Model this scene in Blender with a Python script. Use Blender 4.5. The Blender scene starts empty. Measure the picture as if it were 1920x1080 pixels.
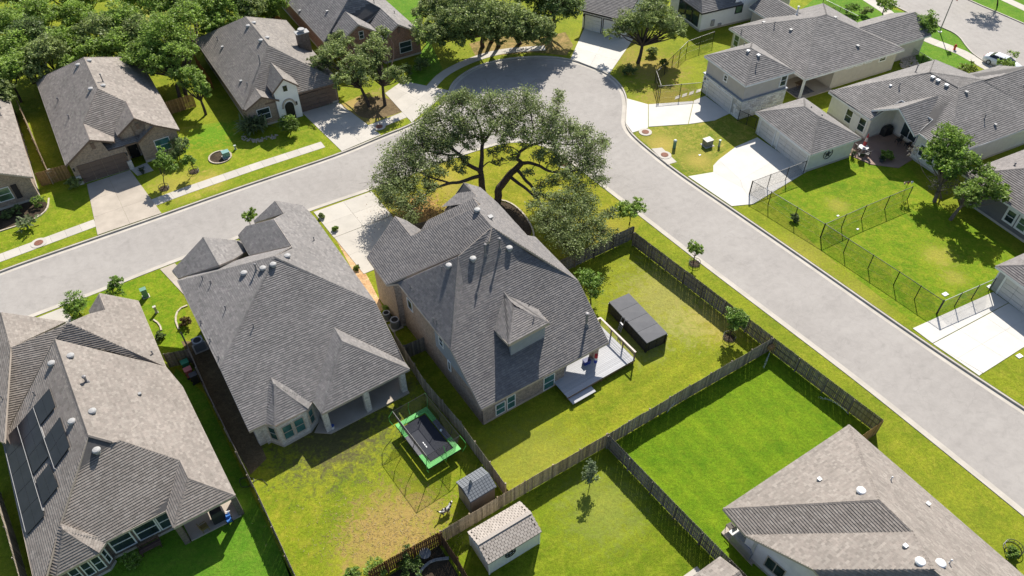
import bpy, bmesh, math, random
import numpy as np
from mathutils import Vector, Matrix
from mathutils.bvhtree import BVHTree
from mathutils.geometry import tessellate_polygon
R = math.radians
random.seed(7); rng = np.random.default_rng(7)
S = bpy.context.scene
# ------------------------------------------------------------------ camera
FPX, TH, RO, H = 1437.1, R(45.1), R(-.46), 52.0
cam = bpy.data.cameras.new('camera'); camo = bpy.data.objects.new('camera', cam)
S.collection.objects.link(camo)
cam.sensor_width = 36; cam.lens = FPX/1920*36; cam.clip_start = .5; cam.clip_end = 2000
camo.matrix_world = Matrix.Translation((0, 0, H)) @ Matrix.Rotation(R(90)-TH, 4, 'X') @ Matrix.Rotation(RO, 4, 'Z')
S.camera = camo
# ------------------------------------------------------------------ light
SUN_AZ, SUN_EL = R(76.5), R(40)
sunv = Vector((math.cos(SUN_EL)*math.cos(SUN_AZ), math.cos(SUN_EL)*math.sin(SUN_AZ), math.sin(SUN_EL)))
w = bpy.data.worlds.new("World"); S.world = w; w.use_nodes = True
nt = w.node_tree; bg = nt.nodes['Background']
sky = nt.nodes.new('ShaderNodeTexSky'); sky.sky_type = 'NISHITA'; sky.sun_disc = False
sky.sun_elevation = SUN_EL; sky.sun_rotation = R(90)-SUN_AZ
nt.links.new(sky.outputs[0], bg.inputs[0]); bg.inputs[1].default_value = .085
sl = bpy.data.lights.new('sun', 'SUN'); sl.energy = 4.9; sl.angle = R(.5); sl.color = (1, .95, .87)
so = bpy.data.objects.new('sun', sl); S.collection.objects.link(so)
so.rotation_euler = sunv.to_track_quat('Z', 'Y').to_euler()
S.view_settings.view_transform = 'Standard'; S.view_settings.look = 'None'
S.view_settings.exposure = .78; S.view_settings.gamma = 1; S.view_settings.use_curve_mapping = False
# ------------------------------------------------------------------ geometry of the place: pixel of the survey photo + height -> metres
_c, _s = math.cos(RO), math.sin(RO); _ct, _st = math.cos(TH), math.sin(TH)
def ray(u, v):
    a, b = u-960, v-540
    x = _c*a+_s*b; y = -_s*a+_c*b
    return np.array([x, FPX*_ct-y*_st, -FPX*_st-y*_ct])
def P(u, v, z=0.0):
    d = ray(u, v); t = (z-H)/d[2]
    return np.array([d[0]*t, d[1]*t, z])
def G(u, v, z=0.0): return P(u, v, z)[:2]
def on(pl, u, v):
    n, p = pl; d = ray(u, v); o = np.array([0, 0, H])
    return o+d*(np.dot(n, p-o)/np.dot(n, d))
def pl3(a, b, c):
    a, b, c = map(np.array, (a, b, c)); n = np.cross(b-a, c-a); return (n/np.linalg.norm(n), a)
def pls(p, ang, k):            # plane through p falling k per metre towards ang
    n = np.array([k*math.cos(R(ang)), k*math.sin(R(ang)), 1]); return (n/np.linalg.norm(n), np.array(p))
def onv(a, b, u, v):           # on the vertical plane through ground points a, b
    a = np.array(a[:2]); b = np.array(b[:2]); d = b-a
    return on((np.array([d[1], -d[0], 0])/np.linalg.norm(d), np.array([a[0], a[1], 0])), u, v)
# ------------------------------------------------------------------ objects
COL = S.collection
def thing(name, label, cat, loc=(0, 0, 0), rz=0, group=None):
    o = bpy.data.objects.new(name, None); COL.objects.link(o); o.empty_display_size = .2
    o.location = tuple(loc) if len(loc) == 3 else (loc[0], loc[1], 0); o.rotation_euler = (0, 0, rz)
    o['label'] = label; o['category'] = cat
    if group: o['group'] = group
    return o
def tag(o, label, cat, group=None):
    o['label'] = label; o['category'] = cat
    if group: o['group'] = group
    return o
def link(name, me, parent=None, loc=(0, 0, 0), rz=0, kind=None, rot=None):
    o = bpy.data.objects.new(name, me); COL.objects.link(o); o.location = loc
    o.rotation_euler = rot if rot is not None else (0, 0, rz)
    if parent is not None: o.parent = parent
    if kind: o['kind'] = kind
    return o
class MB:
    """collects shapes of one mesh"""
    def __init__(s): s.v = []; s.f = []; s.c = []; s.uv = []; s.m = []
    def add(s, vs, fs, col=None, mi=0):
        b = len(s.v); s.v += [tuple(map(float, q)) for q in vs]
        for f in fs: s.f.append(tuple(i+b for i in f)); s.c.append(col); s.m.append(mi)
    def poly(s, vs, col=None, mi=0):
        s.add(vs, [tuple(range(len(vs)))], col, mi)
    def box(s, c, d, rz=0, col=None, rot=None, mi=0):
        x, y, z = d[0]/2, d[1]/2, d[2]/2
        q = [(-x,-y,-z),(x,-y,-z),(x,y,-z),(-x,y,-z),(-x,-y,z),(x,-y,z),(x,y,z),(-x,y,z)]
        if rot is not None: q = [rot @ Vector(k) for k in q]
        else:
            a, b = math.cos(rz), math.sin(rz); q = [(a*k[0]-b*k[1], b*k[0]+a*k[1], k[2]) for k in q]
        s.add([(k[0]+c[0], k[1]+c[1], k[2]+c[2]) for k in q],
              [(0,3,2,1),(4,5,6,7),(0,1,5,4),(1,2,6,5),(2,3,7,6),(3,0,4,7)], col, mi)
    def bar(s, a, b, w, h=None, col=None, mi=0):           # box beam from a to b
        a, b = Vector(a), Vector(b); d = b-a; L = d.length
        if L < 1e-6: return
        m = d.to_track_quat('X', 'Z').to_matrix()
        s.box((a+b)/2, (L, w, h or w), col=col, rot=m, mi=mi)
    def tube(s, pts, rads, n=6, col=None, cap=True, mi=0):
        pts = [Vector(p) for p in pts]; rings = []; b0 = len(s.v); vs = []; fs = []
        for i, p in enumerate(pts):
            t = (pts[min(i+1, len(pts)-1)]-pts[max(i-1, 0)])
            if t.length < 1e-9: t = Vector((0, 0, 1))
            m = t.to_track_quat('Z', 'Y').to_matrix(); r = rads[i] if hasattr(rads, '__len__') else rads
            vs += [p+m @ Vector((r*math.cos(2*math.pi*k/n), r*math.sin(2*math.pi*k/n), 0)) for k in range(n)]
        for i in range(len(pts)-1):
            for k in range(n):
                a, c = i*n+k, i*n+(k+1) % n; fs.append((a, c, c+n, a+n))
        if cap: fs.append(tuple(range(n))[::-1]); fs.append(tuple((len(pts)-1)*n+k for k in range(n)))
        s.add(vs, fs, col, mi)
    def lathe(s, c, prof, n=16, col=None, mi=0, sx=1, sy=1):
        vs = []; fs = []
        for r, z in prof:
            vs += [(c[0]+sx*r*math.cos(2*math.pi*k/n), c[1]+sy*r*math.sin(2*math.pi*k/n), c[2]+z) for k in range(n)]
        for i in range(len(prof)-1):
            for k in range(n):
                a, d = i*n+k, i*n+(k+1) % n; fs.append((a, d, d+n, a+n))
        fs.append(tuple(range(n))[::-1]); fs.append(tuple((len(prof)-1)*n+k for k in range(n)))
        s.add(vs, fs, col, mi)
    def prism(s, loop, z0, z1, col=None, mi=0):           # vertical prism over a plan loop
        n = len(loop); A = sum(loop[i][0]*loop[(i+1) % n][1]-loop[(i+1) % n][0]*loop[i][1] for i in range(n))
        if A < 0: loop = loop[::-1]
        vs = [(p[0], p[1], z0) for p in loop]+[(p[0], p[1], z1) for p in loop]
        tr = tessellate_polygon([[Vector((p[0], p[1], 0)) for p in loop]])
        fs = []
        for t in tr:
            a, b, c = (np.array(loop[i][:2]) for i in t)
            if (b-a)[0]*(c-a)[1]-(b-a)[1]*(c-a)[0] < 0: t = t[::-1]
            fs.append(tuple(i+n for i in t)); fs.append(tuple(t[::-1]))
        fs += [(i, (i+1) % n, (i+1) % n+n, i+n) for i in range(n)]
        s.add(vs, fs, col, mi)
    def mesh(s, name, mats, smooth=False, off=(0, 0, 0)):
        me = bpy.data.meshes.new(name)
        v = np.array(s.v, float).reshape(-1, 3)-np.array(off, float) if len(s.v) else []
        me.from_pydata(v.tolist() if len(s.v) else [], [], s.f)
        for m in (mats if isinstance(mats, (list, tuple)) else [mats]): me.materials.append(m)
        if any(s.m): me.polygons.foreach_set('material_index', s.m)
        if any(c is not None for c in s.c):
            at = me.color_attributes.new('Col', 'FLOAT_COLOR', 'CORNER')
            arr = np.ones((len(me.loops), 4), np.float32); k = 0
            lens = [len(f) for f in s.f]
            cc = np.array([c if c is not None else (1, 1, 1) for c in s.c], np.float32)
            arr[:, :3] = np.repeat(cc, lens, axis=0); at.data.foreach_set('color', arr.ravel())
        if len(s.uv) == len(s.f) and s.uv:
            ul = me.uv_layers.new(name='UVMap'); ul.data.foreach_set('uv', np.array([q for f in s.uv for q in f], np.float32).ravel())
        if smooth: me.polygons.foreach_set('use_smooth', [True]*len(me.polygons))
        me.update(); return me
    def build(s, name, mats, parent=None, smooth=False, kind=None, loc=None):
        """world coordinates in, object placed relative to its parent"""
        off = tuple(parent.location) if parent is not None and parent.parent is None else ((0, 0, 0) if parent is None else tuple(Vector(parent.parent.location)))
        if parent is not None and parent.parent is not None and parent.parent.parent is not None: raise ValueError('too deep')
        if parent is None:
            off = loc if loc is not None else (0, 0, 0); return link(name, s.mesh(name, mats, smooth, off), None, off, kind=kind)
        return link(name, s.mesh(name, mats, smooth, off), parent, kind=kind)
def base_of(pts):
    q = np.array([p[:2] for p in pts], float); return (float(q[:, 0].mean()), float(q[:, 1].mean()), 0)
# ------------------------------------------------------------------ materials
class NT:
    def __init__(s, name, rough=.8, spec=.3, metal=0):
        m = bpy.data.materials.new(name); m.use_nodes = True; s.m = m; s.t = m.node_tree
        s.b = s.t.nodes['Principled BSDF']; s.b.inputs['Roughness'].default_value = rough
        s.b.inputs['Specular IOR Level'].default_value = spec; s.b.inputs['Metallic'].default_value = metal
    def n(s, typ, **k):
        x = s.t.nodes.new('ShaderNode'+typ)
        for a, b in k.items():
            if hasattr(x, a): setattr(x, a, b)
        return x
    def l(s, a, b): s.t.links.new(a, b)
    def noise(s, scale, detail=4, rough=.6, vec=None, dist=0):
        x = s.n('TexNoise'); x.inputs['Scale'].default_value = scale; x.inputs['Detail'].default_value = detail
        x.inputs['Roughness'].default_value = rough; x.inputs['Distortion'].default_value = dist
        s.l(vec or s.obj(), x.inputs['Vector']); return x.outputs['Fac']
    def obj(s):
        if not hasattr(s, '_o'): s._o = s.n('NewGeometry').outputs['Position']
        return s._o
    def ramp(s, fac, stops):
        x = s.n('ValToRGB'); e = x.color_ramp.elements
        while len(e) < len(stops): e.new(.5)
        for i, (p, c) in enumerate(stops):
            e[i].position = p; e[i].color = (*c, 1) if hasattr(c, '__len__') else (c, c, c, 1)
        s.l(fac, x.inputs[0]); return x.outputs[0]
    def mix(s, fac, a, b, mode='MIX'):
        x = s.n('Mix'); x.data_type = 'RGBA'; x.blend_type = mode
        for i, q in ((0, fac), (6, a), (7, b)):
            if hasattr(q, 'is_output') or isinstance(q, bpy.types.NodeSocket): s.l(q, x.inputs[i])
            elif i == 0: x.inputs[0].default_value = q
            else: x.inputs[i].default_value = (*q, 1) if hasattr(q, '__len__') else (q, q, q, 1)
        return x.outputs[2]
    def math(s, op, a, b=0.):
        x = s.n('Math'); x.operation = op
        for i, q in enumerate((a, b)):
            if isinstance(q, bpy.types.NodeSocket): s.l(q, x.inputs[i])
            else: x.inputs[i].default_value = q
        return x.outputs[0]
    def col(s, c):
        if isinstance(c, bpy.types.NodeSocket): s.l(c, s.b.inputs['Base Color'])
        else: s.b.inputs['Base Color'].default_value = (*c, 1)
        return s
    def bump(s, h, st=.4, d=.02):
        x = s.n('Bump'); x.inputs['Strength'].default_value = st; x.inputs['Distance'].default_value = d
        s.l(h, x.inputs['Height']); s.l(x.outputs[0], s.b.inputs['Normal']); return s
    def attr(s, name='Col'):
        x = s.n('Attribute'); x.attribute_name = name; return x.outputs['Color']
    def rnd(s): return s.n('ObjectInfo').outputs['Random']
    def uv(s): return s.n('TexCoord').outputs['UV']
def mat(name, c, rough=.7, spec=.3, var=.12, scale=3., metal=0, bump=0, bscale=40):
    t = NT(name, rough, spec, metal)
    f = t.noise(scale, 5); a = tuple(x*(1-var) for x in c); b = tuple(min(1, x*(1+var)) for x in c)
    t.col(t.ramp(f, [(.3, a), (.7, b)]))
    if bump: t.bump(t.noise(bscale, 3), bump, .02)
    return t.m
def shade(c, k): return tuple(x*k for x in c)
# ------------------------------------------------------------------ shared materials
def shingle_mat(name):
    t = NT(name, .9, .25)
    a = t.attr(); f = t.noise(60, 3); g = t.noise(.35, 3)
    c = t.mix(1, a, t.ramp(f, [(.25, .75), (.75, 1.25)]), 'MULTIPLY')
    c = t.mix(1, c, t.ramp(g, [(.3, .9), (.7, 1.08)]), 'MULTIPLY'); t.col(c)
    t.bump(f, .35, .01); return t.m
M = {}
M['shingle'] = shingle_mat('asphalt_shingle')
M['deck'] = mat('roof_felt', (.09, .085, .082), .95)
M['trim_w'] = mat('white_trim', (.72, .72, .71), .5, .4, .05)
M['trim_tan'] = mat('tan_trim', (.42, .36, .30), .6, .3, .08)
M['trim_br'] = mat('brown_trim', (.16, .11, .085), .6, .3, .1)
M['trim_dk'] = mat('dark_trim', (.03, .032, .036), .5, .4, .1)
M['trim_gr'] = mat('grey_trim', (.45, .44, .42), .6, .3, .06)
def brick_mat(name, c1, c2, mortar, bw=.6, bh=.2, rough=.85):
    t = NT(name, rough, .2); x = t.n('TexBrick'); t.l(t.uv(), x.inputs['Vector'])
    x.inputs['Scale'].default_value = 1; x.inputs['Brick Width'].default_value = bw; x.inputs['Row Height'].default_value = bh
    x.inputs['Mortar Size'].default_value = .012; x.inputs['Color1'].default_value = (*c1, 1); x.inputs['Color2'].default_value = (*c2, 1)
    x.inputs['Mortar'].default_value = (*mortar, 1); x.inputs['Bias'].default_value = -.1
    f = t.noise(5, 5); c = t.mix(1, x.outputs['Color'], t.ramp(f, [(.25, .6), (.75, 1.35)]), 'MULTIPLY'); t.col(c)
    t.bump(x.outputs['Fac'], -.3, .02); return t.m
M['brick_tan'] = brick_mat('tan_brown_brick', (.33, .24, .17), (.25, .19, .145), (.35, .31, .27), .3, .1)
M['brick_grey'] = brick_mat('grey_brown_brick', (.30, .245, .20), (.20, .165, .145), (.34, .31, .28), .3, .1)
M['brick_red'] = brick_mat('red_brown_brick', (.30, .15, .10), (.22, .12, .09), (.33, .27, .23), .3, .1)
M['stone_w'] = brick_mat('white_chopped_stone', (.62, .58, .52), (.46, .42, .37), (.55, .52, .47), .42, .18)
M['stone_lt'] = brick_mat('pale_limestone_veneer', (.58, .545, .50), (.50, .475, .44), (.5, .48, .45), .42, .2)
M['brick_dk'] = brick_mat('dark_brown_brick', (.15, .12, .10), (.10, .08, .07), (.2, .17, .15), .3, .1)
def lap_mat(name, c, row=.18):
    t = NT(name, .6, .3); sx = t.n('SeparateXYZ'); t.l(t.obj(), sx.inputs[0])
    z = t.math('FRACT', t.math('DIVIDE', sx.outputs[2], row))
    f = t.noise(2, 4); t.col(t.ramp(f, [(.3, shade(c, .92)), (.7, shade(c, 1.06))])); t.bump(z, .5, .015); return t.m
M['stucco_grey'] = mat('warm_grey_stucco', (.46, .425, .38), .9, .2, .05, 1.5, bump=.15)
M['stucco_w'] = mat('white_render', (.82, .81, .79), .85, .2, .04, 1.2, bump=.1)
M['siding_tan'] = lap_mat('greige_lap_siding', (.52, .48, .42))
M['siding_pale'] = lap_mat('pale_cream_siding', (.68, .66, .60))
M['siding_grey'] = lap_mat('grey_lap_siding', (.33, .33, .35))
M['siding_blue'] = lap_mat('blue_grey_siding', (.27, .295, .33))
M['siding_dk'] = lap_mat('dark_grey_siding', (.16, .155, .16))
M['lav'] = lap_mat('pale_lilac_grey_siding', (.66, .63, .66))
def glass_mat(name, c):
    t = NT(name, .06, .6); f = t.noise(.8, 2); t.col(t.ramp(f, [(.35, shade(c, .5)), (.65, shade(c, 1.3))])); return t.m
M['glass'] = glass_mat('window_glass', (.03, .05, .055)); M['glass_teal'] = glass_mat('teal_tinted_glass', (.05, .14, .14))
M['glass_green'] = glass_mat('green_reflecting_glass', (.10, .17, .10))
def concrete(name, c, v=.1):
    t = NT(name, .85, .2); f = t.noise(.6, 6); g = t.noise(25, 3); r = t.rnd()
    k = t.mix(1, t.ramp(f, [(.3, shade(c, 1-v)), (.7, shade(c, 1+v*.6))]), t.ramp(g, [(.3, .94), (.7, 1.04)]), 'MULTIPLY')
    k = t.mix(1, k, t.ramp(r, [(0, .93), (1, 1.03)]), 'MULTIPLY'); t.col(k); t.bump(g, .1, .01); return t.m
M['conc'] = concrete('pale_concrete', (.47, .435, .38)); M['conc_o'] = concrete('worn_tan_concrete', (.42, .365, .30), .16)
M['conc_w'] = concrete('new_white_concrete', (.56, .535, .49), .07); M['kerb'] = concrete('kerb_concrete', (.48, .44, .38), .15)
def asphalt_mat():
    t = NT('worn_grey_asphalt', .9, .25); f = t.noise(.12, 6, .65); g = t.noise(45, 3); k = t.noise(1.3, 5, .6, dist=1.2)
    c = t.ramp(f, [(.3, (.288, .266, .244)), (.7, (.34, .316, .29))])
    c = t.mix(1, c, t.ramp(g, [(.25, .84), (.75, 1.12)]), 'MULTIPLY'); c = t.mix(1, c, t.ramp(k, [(.3, .93), (.6, 1.03)]), 'MULTIPLY')
    w = t.n('TexWave'); w.wave_type = 'RINGS'; w.rings_direction = 'Z'; mp = t.n('Mapping'); cc = P(1010, 185)
    mp.inputs['Location'].default_value = (-cc[0], -cc[1], 0); t.l(t.obj(), mp.inputs[0]); t.l(mp.outputs[0], w.inputs['Vector'])
    w.inputs['Scale'].default_value = .28; w.inputs['Distortion'].default_value = 6; w.inputs['Detail'].default_value = 3; w.inputs['Detail Scale'].default_value = .4
    c = t.mix(1, c, t.ramp(w.outputs['Fac'], [(.2, .985), (.8, 1.01)]), 'MULTIPLY')
    st = t.noise(.55, 6, .75, dist=.6); c = t.mix(1, c, t.ramp(st, [(.28, .86), (.45, 1.0), (.7, 1.03)]), 'MULTIPLY')
    vo = t.n('TexVoronoi'); vo.feature = 'DISTANCE_TO_EDGE'; vo.inputs['Scale'].default_value = .16; wv = t.n('VectorMath'); wv.operation = 'ADD'; nz = t.n('TexNoise'); nz.inputs['Scale'].default_value = .9; t.l(t.obj(), nz.inputs['Vector']); t.l(t.obj(), wv.inputs[0]); t.l(nz.outputs['Color'], wv.inputs[1]); t.l(wv.outputs[0], vo.inputs['Vector'])
    cr = t.math('ADD', t.ramp(vo.outputs['Distance'], [(.0, 0.), (.006, 1.)]), t.ramp(f, [(.45, 0.), (.62, 1.)])); cr = t.math('MINIMUM', cr, 1.)
    c = t.mix(1, c, t.ramp(cr, [(0, .90), (1, 1.)]), 'MULTIPLY')
    t.col(c); t.bump(g, .3, .01); return t.m
M['asphalt'] = asphalt_mat()
def grass_mat(name, c_dark, c_light, dry=(.24, .21, .075), dryness=.25, patches=(), stripes=None, blot=.25):
    """patches: (u, v, radius m, strength, colour)"""
    t = NT(name, .95, .12); o = t.obj()
    f = t.noise(.35, 6, .65); g = t.noise(4.2, 6, .75); h = t.noise(15, 4, .75); q = t.noise(1.4, 5, .65, dist=.8)
    c = t.ramp(f, [(.32, c_dark), (.68, c_light)])
    c = t.mix(t.ramp(q, [(.52-blot*.3, 0.), (.75, min(1, dryness*1.9))]), c, dry)
    c = t.mix(1, c, t.ramp(g, [(.3, .66), (.7, 1.34)]), 'MULTIPLY'); c = t.mix(1, c, t.ramp(h, [(.3, .6), (.7, 1.42)]), 'MULTIPLY')
    if stripes:
        ang, wd = stripes; sx = t.n('SeparateXYZ'); mp = t.n('Mapping'); mp.inputs['Rotation'].default_value = (0, 0, -R(ang)); t.l(o, mp.inputs[0]); t.l(mp.outputs[0], sx.inputs[0])
        wv = t.math('SINE', t.math('MULTIPLY', t.math('ADD', sx.outputs[1], t.math('MULTIPLY', q, .5)), math.pi/wd))
        c = t.mix(1, c, t.ramp(wv, [(.2, .95), (.8, 1.04)]), 'MULTIPLY')
    for u, v, r, st, pc in patches:
        p = P(u, v); d = t.n('VectorMath'); d.operation = 'DISTANCE'; t.l(o, d.inputs[0]); d.inputs[1].default_value = tuple(p)
        e = t.math('ADD', t.math('DIVIDE', d.outputs['Value'], r), t.math('MULTIPLY', t.math('SUBTRACT', q, .5), 2.6))
        e = t.math('ADD', e, t.math('MULTIPLY', t.math('SUBTRACT', g, .5), 1.6))
        c = t.mix(t.ramp(e, [(.35, st), (1.0, 0.)]), c, t.mix(1, pc, t.ramp(g, [(.25, .7), (.75, 1.3)]), 'MULTIPLY'))
    t.col(t.mix(1, c, (1.27, 1.25, .95), 'MULTIPLY')); t.bump(t.math('ADD', g, h), .8, .05); return t.m
SOIL = (.30, .19, .09); STRAW = (.34, .25, .085); BARK = (.055, .04, .032); PALE = (.24, .24, .09)
# greens are leaf albedos
GA, GB = (.068, .105, .014), (.125, .165, .022)
M['g_base'] = grass_mat('verge_grass', (.095, .132, .009), (.16, .185, .014), (.25, .22, .04), dryness=.2, patches=(
    (1760, 1000, 6, .35, (.13, .16, .02)), (1500, 480, 4, .25, STRAW), (1600, 560, 4, .22, STRAW), (1300, 620, 3, .5, SOIL), (1250, 190, 5, .45, SOIL), (1150, 90, 7, .3, SOIL), (1340, 290, 4, .35, STRAW), (1230, 130, 5, .5, SOIL)))
M['g_wood'] = grass_mat('woodland_floor', (.05, .05, .02), (.12, .10, .04), SOIL, .6)
M['g_meadow'] = grass_mat('sunny_meadow', (.13, .17, .03), (.22, .22, .05), STRAW, .3)
M['g_hero'] = grass_mat('yellow_green_lawn', (.098, .135, .009), (.168, .19, .015), (.25, .215, .035), .2, stripes=(33, .9), patches=(
    (1255, 560, 6, .55, (.26, .23, .10)), (1200, 640, 3, .5, PALE), (1340, 600, 3.5, .5, STRAW), (1010, 870, 5, .35, (.22, .21, .06)), (1290, 610, 3, .4, PALE)))
M['g_bright'] = grass_mat('lush_green_lawn', (.062, .128, .005), (.112, .178, .008), (.16, .18, .015), .15, stripes=(-57, .8))
M['g_shed'] = grass_mat('green_lawn_by_shed', (.075, .120, .006), (.14, .175, .012), (.20, .20, .03), .22, stripes=(33, .8), patches=(
    (1130, 950, 4, .3, PALE), (1290, 960, 1.6, .8, (.13, .095, .06)), (900, 1000, 2, .3, BARK)))
M['g_nei'] = grass_mat('patchy_green_lawn', (.088, .132, .008), (.155, .182, .013), (.25, .20, .04), .25, patches=(
    (735, 985, 3.9, .75, (.27, .18, .08)), (690, 1025, 3.0, .6, (.26, .18, .075)), (790, 965, 2.4, .45, (.26, .185, .075)), (770, 1005, 2.2, .5, (.27, .19, .08)), (620, 800, 6, .8, (.075, .06, .045)), (730, 720, 3, .6, (.075, .06, .045))))
M['g_front'] = grass_mat('front_lawn', (.085, .135, .007), (.155, .195, .012), (.25, .22, .04), .3, patches=(
    (395, 340, 2.5, .55, STRAW), (330, 350, 4, .45, STRAW), (360, 215, 4, .5, STRAW), (690, 205, 5.5, .75, (.26, .18, .09)), (660, 190, 3, .7, (.3, .21, .1)), (400, 250, 3.5, .7, (.07, .18, .01)), (345, 590, 2, .5, STRAW)))
M['g_oak'] = grass_mat('yellowing_lawn', (.108, .135, .009), (.185, .19, .016), (.28, .22, .05), .28, patches=(
    (790, 400, 3.6, .9, (.34, .20, .10)), (840, 350, 2.4, .45, (.30, .22, .08)), (820, 320, 4, .25, STRAW), (1120, 450, 5, .3, STRAW)))
M['g_east'] = grass_mat('fenced_lawn', (.07, .135, .005), (.13, .185, .009), (.24, .21, .03), .28, patches=(
    (1760, 480, 2, .4, STRAW), (1790, 520, 1.5, .35, STRAW), (1570, 385, 1.6, .35, STRAW)))
M['g_solar'] = grass_mat('deep_green_lawn', (.05, .13, .010), (.085, .17, .014), (.2, .2, .05), .12)
M['soil'] = grass_mat('bare_soil', (.085, .062, .045), (.13, .095, .065), (.16, .12, .08), .3)
M['mulch'] = grass_mat('dark_mulch', (.03, .022, .02), (.055, .042, .036), (.075, .055, .045), .4)
M['gravel'] = grass_mat('red_brown_gravel', (.30, .17, .11), (.40, .27, .19), (.5, .4, .32), .3)
# ------------------------------------------------------------------ ground sheets
def sheet(name, loop, z, m, parent=None, kind='structure'):
    b = MB(); loop = [tuple(map(float, p[:2])) for p in loop]
    tr = tessellate_polygon([[Vector((p[0], p[1], 0)) for p in loop]])
    fs = []
    for t in tr:
        a, c, d = (np.array(loop[i]) for i in t)
        fs.append(tuple(t) if (c-a)[0]*(d-a)[1]-(c-a)[1]*(d-a)[0] > 0 else tuple(t[::-1]))
    b.add([(p[0], p[1], z) for p in loop], fs); return b.build(name, m, parent, kind=kind)
def px(*a): return [G(*q) for q in a]
def smooth(pts, it=2, closed=False):
    pts = [np.array(p, float) for p in pts]
    for _ in range(it):
        q = [] if closed else [pts[0]]
        for i in range(len(pts) if closed else len(pts)-1):
            a, b = pts[i], pts[(i+1) % len(pts)]; q += [a*.75+b*.25, a*.25+b*.75]
        if not closed: q.append(pts[-1])
        pts = q
    return pts
# kerb lines (photo pixels on the ground)
K_NORTH = px((-330, 632), (-150, 567), (0, 507), (90, 475), (183, 443), (302, 402), (420, 360), (530, 323), (640, 286), (713, 255), (770, 233), (815, 207), (838, 185), (841, 168), (850, 152), (868, 137), (895, 122), (940, 110), (990, 105),
             (1030, 105), (1070, 110), (1107, 122), (1140, 137), (1160, 153), (1173, 173), (1177, 195), (1175, 215), (1174, 234), (1187, 253), (1227, 287), (1280, 328), (1370, 388), (1540, 505), (1707, 622), (1853, 720), (1985, 806), (2300, 1010))
K_SOUTH = px((-330, 760), (-150, 690), (0, 619), (77, 588), (173, 553), (320, 494), (450, 446), (581, 395), (695, 357), (760, 332), (840, 300), (917, 275), (960, 266), (1000, 268), (1040, 282), (1075, 308), (1133, 353), (1213, 415), (1313, 493), (1460, 604), (1613, 720), (1750, 830), (1920, 967), (2200, 1200))
KN, KS = smooth(K_NORTH, 2), smooth(K_SOUTH, 2)
def z_off(line, d):
    """line shifted d metres to its left"""
    out = []
    for i, p in enumerate(line):
        t = line[min(i+1, len(line)-1)]-line[max(i-1, 0)]; t = t/np.linalg.norm(t); out.append(p+d*np.array([-t[1], t[0]]))
    return out
sheet('ground', [(-900, -200), (900, -200), (900, 1500), (-900, 1500)], -.35, M['g_wood'])
sheet('road', z_off(KN, -.5)+z_off(KS, .5)[::-1], -.13, M['asphalt'])
# blocks of land behind the kerbs
sheet('north_verge_and_land', z_off(KN, .1)+[np.array((420, 40)), np.array((420, 700)), np.array((-420, 700)), np.array((-420, 30))], 0, M['g_base'])
sheet('south_land', [np.array((-160, -30)), np.array((160, -60))]+z_off(KS, -.1)[::-1], 0, M['g_base'])
def kerb(name, line, side):
    b = MB(); prof = [(.62, -.126), (.16, -.138), (.13, .015), (-.04, .02), (-.06, -.05)]
    for (a0, za), (b0, zb) in zip(prof, prof[1:]):
        la, lb = z_off(line, side*a0), z_off(line, side*b0)
        for i in range(len(line)-1):
            q = [(*la[i], za), (*la[i+1], za), (*lb[i+1], zb), (*lb[i], zb)]
            b.poly(q if side > 0 else q[::-1])
    return b.build(name, M['kerb'], kind='structure')
kerb('north_kerb', KN, -1); kerb('south_kerb', KS, 1)
# lawns with their own grass (4 mm sheets)
sheet('front_lawn', px((-60, 515), (-60, 430), (20, 340), (60, 345), (110, 320), (150, 345), (335, 240), (440, 225), (450, 205), (570, 205), (640, 195), (740, 150), (800, 165), (842, 172), (836, 187), (812, 207), (768, 232), (712, 253), (640, 283), (420, 356), (302, 398), (183, 439), (0, 502)), .004, M['g_front'])
sheet('corner_lawn', [G(585, 396)]+px((697, 358), (760, 334), (840, 302), (917, 277), (960, 269), (1000, 271), (1039, 285), (1074, 311), (1132, 356), (1205, 412), (1190, 440), (1060, 490), (1000, 470), (900, 420), (750, 440), (700, 480), (640, 470)), .004, M['g_oak'])
sheet('hero_lawn', [G(1042, 492, 1.8), G(1189, 435, 1.8), G(1450, 632, 1.8), G(1140, 813, 1.8), G(946, 906, 1.8), G(738, 622, 1.8), G(700, 560), G(900, 500)], .004, M['g_hero'])
sheet('bright_lawn', [G(1451, 633, 1.8), G(1655, 788, 1.8), G(1606, 824, 1.8), G(1600, 1080), G(1405, 1090), G(1141, 814, 1.8)], .004, M['g_bright'])
sheet('shed_lawn', px((1140, 838), (1405, 1094), (1500, 1200), (850, 1240), (822, 1020), (955, 922)), .004, M['g_shed'])
sheet('neighbour_lawn', px((440, 780), (745, 652), (955, 922), (822, 1020), (560, 1130), (500, 960)), .004, M['g_nei'])
sheet('side_strip_soil', px((340, 640), (410, 640), (500, 860), (470, 890), (438, 835), (385, 735)), .008, M['soil'])
sheet('solar_lawn', px((330, 690), (383, 738), (440, 858), (485, 950), (556, 1098), (560, 1140), (100, 1200), (250, 960)), .004, M['g_solar'])
sheet('solar_front_lawn', px((150, 562), (320, 498), (352, 600), (340, 690), (290, 660), (200, 620)), .004, M['g_east'])
sheet('fenced_lawn', px((1440, 378), (1515, 320), (1640, 230), (1760, 385), (1920, 480), (1870, 560), (1760, 610), (1710, 603), (1540, 470)), .004, M['g_east'])
sheet('main_street_lawn', px((1500, 20), (1560, -30), (1640, 10), (1800, 45), (1850, 95), (1800, 150), (1660, 90)), .004, M['g_solar'])
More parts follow.
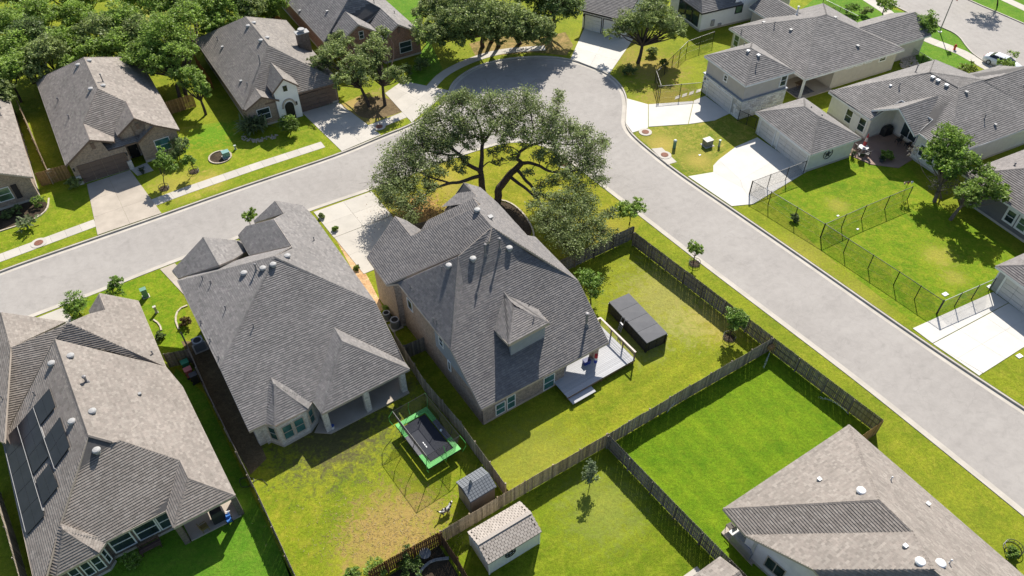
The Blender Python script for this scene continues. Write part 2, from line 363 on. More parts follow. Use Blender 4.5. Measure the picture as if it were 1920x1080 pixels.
sheet('oak_ground', px((880, 82), (930, 68), (1010, 72), (1060, 60), (1075, 85), (1062, 104), (1000, 98), (930, 104), (895, 112)), .007, grass_mat('oak_leaf_ground', (.10, .09, .03), (.20, .15, .07), (.30, .20, .11), .5))
sheet('meadow', px((270, 75), (190, -40), (330, -60), (480, -10), (420, 15), (300, 60), (255, 100)), .004, M['g_meadow'])
sheet('side_lawn', px((700, 0), (705, -45), (790, -20), (790, 40), (830, 130), (790, 165), (760, 150), (800, 80)), .006, M['g_solar'])
sheet('garage_lawn', px((1185, 247), (1240, 236), (1300, 232), (1370, 218), (1440, 250), (1370, 275), (1335, 300), (1335, 322), (1290, 328), (1228, 284)), .004, grass_mat('worn_lawn', (.085, .125, .015), (.15, .165, .025), STRAW, .35, patches=((1240, 270, 2.5, .6, STRAW), (1310, 300, 2, .5, STRAW))))
sheet('mulch_bed', smooth(px((890, 395), (930, 375), (965, 385), (992, 415), (1000, 445), (960, 440)), 2, True), .012, M['mulch'])
sheet('gravel_bed', px((625, 440), (650, 452), (690, 520), (720, 580), (700, 590), (668, 520)), .010, M['gravel'])
sheet('oak_mulch_ring', smooth(px((660, 195), (690, 180), (735, 185), (765, 205), (720, 222), (670, 222)), 2, True), .012, M['soil'])
# concrete: slabs with open joints
def slabs(name, quads=None, m=None, z=.03, t=.12, gap=.007, group=None):
    root = bpy.data.objects.new(name, None); COL.objects.link(root); root['kind'] = 'structure'
    for q in quads:
        q = [np.array(p[:2], float) for p in q]; c = sum(q)/len(q)
        q = [p+(c-p)/np.linalg.norm(c-p)*gap*1.5 for p in q]
        b = MB(); b.prism([tuple(p) for p in q], z-t, z)
        o = b.build('slab', m, root)
    return root
def gridquads(a, b, c, d, nu, nv):
    """quad a b c d (plan) cut in nu x nv"""
    a, b, c, d = (np.array(p, float) for p in (a, b, c, d)); out = []
    f = lambda s, t: (a*(1-s)+b*s)*(1-t)+(d*(1-s)+c*s)*t
    for i in range(nu):
        for j in range(nv):
            out.append([f(i/nu, j/nv), f((i+1)/nu, j/nv), f((i+1)/nu, (j+1)/nv), f(i/nu, (j+1)/nv)])
    return out
def pathquads(line, w, step):
    line = [np.array(p, float) for p in line]; out = []
    seg = [np.linalg.norm(b-a) for a, b in zip(line, line[1:])]; L = sum(seg); n = max(1, round(L/step))
    def at(s):
        for (a, b), l in zip(zip(line, line[1:]), seg):
            if s <= l+1e-9: return a+(b-a)*s/l, (b-a)/l
            s -= l
        return line[-1], (line[-1]-line[-2])/seg[-1]
    e = []
    for i in range(n+1):
        p, t = at(L*i/n); nn = np.array([-t[1], t[0]])*w/2; e.append((p-nn, p+nn))
    return [[e[i][0], e[i+1][0], e[i+1][1], e[i][1]] for i in range(n)]
slabs('sidewalk', pathquads(px((-180, 548), (0, 484), (179, 418)), 1.35, 1.5), M['conc'])
slabs('sidewalk', pathquads(px((272, 386), (347, 358), (480, 312), (606, 271)), 1.35, 1.5), M['conc'])
slabs('sidewalk', pathquads(px((676, 247), (735, 225), (786, 204)), 1.35, 1.5), M['conc'])
slabs('sidewalk', pathquads(smooth(px((806, 166), (828, 140), (872, 117), (915, 102), (955, 94), (1022, 90)), 2), 1.35, 1.5), M['conc'])
slabs('driveway', z=.045, quads= gridquads(G(163, 346), G(244, 319), G(303, 400), G(183, 441), 2, 3), m=M['conc_o'])
slabs('driveway', z=.045, quads= gridquads(G(566, 211), G(634, 192), G(714, 253), G(641, 284), 2, 3), m=M['conc'])
slabs('driveway', z=.045, quads= gridquads(G(722, 175), G(755, 152), G(842, 170), G(772, 230), 2, 3), m=M['conc'])
slabs('driveway', z=.045, quads= gridquads(G(1097, 50), G(1190, 70), G(1143, 138), G(1070, 110), 2, 3), m=M['conc_w'])
slabs('driveway', z=.045, quads= [px((1176, 185), (1215, 196), (1215, 240), (1186, 249), (1174, 232)), px((1216, 196), (1300, 190), (1290, 233), (1216, 238)), px((1301, 189), (1322, 180), (1368, 213), (1340, 226), (1291, 233))], m=M['conc_w'])
slabs('driveway', z=.045, quads= [px((1290, 331), (1337, 323), (1393, 353), (1412, 383), (1372, 387)), px((1420, 258), (1470, 292), (1388, 338), (1347, 300), (1380, 275)), px((1470, 292), (1514, 321), (1412, 383), (1393, 353), (1388, 338)), px((1347, 300), (1388, 338), (1393, 353), (1337, 323), (1337, 311))], m=M['conc_w'])
slabs('driveway', z=.045, quads= gridquads(G(1711, 616), G(1862, 548), G(1890, 568), G(1748, 644), 3, 1)+gridquads(G(1749, 645), G(1891, 569), G(1965, 622), G(1843, 700), 3, 2)+[px((1749, 645), (1842, 700), (1836, 705), (1786, 670))], m=M['conc_w'])
slabs('driveway', z=.045, quads= gridquads(G(588, 398), G(697, 359), G(735, 404), G(626, 446), 2, 2)+gridquads(G(627, 446), G(735, 405), G(790, 470), G(682, 514), 2, 2), m=M['conc'])
slabs('driveway', z=.045, quads= gridquads(G(70, 596), G(118, 577), G(175, 640), G(110, 660), 1, 2), m=M['conc'])
slabs('driveway', z=.045, quads= gridquads(G(300, 505), G(328, 494), G(375, 540), G(345, 553), 1, 2), m=M['conc_o'])
slabs('garden_path', gridquads(G(245, 318), G(275, 305), G(288, 320), G(258, 330), 2, 1), M['conc'])
slabs('utility_pad', [px((1040, 289), (1048, 286), (1080, 318), (1070, 326))], M['conc'])
slabs('utility_pad', [px((1221, 279), (1241, 277), (1269, 304), (1252, 309))], M['conc'])
# main street at the top right, with its own kerbs
_ms_a = smooth(px((1520, -60), (1600, -35), (1680, 15), (1760, 50), (1795, 65), (1812, 90), (1830, 108), (1920, 160), (2100, 270)), 2)
_ms_b = smooth(px((1700, -60), (1800, -5), (1920, 45), (2150, 150)), 2)
sheet('main_street', _ms_a+_ms_b[::-1], .008, M['asphalt'])
def low_kerb(name, line):
    b = MB(); la, lb = line, z_off(line, .16)
    for i in range(len(line)-1):
        b.poly([(*la[i], .12), (*la[i+1], .12), (*lb[i+1], .12), (*lb[i], .12)])
        b.poly([(*la[i], 0), (*la[i+1], 0), (*la[i+1], .12), (*la[i], .12)]); b.poly([(*lb[i], .12), (*lb[i+1], .12), (*lb[i+1], 0), (*lb[i], 0)])
    return b.build(name, M['kerb'], kind='structure')
low_kerb('main_street_kerb', _ms_a); low_kerb('main_street_kerb', _ms_b)
slabs('main_street_sidewalk', pathquads(px((1590, -25), (1660, 20), (1690, 48), (1740, 75), (1800, 97), (1850, 125), (1920, 165), (2050, 235)), 1.8, 1.8), M['conc'])
slabs('main_street_sidewalk', pathquads(px((1800, -40), (1870, -8), (1930, 20), (2000, 50)), 1.6, 1.6), M['conc'])
sheet('far_verge', [p for p in z_off(_ms_b, .3)]+px((2400, 150), (2300, -60), (1750, -80)), .005, M['g_solar'])
slabs('garden_path', [px((1265+i*13, 187-i*4), (1274+i*13, 184-i*4), (1276+i*13, 178-i*4), (1267+i*13, 181-i*4)) for i in range(4)], M['conc'])
# ------------------------------------------------------------------ roofs, walls, openings
def clip(poly, axis, lim, keep_ge):
    out = []; n = len(poly)
    for i in range(n):
        a, b = poly[i], poly[(i+1) % n]
        da = (a[axis]-lim) if keep_ge else (lim-a[axis]); db = (b[axis]-lim) if keep_ge else (lim-b[axis])
        if da >= 0: out.append(a)
        if (da > 0) != (db > 0) and da != db:
            t = da/(da-db); out.append((a[0]+(b[0]-a[0])*t, a[1]+(b[1]-a[1])*t))
    return out
def face_frame(poly):
    p = np.array(poly, float); c = p.mean(0); n = np.zeros(3)
    for i in range(len(p)):
        a, b = p[i]-c, p[(i+1) % len(p)]-c; n += np.cross(a, b)
    n /= np.linalg.norm(n)
    if n[2] < 0: n = -n; p = p[::-1]
    h = np.cross((0, 0, 1), n); h = h/np.linalg.norm(h) if np.linalg.norm(h) > 1e-4 else np.array((1., 0, 0))
    s = np.cross(n, h)
    if s[2] < 0: s = -s; h = -h
    return p, c, n, h, s
def shingle_face(mb, poly, e, w, tone, var, lift=.034):
    p, c, n, h, s = face_frame(poly)
    q = [((a-c) @ h, (a-c) @ s) for a in p]
    # counter-clockwise in (h, s)?
    A = sum(q[i][0]*q[(i+1) % len(q)][1]-q[(i+1) % len(q)][0]*q[i][1] for i in range(len(q)))
    if A < 0: q = q[::-1]
    flip = np.dot(np.cross(h, s), n) < 0
    s0, s1 = min(k[1] for k in q), max(k[1] for k in q); j = 0; y = s0
    while y < s1-1e-6:
        strip = clip(clip(q, 1, y, True), 1, y+e, False)
        if len(strip) >= 3:
            x0, x1 = min(k[0] for k in strip), max(k[0] for k in strip)
            x = x0-random.random()*w; rowk = random.uniform(.97, 1.03)
            while x < x1:
                ww = w*random.choice((.62, .8, 1, 1, 1.25))
                cell = clip(clip(strip, 0, x, True), 0, x+ww-.006, False)
                if len(cell) >= 3:
                    k = rowk*(1+var*random.choice((-1, -.6, -.25, 0, .1, .3, .6, 1.1))); tn = tone[random.randrange(len(tone))]
                    up = random.random()*.006
                    col = (tn[0]*k, tn[1]*k, tn[2]*k); vs = []
                    for (a, b) in cell:
                        t = 1-(b-y)/e; d = lift*.2+t*lift+up
                        vs.append(c+h*a+s*b+n*d)
                    i0 = list(range(len(vs))); fs = [tuple(i0 if not flip else i0[::-1])]
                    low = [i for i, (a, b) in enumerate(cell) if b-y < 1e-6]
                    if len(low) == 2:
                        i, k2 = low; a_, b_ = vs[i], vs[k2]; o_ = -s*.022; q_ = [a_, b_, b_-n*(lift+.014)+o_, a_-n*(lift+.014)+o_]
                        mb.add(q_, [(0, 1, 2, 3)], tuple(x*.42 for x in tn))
                    mb.add(vs, fs, col)
                x += ww
        y += e; j += 1
TONES = {'grey': ((.195, .183, .174), (.175, .165, .158), (.215, .2, .19)), 'brown': ((.205, .185, .165), (.19, .172, .155), (.22, .198, .175)), 'dark': ((.125, .121, .122), (.115, .112, .114), (.137, .132, .13)), 'warm': ((.235, .205, .18), (.21, .185, .162), (.25, .222, .195))}
class House:
    def __init__(s, name, label, cat, loc, tone='brown', e=.185, w=.29, trim='trim_tan', var=.10, group=None):
        s.t = thing(name, label, cat, (loc[0], loc[1], 0), group=group); s.tone = TONES[tone]; s.e, s.w, s.var = e, w, var
        s.trim = trim; s.bvh = []; s.roofs = []
    def roof(s, faces, fascia=.20, caps=True, name='roof', drop=.05, shingles=True):
        """faces: lists of 3d points; one roof part with its shingles and ridge caps"""
        faces = [[np.array(p, float) for p in f] for f in faces]
        b = MB(); key = lambda p: (round(p[0], 2), round(p[1], 2), round(p[2], 2)); ed = {}
        for f in faces:
            p, c, n, h, u = face_frame(f)
            top = [a-n*drop for a in p]; bot = [a-np.array((0, 0, fascia)) for a in p]
            tri = tessellate_polygon([[Vector(((a-c) @ h, (a-c) @ u, 0)) for a in p]])
            for t in tri:
                a, d, e = (p[i] for i in t)
                if np.dot(np.cross(d-a, e-a), n) < 0: t = t[::-1]
                b.poly([top[i] for i in t], mi=0); b.poly([bot[i] for i in t][::-1], mi=1)
            for i in range(len(p)):
                k = (key(p[i]), key(p[(i+1) % len(p)])); ed[k] = (p[i], p[(i+1) % len(p)], n)
        caps_ = []
        for (k0, k1), (a, c, n) in ed.items():
            if (k1, k0) in ed:
                if k0 < k1:
                    n2 = ed[(k1, k0)][2]; caps_.append((a, c, n, n2))
                continue
            d = c-a; L = np.linalg.norm(d)
            if L < .05: continue
            out = np.cross(d/L, (0, 0, 1)); out /= max(1e-6, np.linalg.norm(out)); o = out*.025
            q = [a+o+(0, 0, .012), c+o+(0, 0, .012), c+o-(0, 0, fascia), a+o-(0, 0, fascia)]
            b.poly(q[::-1], mi=2); b.poly([a-(0, 0, -.012), c-(0, 0, -.012), c+o+(0, 0, .012), a+o+(0, 0, .012)][::-1], mi=2)
            b.poly([a-(0, 0, fascia), c-(0, 0, fascia), c+o-(0, 0, fascia), a+o-(0, 0, fascia)], mi=2)
        r = b.build(name, [M['deck'], M[s.trim], M[s.trim]], s.t)
        s.bvh.append(BVHTree.FromPolygons([Vector(v) for v in b.v], [f for f, m in zip(b.f, b.m) if m == 1]))
        s.roofs.append(r)
        if shingles:
            m2 = MB()
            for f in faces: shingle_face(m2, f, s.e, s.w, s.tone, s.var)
            if caps:
                for a, c, n, n2 in caps_:
                    mid = n+n2; L = np.linalg.norm(c-a)
                    if L < .3 or np.dot(n, n2) > .995: continue
                    # convex?
                    d = (c-a)/L; t1 = np.cross(n, d); t2 = np.cross(d, n2)
                    if np.dot(t1+t2, mid) > 0: continue
                    t1 = -t1 if t1[2] > 0 else t1; t2 = -t2 if t2[2] > 0 else t2
                    k = max(1, int(L/.28)); wd = .13
                    for i in range(k):
                        p0, p1 = a+d*L*i/k, a+d*L*(i+1)/k; u0 = np.array((0, 0, .045)); u1 = np.array((0, 0, .03))
                        tn = s.tone[0]; kk = random.uniform(.75, 1.02); col = tuple(x*kk for x in tn)
                        v = [p0+u0+t1*wd-n*.0, p1+u1+t1*wd, p1+u1*1.3, p0+u0*1.3, p1+u1+t2*wd, p0+u0+t2*wd]
                        for fc in ((0, 1, 2, 3), (3, 2, 4, 5)):
                            vv = [v[z] for z in fc]; nn = np.cross(vv[1]-vv[0], vv[2]-vv[0])
                            m2.poly(vv if nn[2] > 0 else vv[::-1], col)
            m2.build('shingles', M['shingle'], r, kind='stuff')
        return r
    def top(s, x, y, z0=.5, default=2.7):
        best = None
        for b in s.bvh:
            hit = b.ray_cast(Vector((x, y, z0)), Vector((0, 0, 1)))
            if hit[0] is not None and (best is None or hit[0].z > best): best = hit[0].z
        return best if best is not None else default
    def wall(s, loop, m, z0=0., closed=True, default=2.7, name='wall', zmax=None, step=.3, found=.25, foundm='conc', zmin_top=None):
        b = MB(); lp = [np.array(p[:2], float) for p in loop]; u = 0.; n = len(lp)
        A = sum(lp[i][0]*lp[(i+1) % n][1]-lp[(i+1) % n][0]*lp[i][1] for i in range(n))
        if closed and A < 0: lp = lp[::-1]
        f = MB()
        for i in range(n if closed else n-1):
            a, c = lp[i], lp[(i+1) % n]; L = np.linalg.norm(c-a)
            if L < .02: continue
            k = max(1, math.ceil(L/step)); d = (c-a)/L; nrm = np.array([d[1], -d[0]])
            prev = None
            for j in range(k+1):
                p = a+d*L*j/k; eps = d*(.03 if j == 0 else -.03 if j == k else 0)-nrm*.03
                zt = s.top(*(p+eps), z0=max(z0, .5), default=default)+.02
                if zmax: zt = min(zt, zmax)
                if zmin_top: zt = max(zt, zmin_top)
                cur = (p, zt, u+L*j/k)
                if prev is not None:
                    b.add([(*prev[0], z0), (*p, z0), (*p, zt), (*prev[0], prev[1])], [(0, 1, 2, 3)])
                    b.uv.append([(prev[2], z0), (cur[2], z0), (cur[2], zt), (prev[2], prev[1])])
                prev = cur
            u += L
            if found:
                o = nrm*.03; f.poly([(*(a+o), 0), (*(c+o), 0), (*(c+o), found), (*(a+o), found)]); f.poly([(*(a+o), found), (*(c+o), found), (*c, found), (*a, found)])
        wl = b.build(name, M[m], s.t)
        if found: f.build('foundation', M[foundm], s.t)
        s.lp = lp; return wl
    def pane_rect(s, a, b, bl, tr):
        """wall a-b in plan, two pixel corners -> centre, width, z0, z1, along, outward"""
        p, q = onv(a, b, *bl), onv(a, b, *tr); d = (q-p)[:2]; w_ = np.linalg.norm(d); d = d/max(w_, 1e-6)
        return (p[:2]+q[:2])/2, w_, p[2], q[2], d
    def window(s, a, b, bl=None, tr=None, rect=None, frame='trim_w', glass='glass', cols=1, rows=2, fw=.07, name='window', sill=False, out=None, proud=.05, trimw=0):
        if rect is None: c, w_, z0, z1, d = s.pane_rect(a, b, bl, tr)
        else:
            t, w_, z0, z1 = rect; A_, B_ = np.array(a[:2]), np.array(b[:2]); d = (B_-A_)/np.linalg.norm(B_-A_); c = A_+d*t
        nrm = np.array([d[1], -d[0]])
        if np.dot(nrm, -c if out is None else np.array(out)) < 0: nrm = -nrm
        f = MB(); rz = math.atan2(d[1], d[0]); zc = (z0+z1)/2; hgt = z1-z0
        cc = c+nrm*proud*.5
        for sx in (-1, 1): f.box((*(cc+d*sx*(w_/2-fw/2)), zc), (fw, proud+.04, hgt), rz)
        for z in (z0+fw/2, z1-fw/2): f.box((*(cc+nrm*.001), z), (w_-2*fw, proud+.036, fw), rz)
        for i in range(1, cols): f.box((*(cc+d*(-w_/2+w_*i/cols)), zc), (fw*.8, proud+.03, hgt-2*fw), rz)
        for i in range(1, rows): f.box((*(cc+nrm*.002), z0+hgt*i/rows), (w_-2*fw, proud+.026, fw*.7), rz)
        if trimw:
            for sx in (-1, 1): f.box((*(cc+d*sx*(w_/2+trimw/2)), zc), (trimw, proud+.02, hgt+2*trimw), rz)
            for z in (z0-trimw/2, z1+trimw/2): f.box((*(cc-nrm*.002), z), (w_, proud+.016, trimw), rz)
        if sill: f.box((*(c+nrm*.06), z0-.05), (w_+.2, .16, .09), rz)
        fr = f.build(name, M[frame], s.t)
        for i in range(cols):
            g = MB(); ww = (w_-2*fw)/cols; cx = c+d*(-w_/2+fw+ww*(i+.5))+nrm*.02
            g.box((*cx, zc), (ww, .02, hgt-2*fw), rz); g.build('pane', M[glass], fr)
        return fr
    def garage_door(s, a, b, bl, tr, m, rows=4, out=None, rect=None, cols=4):
        if rect is None: c, w_, z0, z1, d = s.pane_rect(a, b, bl, tr)
        else: c, w_, z0, z1, d = rect
        z0 = 0.03; nrm = np.array([d[1], -d[0]]); rz = math.atan2(d[1], d[0])
        if np.dot(nrm, -c if out is None else np.array(out)) < 0: nrm = -nrm
        f = MB()
        for sx in (-1, 1): f.box((*(c+nrm*.03+d*sx*(w_/2+.05)), (z0+z1)/2+.04), (.1, .1, z1-z0+.1), rz)
        f.box((*(c+nrm*.03), z1+.045), (w_, .096, .1), rz)
        fr = f.build('garage_door', M[s.trim], s.t); hh = (z1-z0)/rows
        pm = MB(); pm.box((0, 0, 0), (w_/cols-.03, .035, hh-.03)); me = pm.mesh('panel', M[m])
        for i in range(rows):
            for j in range(cols):
                p = c+nrm*.02+d*(-w_/2+w_*(j+.5)/cols); link('panel', me, fr, (p[0]-s.t.location[0], p[1]-s.t.location[1], z0+hh*(i+.5)), rz)
        return fr
    def slab(s, loop, z, m, name='patio', t=.2):
        b = MB(); b.prism([tuple(map(float, p[:2])) for p in loop], z-t, z); return b.build(name, M[m], s.t)
    def column(s, p, wd, m, z1=None, name='column', rz=0):
        z1 = z1 or s.top(p[0], p[1]); b = MB(); b.box((p[0], p[1], z1/2), (wd, wd, z1), rz)
        b.uv = [[(0, 0), (wd, 0), (wd, wd), (0, wd)]]*2+[[(0, 0), (wd, 0), (wd, z1), (0, z1)]]*4
        return b.build(name, M[m], s.t)
    # things standing on the roof
    def surf(s, u, v):
        """roof point seen at a pixel"""
        o = Vector((0, 0, H)); d = Vector(ray(u, v)); d.normalize(); best = None
        for b in s.bvh:
            h = b.ray_cast(o, d)
            if h[0] is not None and (best is None or h[3] < best[3]): best = h
        if best is None: return None
        return best[0]+Vector((0, 0, .24)), best[1]
    def vent(s, u, v, r=.28, kind='round', m='galv'):
        r *= .88; q = s.surf(u, v)
        if q is None: print('no roof under vent', u, v); return
        p, n = q; b = MB()
        if kind == 'round':
            b.lathe((p.x, p.y, p.z-.12), [(r*.72, -.08), (r*.72, .16), (r, .17), (r*1.02, .24), (r*.82, .31), (r*.3, .345)], 18)
            return b.build('roof_vent', M[m], s.t, smooth=False)
        if kind == 'box':
            mt = n.to_track_quat('Z', 'Y').to_matrix(); b.box((p.x, p.y, p.z+.04), (r*1.5, r*1.5, .16), rz=R(33)); b.box((p.x, p.y, p.z+.14), (r*1.8, r*1.8, .05), rz=R(33))
            return b.build('roof_vent', M[m], s.t)
    def pipe(s, u, v, h=.5, r=.05, m='vent_grey', cap=True, capm=None):
        q = s.surf(u, v)
        if q is None: print('no roof under pipe', u, v); return
        p, n = q; b = MB(); b.lathe((p.x, p.y, p.z), [(r*2.4, -.12), (r*1.3, .09), (r, .1), (r, h)], 10)
        if cap: b.lathe((p.x, p.y, p.z+h+.002), [(r*1.5, 0), (r*1.7, .05), (r*1.7, .12), (r*.8, .17)], 10)
        return b.build('vent_pipe', M[m], s.t)
M['galv'] = mat('galvanised_vent', (.33, .325, .315), .6, .3, .1, 8)
M['vent_grey'] = mat('painted_vent_pipe', (.20, .19, .19), .5, .4, .2, 6)
M['vent_w'] = mat('white_vent', (.7, .7, .69), .5, .4, .05)
M['door_br'] = mat('brown_garage_door', (.145, .105, .085), .6, .3, .12, 2); M['door_dk'] = mat('dark_front_door', (.018, .018, .02), .5)
M['door_w'] = mat('white_garage_door', (.66, .66, .65), .5, .3, .04); M['door_gr'] = mat('greige_garage_door', (.58, .555, .52), .55, .3, .05)
M['shut'] = mat('dark_shutter', (.03, .025, .028), .6)
def inset(loop, d):
    """plan loop moved inwards by d"""
    lp = [np.array(p[:2], float) for p in loop]; n = len(lp)
    A = sum(lp[i][0]*lp[(i+1) % n][1]-lp[(i+1) % n][0]*lp[i][1] for i in range(n))
    if A < 0: lp = lp[::-1]
    out = []
    for i in range(n):
        a, b, c = lp[i-1], lp[i], lp[(i+1) % n]; t1 = (b-a)/np.linalg.norm(b-a); t2 = (c-b)/np.linalg.norm(c-b)
        n1, n2 = np.array([-t1[1], t1[0]]), np.array([-t2[1], t2[0]]); k = 1+np.dot(n1, n2)
        out.append(b+(n1+n2)*d/max(k, .3))
    return out
def rect_frame(o, ang, x0, y0, x1, y1):
    a = R(ang); ex = np.array([math.cos(a), math.sin(a)]); ey = np.array([-math.sin(a), math.cos(a)]); o = np.array(o[:2])
    return [o+ex*x+ey*y for x, y in ((x0, y0), (x1, y0), (x1, y1), (x0, y1))]
def hip_faces(c4, z, k):
    """hip roof over a rectangle given by 4 plan corners"""
    c = [np.array((*p[:2], z), float) for p in c4]; L = np.linalg.norm(c[1]-c[0]); W = np.linalg.norm(c[2]-c[1])
    if L < W: c = c[1:]+c[:1]; L, W = W, L
    d = (c[1]-c[0])/L; m0 = (c[0]+c[3])/2; m1 = (c[1]+c[2])/2; up = np.array((0, 0, k*W/2))
    r0, r1 = m0+d*W/2+up, m1-d*W/2+up
    return [[c[0], c[1], r1, r0], [c[1], c[2], r1], [c[2], c[3], r0, r1], [c[3], c[0], r0]]
def gable_faces(c4, z, k, axis=0):
    """gable roof, ridge parallel to side 0-1 (axis 0) or 1-2"""
    c = [np.array((*p[:2], z), float) for p in c4]
    if axis: c = c[1:]+c[:1]
    W = np.linalg.norm(c[2]-c[1]); up = np.array((0, 0, k*W/2)); r0, r1 = (c[0]+c[3])/2+up, (c[1]+c[2])/2+up
    return [[c[0], c[1], r1, r0], [c[2], c[3], r0, r1]]
# ================================================================== house with the covered patio (left of centre)
def neighbour():
    O, A = G(467, 809, 2.7), 32.3
    h = House('house', 'long grey-roofed brick house with open covered patio and bay window, beside trampoline yard', 'house', O, 'grey')
    a = R(A); ex = np.array([math.cos(a), math.sin(a)]); ey = np.array([-math.sin(a), math.cos(a)])
    L = lambda x, y, z=0: np.array([*(O+ex*x+ey*y), z])
    z1 = 5.2; LF, LH, LR = P(333, 527, z1), P(412, 690, z1), P(467, 809, 2.7)
    AP, RH = P(514, 481.3, 8.45), P(703.5, 566.5, z1); rear = pl3(LH, LR, AP)
    RB = on(rear, 760, 681); PA, PB = P(626.7, 615, 5.0), P(641.7, 640, 5.0); PR, PL = P(768, 692, 2.72), P(604, 776, 2.72)
    right = pl3(AP, RH, P(590, 408, z1)); PV = P(586, 752, 2.72)
    r_ = lambda u, v: on(right, u, v)
    g1, g2, g3, g4 = r_(513.3, 410.8), r_(546.7, 460.8), r_(515.8, 376.7), r_(531.7, 400)
    w2 = pls(g1, A+180, .6); w3 = pls(g3, A+180, .6)
    h.roof([[LF, LH, AP], [LH, LR, PV, RB, RH, AP],
            [AP, RH, r_(590, 408), r_(568, 385), g3, g4, r_(537, 398), g1, g2],
            ], name='roof')
    front = pls(AP, A+90, .62)
    fe = on(front, 545, 462)
    h.roof([[AP, LF, LF+np.array((*(ey*.45), -.28)), on(front, 467.5, 481), on(front, 547, 462.5)]], name='roof', caps=False)
    h.roof([[g1, g2, on(w2, 467.5, 479), on(w2, 446.7, 441), on(w2, 461.7, 424)]], caps=False)
    h.roof([[g3, g4, on(w3, 478, 418), on(w3, 476, 414)]], caps=False)
    q1 = P(381, 445, 6.6); q2 = P(410.3, 497.3, 6.6); lw = pls(q1, A+180, .6); rw = pls(q1, A, .6)
    h.roof([[q1, q2, on(lw, 335, 522), on(lw, 322.8, 508)], [q2, q1, on(rw, 451.7, 451.7), on(rw, 461.7, 470.8), on(rw, 438.3, 486)]])
    h.roof([[PL, PR, PB], [PA, PB, PR, RB+np.array((0, 0, .03))], [PL, PB, PA, PV]])
    PT = on(rear, 507.5, 709); PK = P(514, 721, PT[2]); B0, B1, B2, B3 = P(491, 793.5, 2.72), P(514.5, 798, 2.72), P(577, 768, 2.72), P(586, 752.5, 2.72)
    h.roof([[B1, B2, PK], [B0, B1, PK, PT], [B2, B3+np.array((0, 0, .02)), PT, PK]])
    h.wall([L(.35, .35), L(5.3, .35), L(5.3, 3.2), L(13.0, 3.2), L(13.0, 18.5), L(7.5, 18.5), L(.4, 15.6)], 'stone_lt', default=4.2)
    h.wall([L(12.95, .8), L(12.95, 3.2)], 'stone_lt', closed=False, found=0)  # side wall added to keep the sun off the patio floor
    bay = px((503, 833), (509, 829), (533, 838), (584, 810), (597, 792), (600, 775))
    h.wall(bay, 'stone_lt', closed=False, default=2.7)
    z0, z1w = .75, 2.45
    B = [np.array(q) for q in bay]
    L2 = np.linalg.norm(B[3]-B[2])
    h.window(B[2], B[3], rect=(L2*.29, L2*.36, z0, z1w), glass='glass_teal', frame='trim_tan'); h.window(B[2], B[3], rect=(L2*.71, L2*.36, z0, z1w), glass='glass_teal', frame='trim_tan')
    L1 = np.linalg.norm(B[2]-B[1]); h.window(B[1], B[2], rect=(L1*.5, L1*.62, z0, z1w), glass='glass_teal', frame='trim_tan')
    L3 = np.linalg.norm(B[4]-B[3]); h.window(B[3], B[4], rect=(L3*.5, L3*.6, z0, z1w), glass='glass_teal', frame='trim_tan')
    for q in ((617, 806), (692, 769), (758, 733)): h.column(G(*q), .46, 'stone_lt', rz=a)
    h.slab([G(621, 814), G(768, 738), L(13, 3.2), L(5.3, 3.2)], .14, 'conc_o')
    h.slab([G(590, 812), G(598, 795), L(5.3, 1.5), G(621, 814)], .1, 'conc_o', 'step')
    h.window(L(5.3, 3.2), L(13, 3.2), rect=(2.0, 1.8, .14, 2.25), glass='glass', rows=1, cols=2, name='patio_door'); h.window(L(5.3, 3.2), L(13, 3.2), rect=(5.4, 1.5, .9, 2.3))
    for q in ((459, 517), (494.5, 508), (513.5, 501)): h.vent(*q, r=.33)
    h.vent(540, 485, r=.33)
    h.pipe(482, 510, .55, .07); 
    for q in ((382, 527), (397, 536), (425, 583), (379, 610), (396, 644), (412, 677), (477, 616), (590, 454)): h.pipe(*q, .22, .035)
    return h, L
NEI, nL = neighbour()
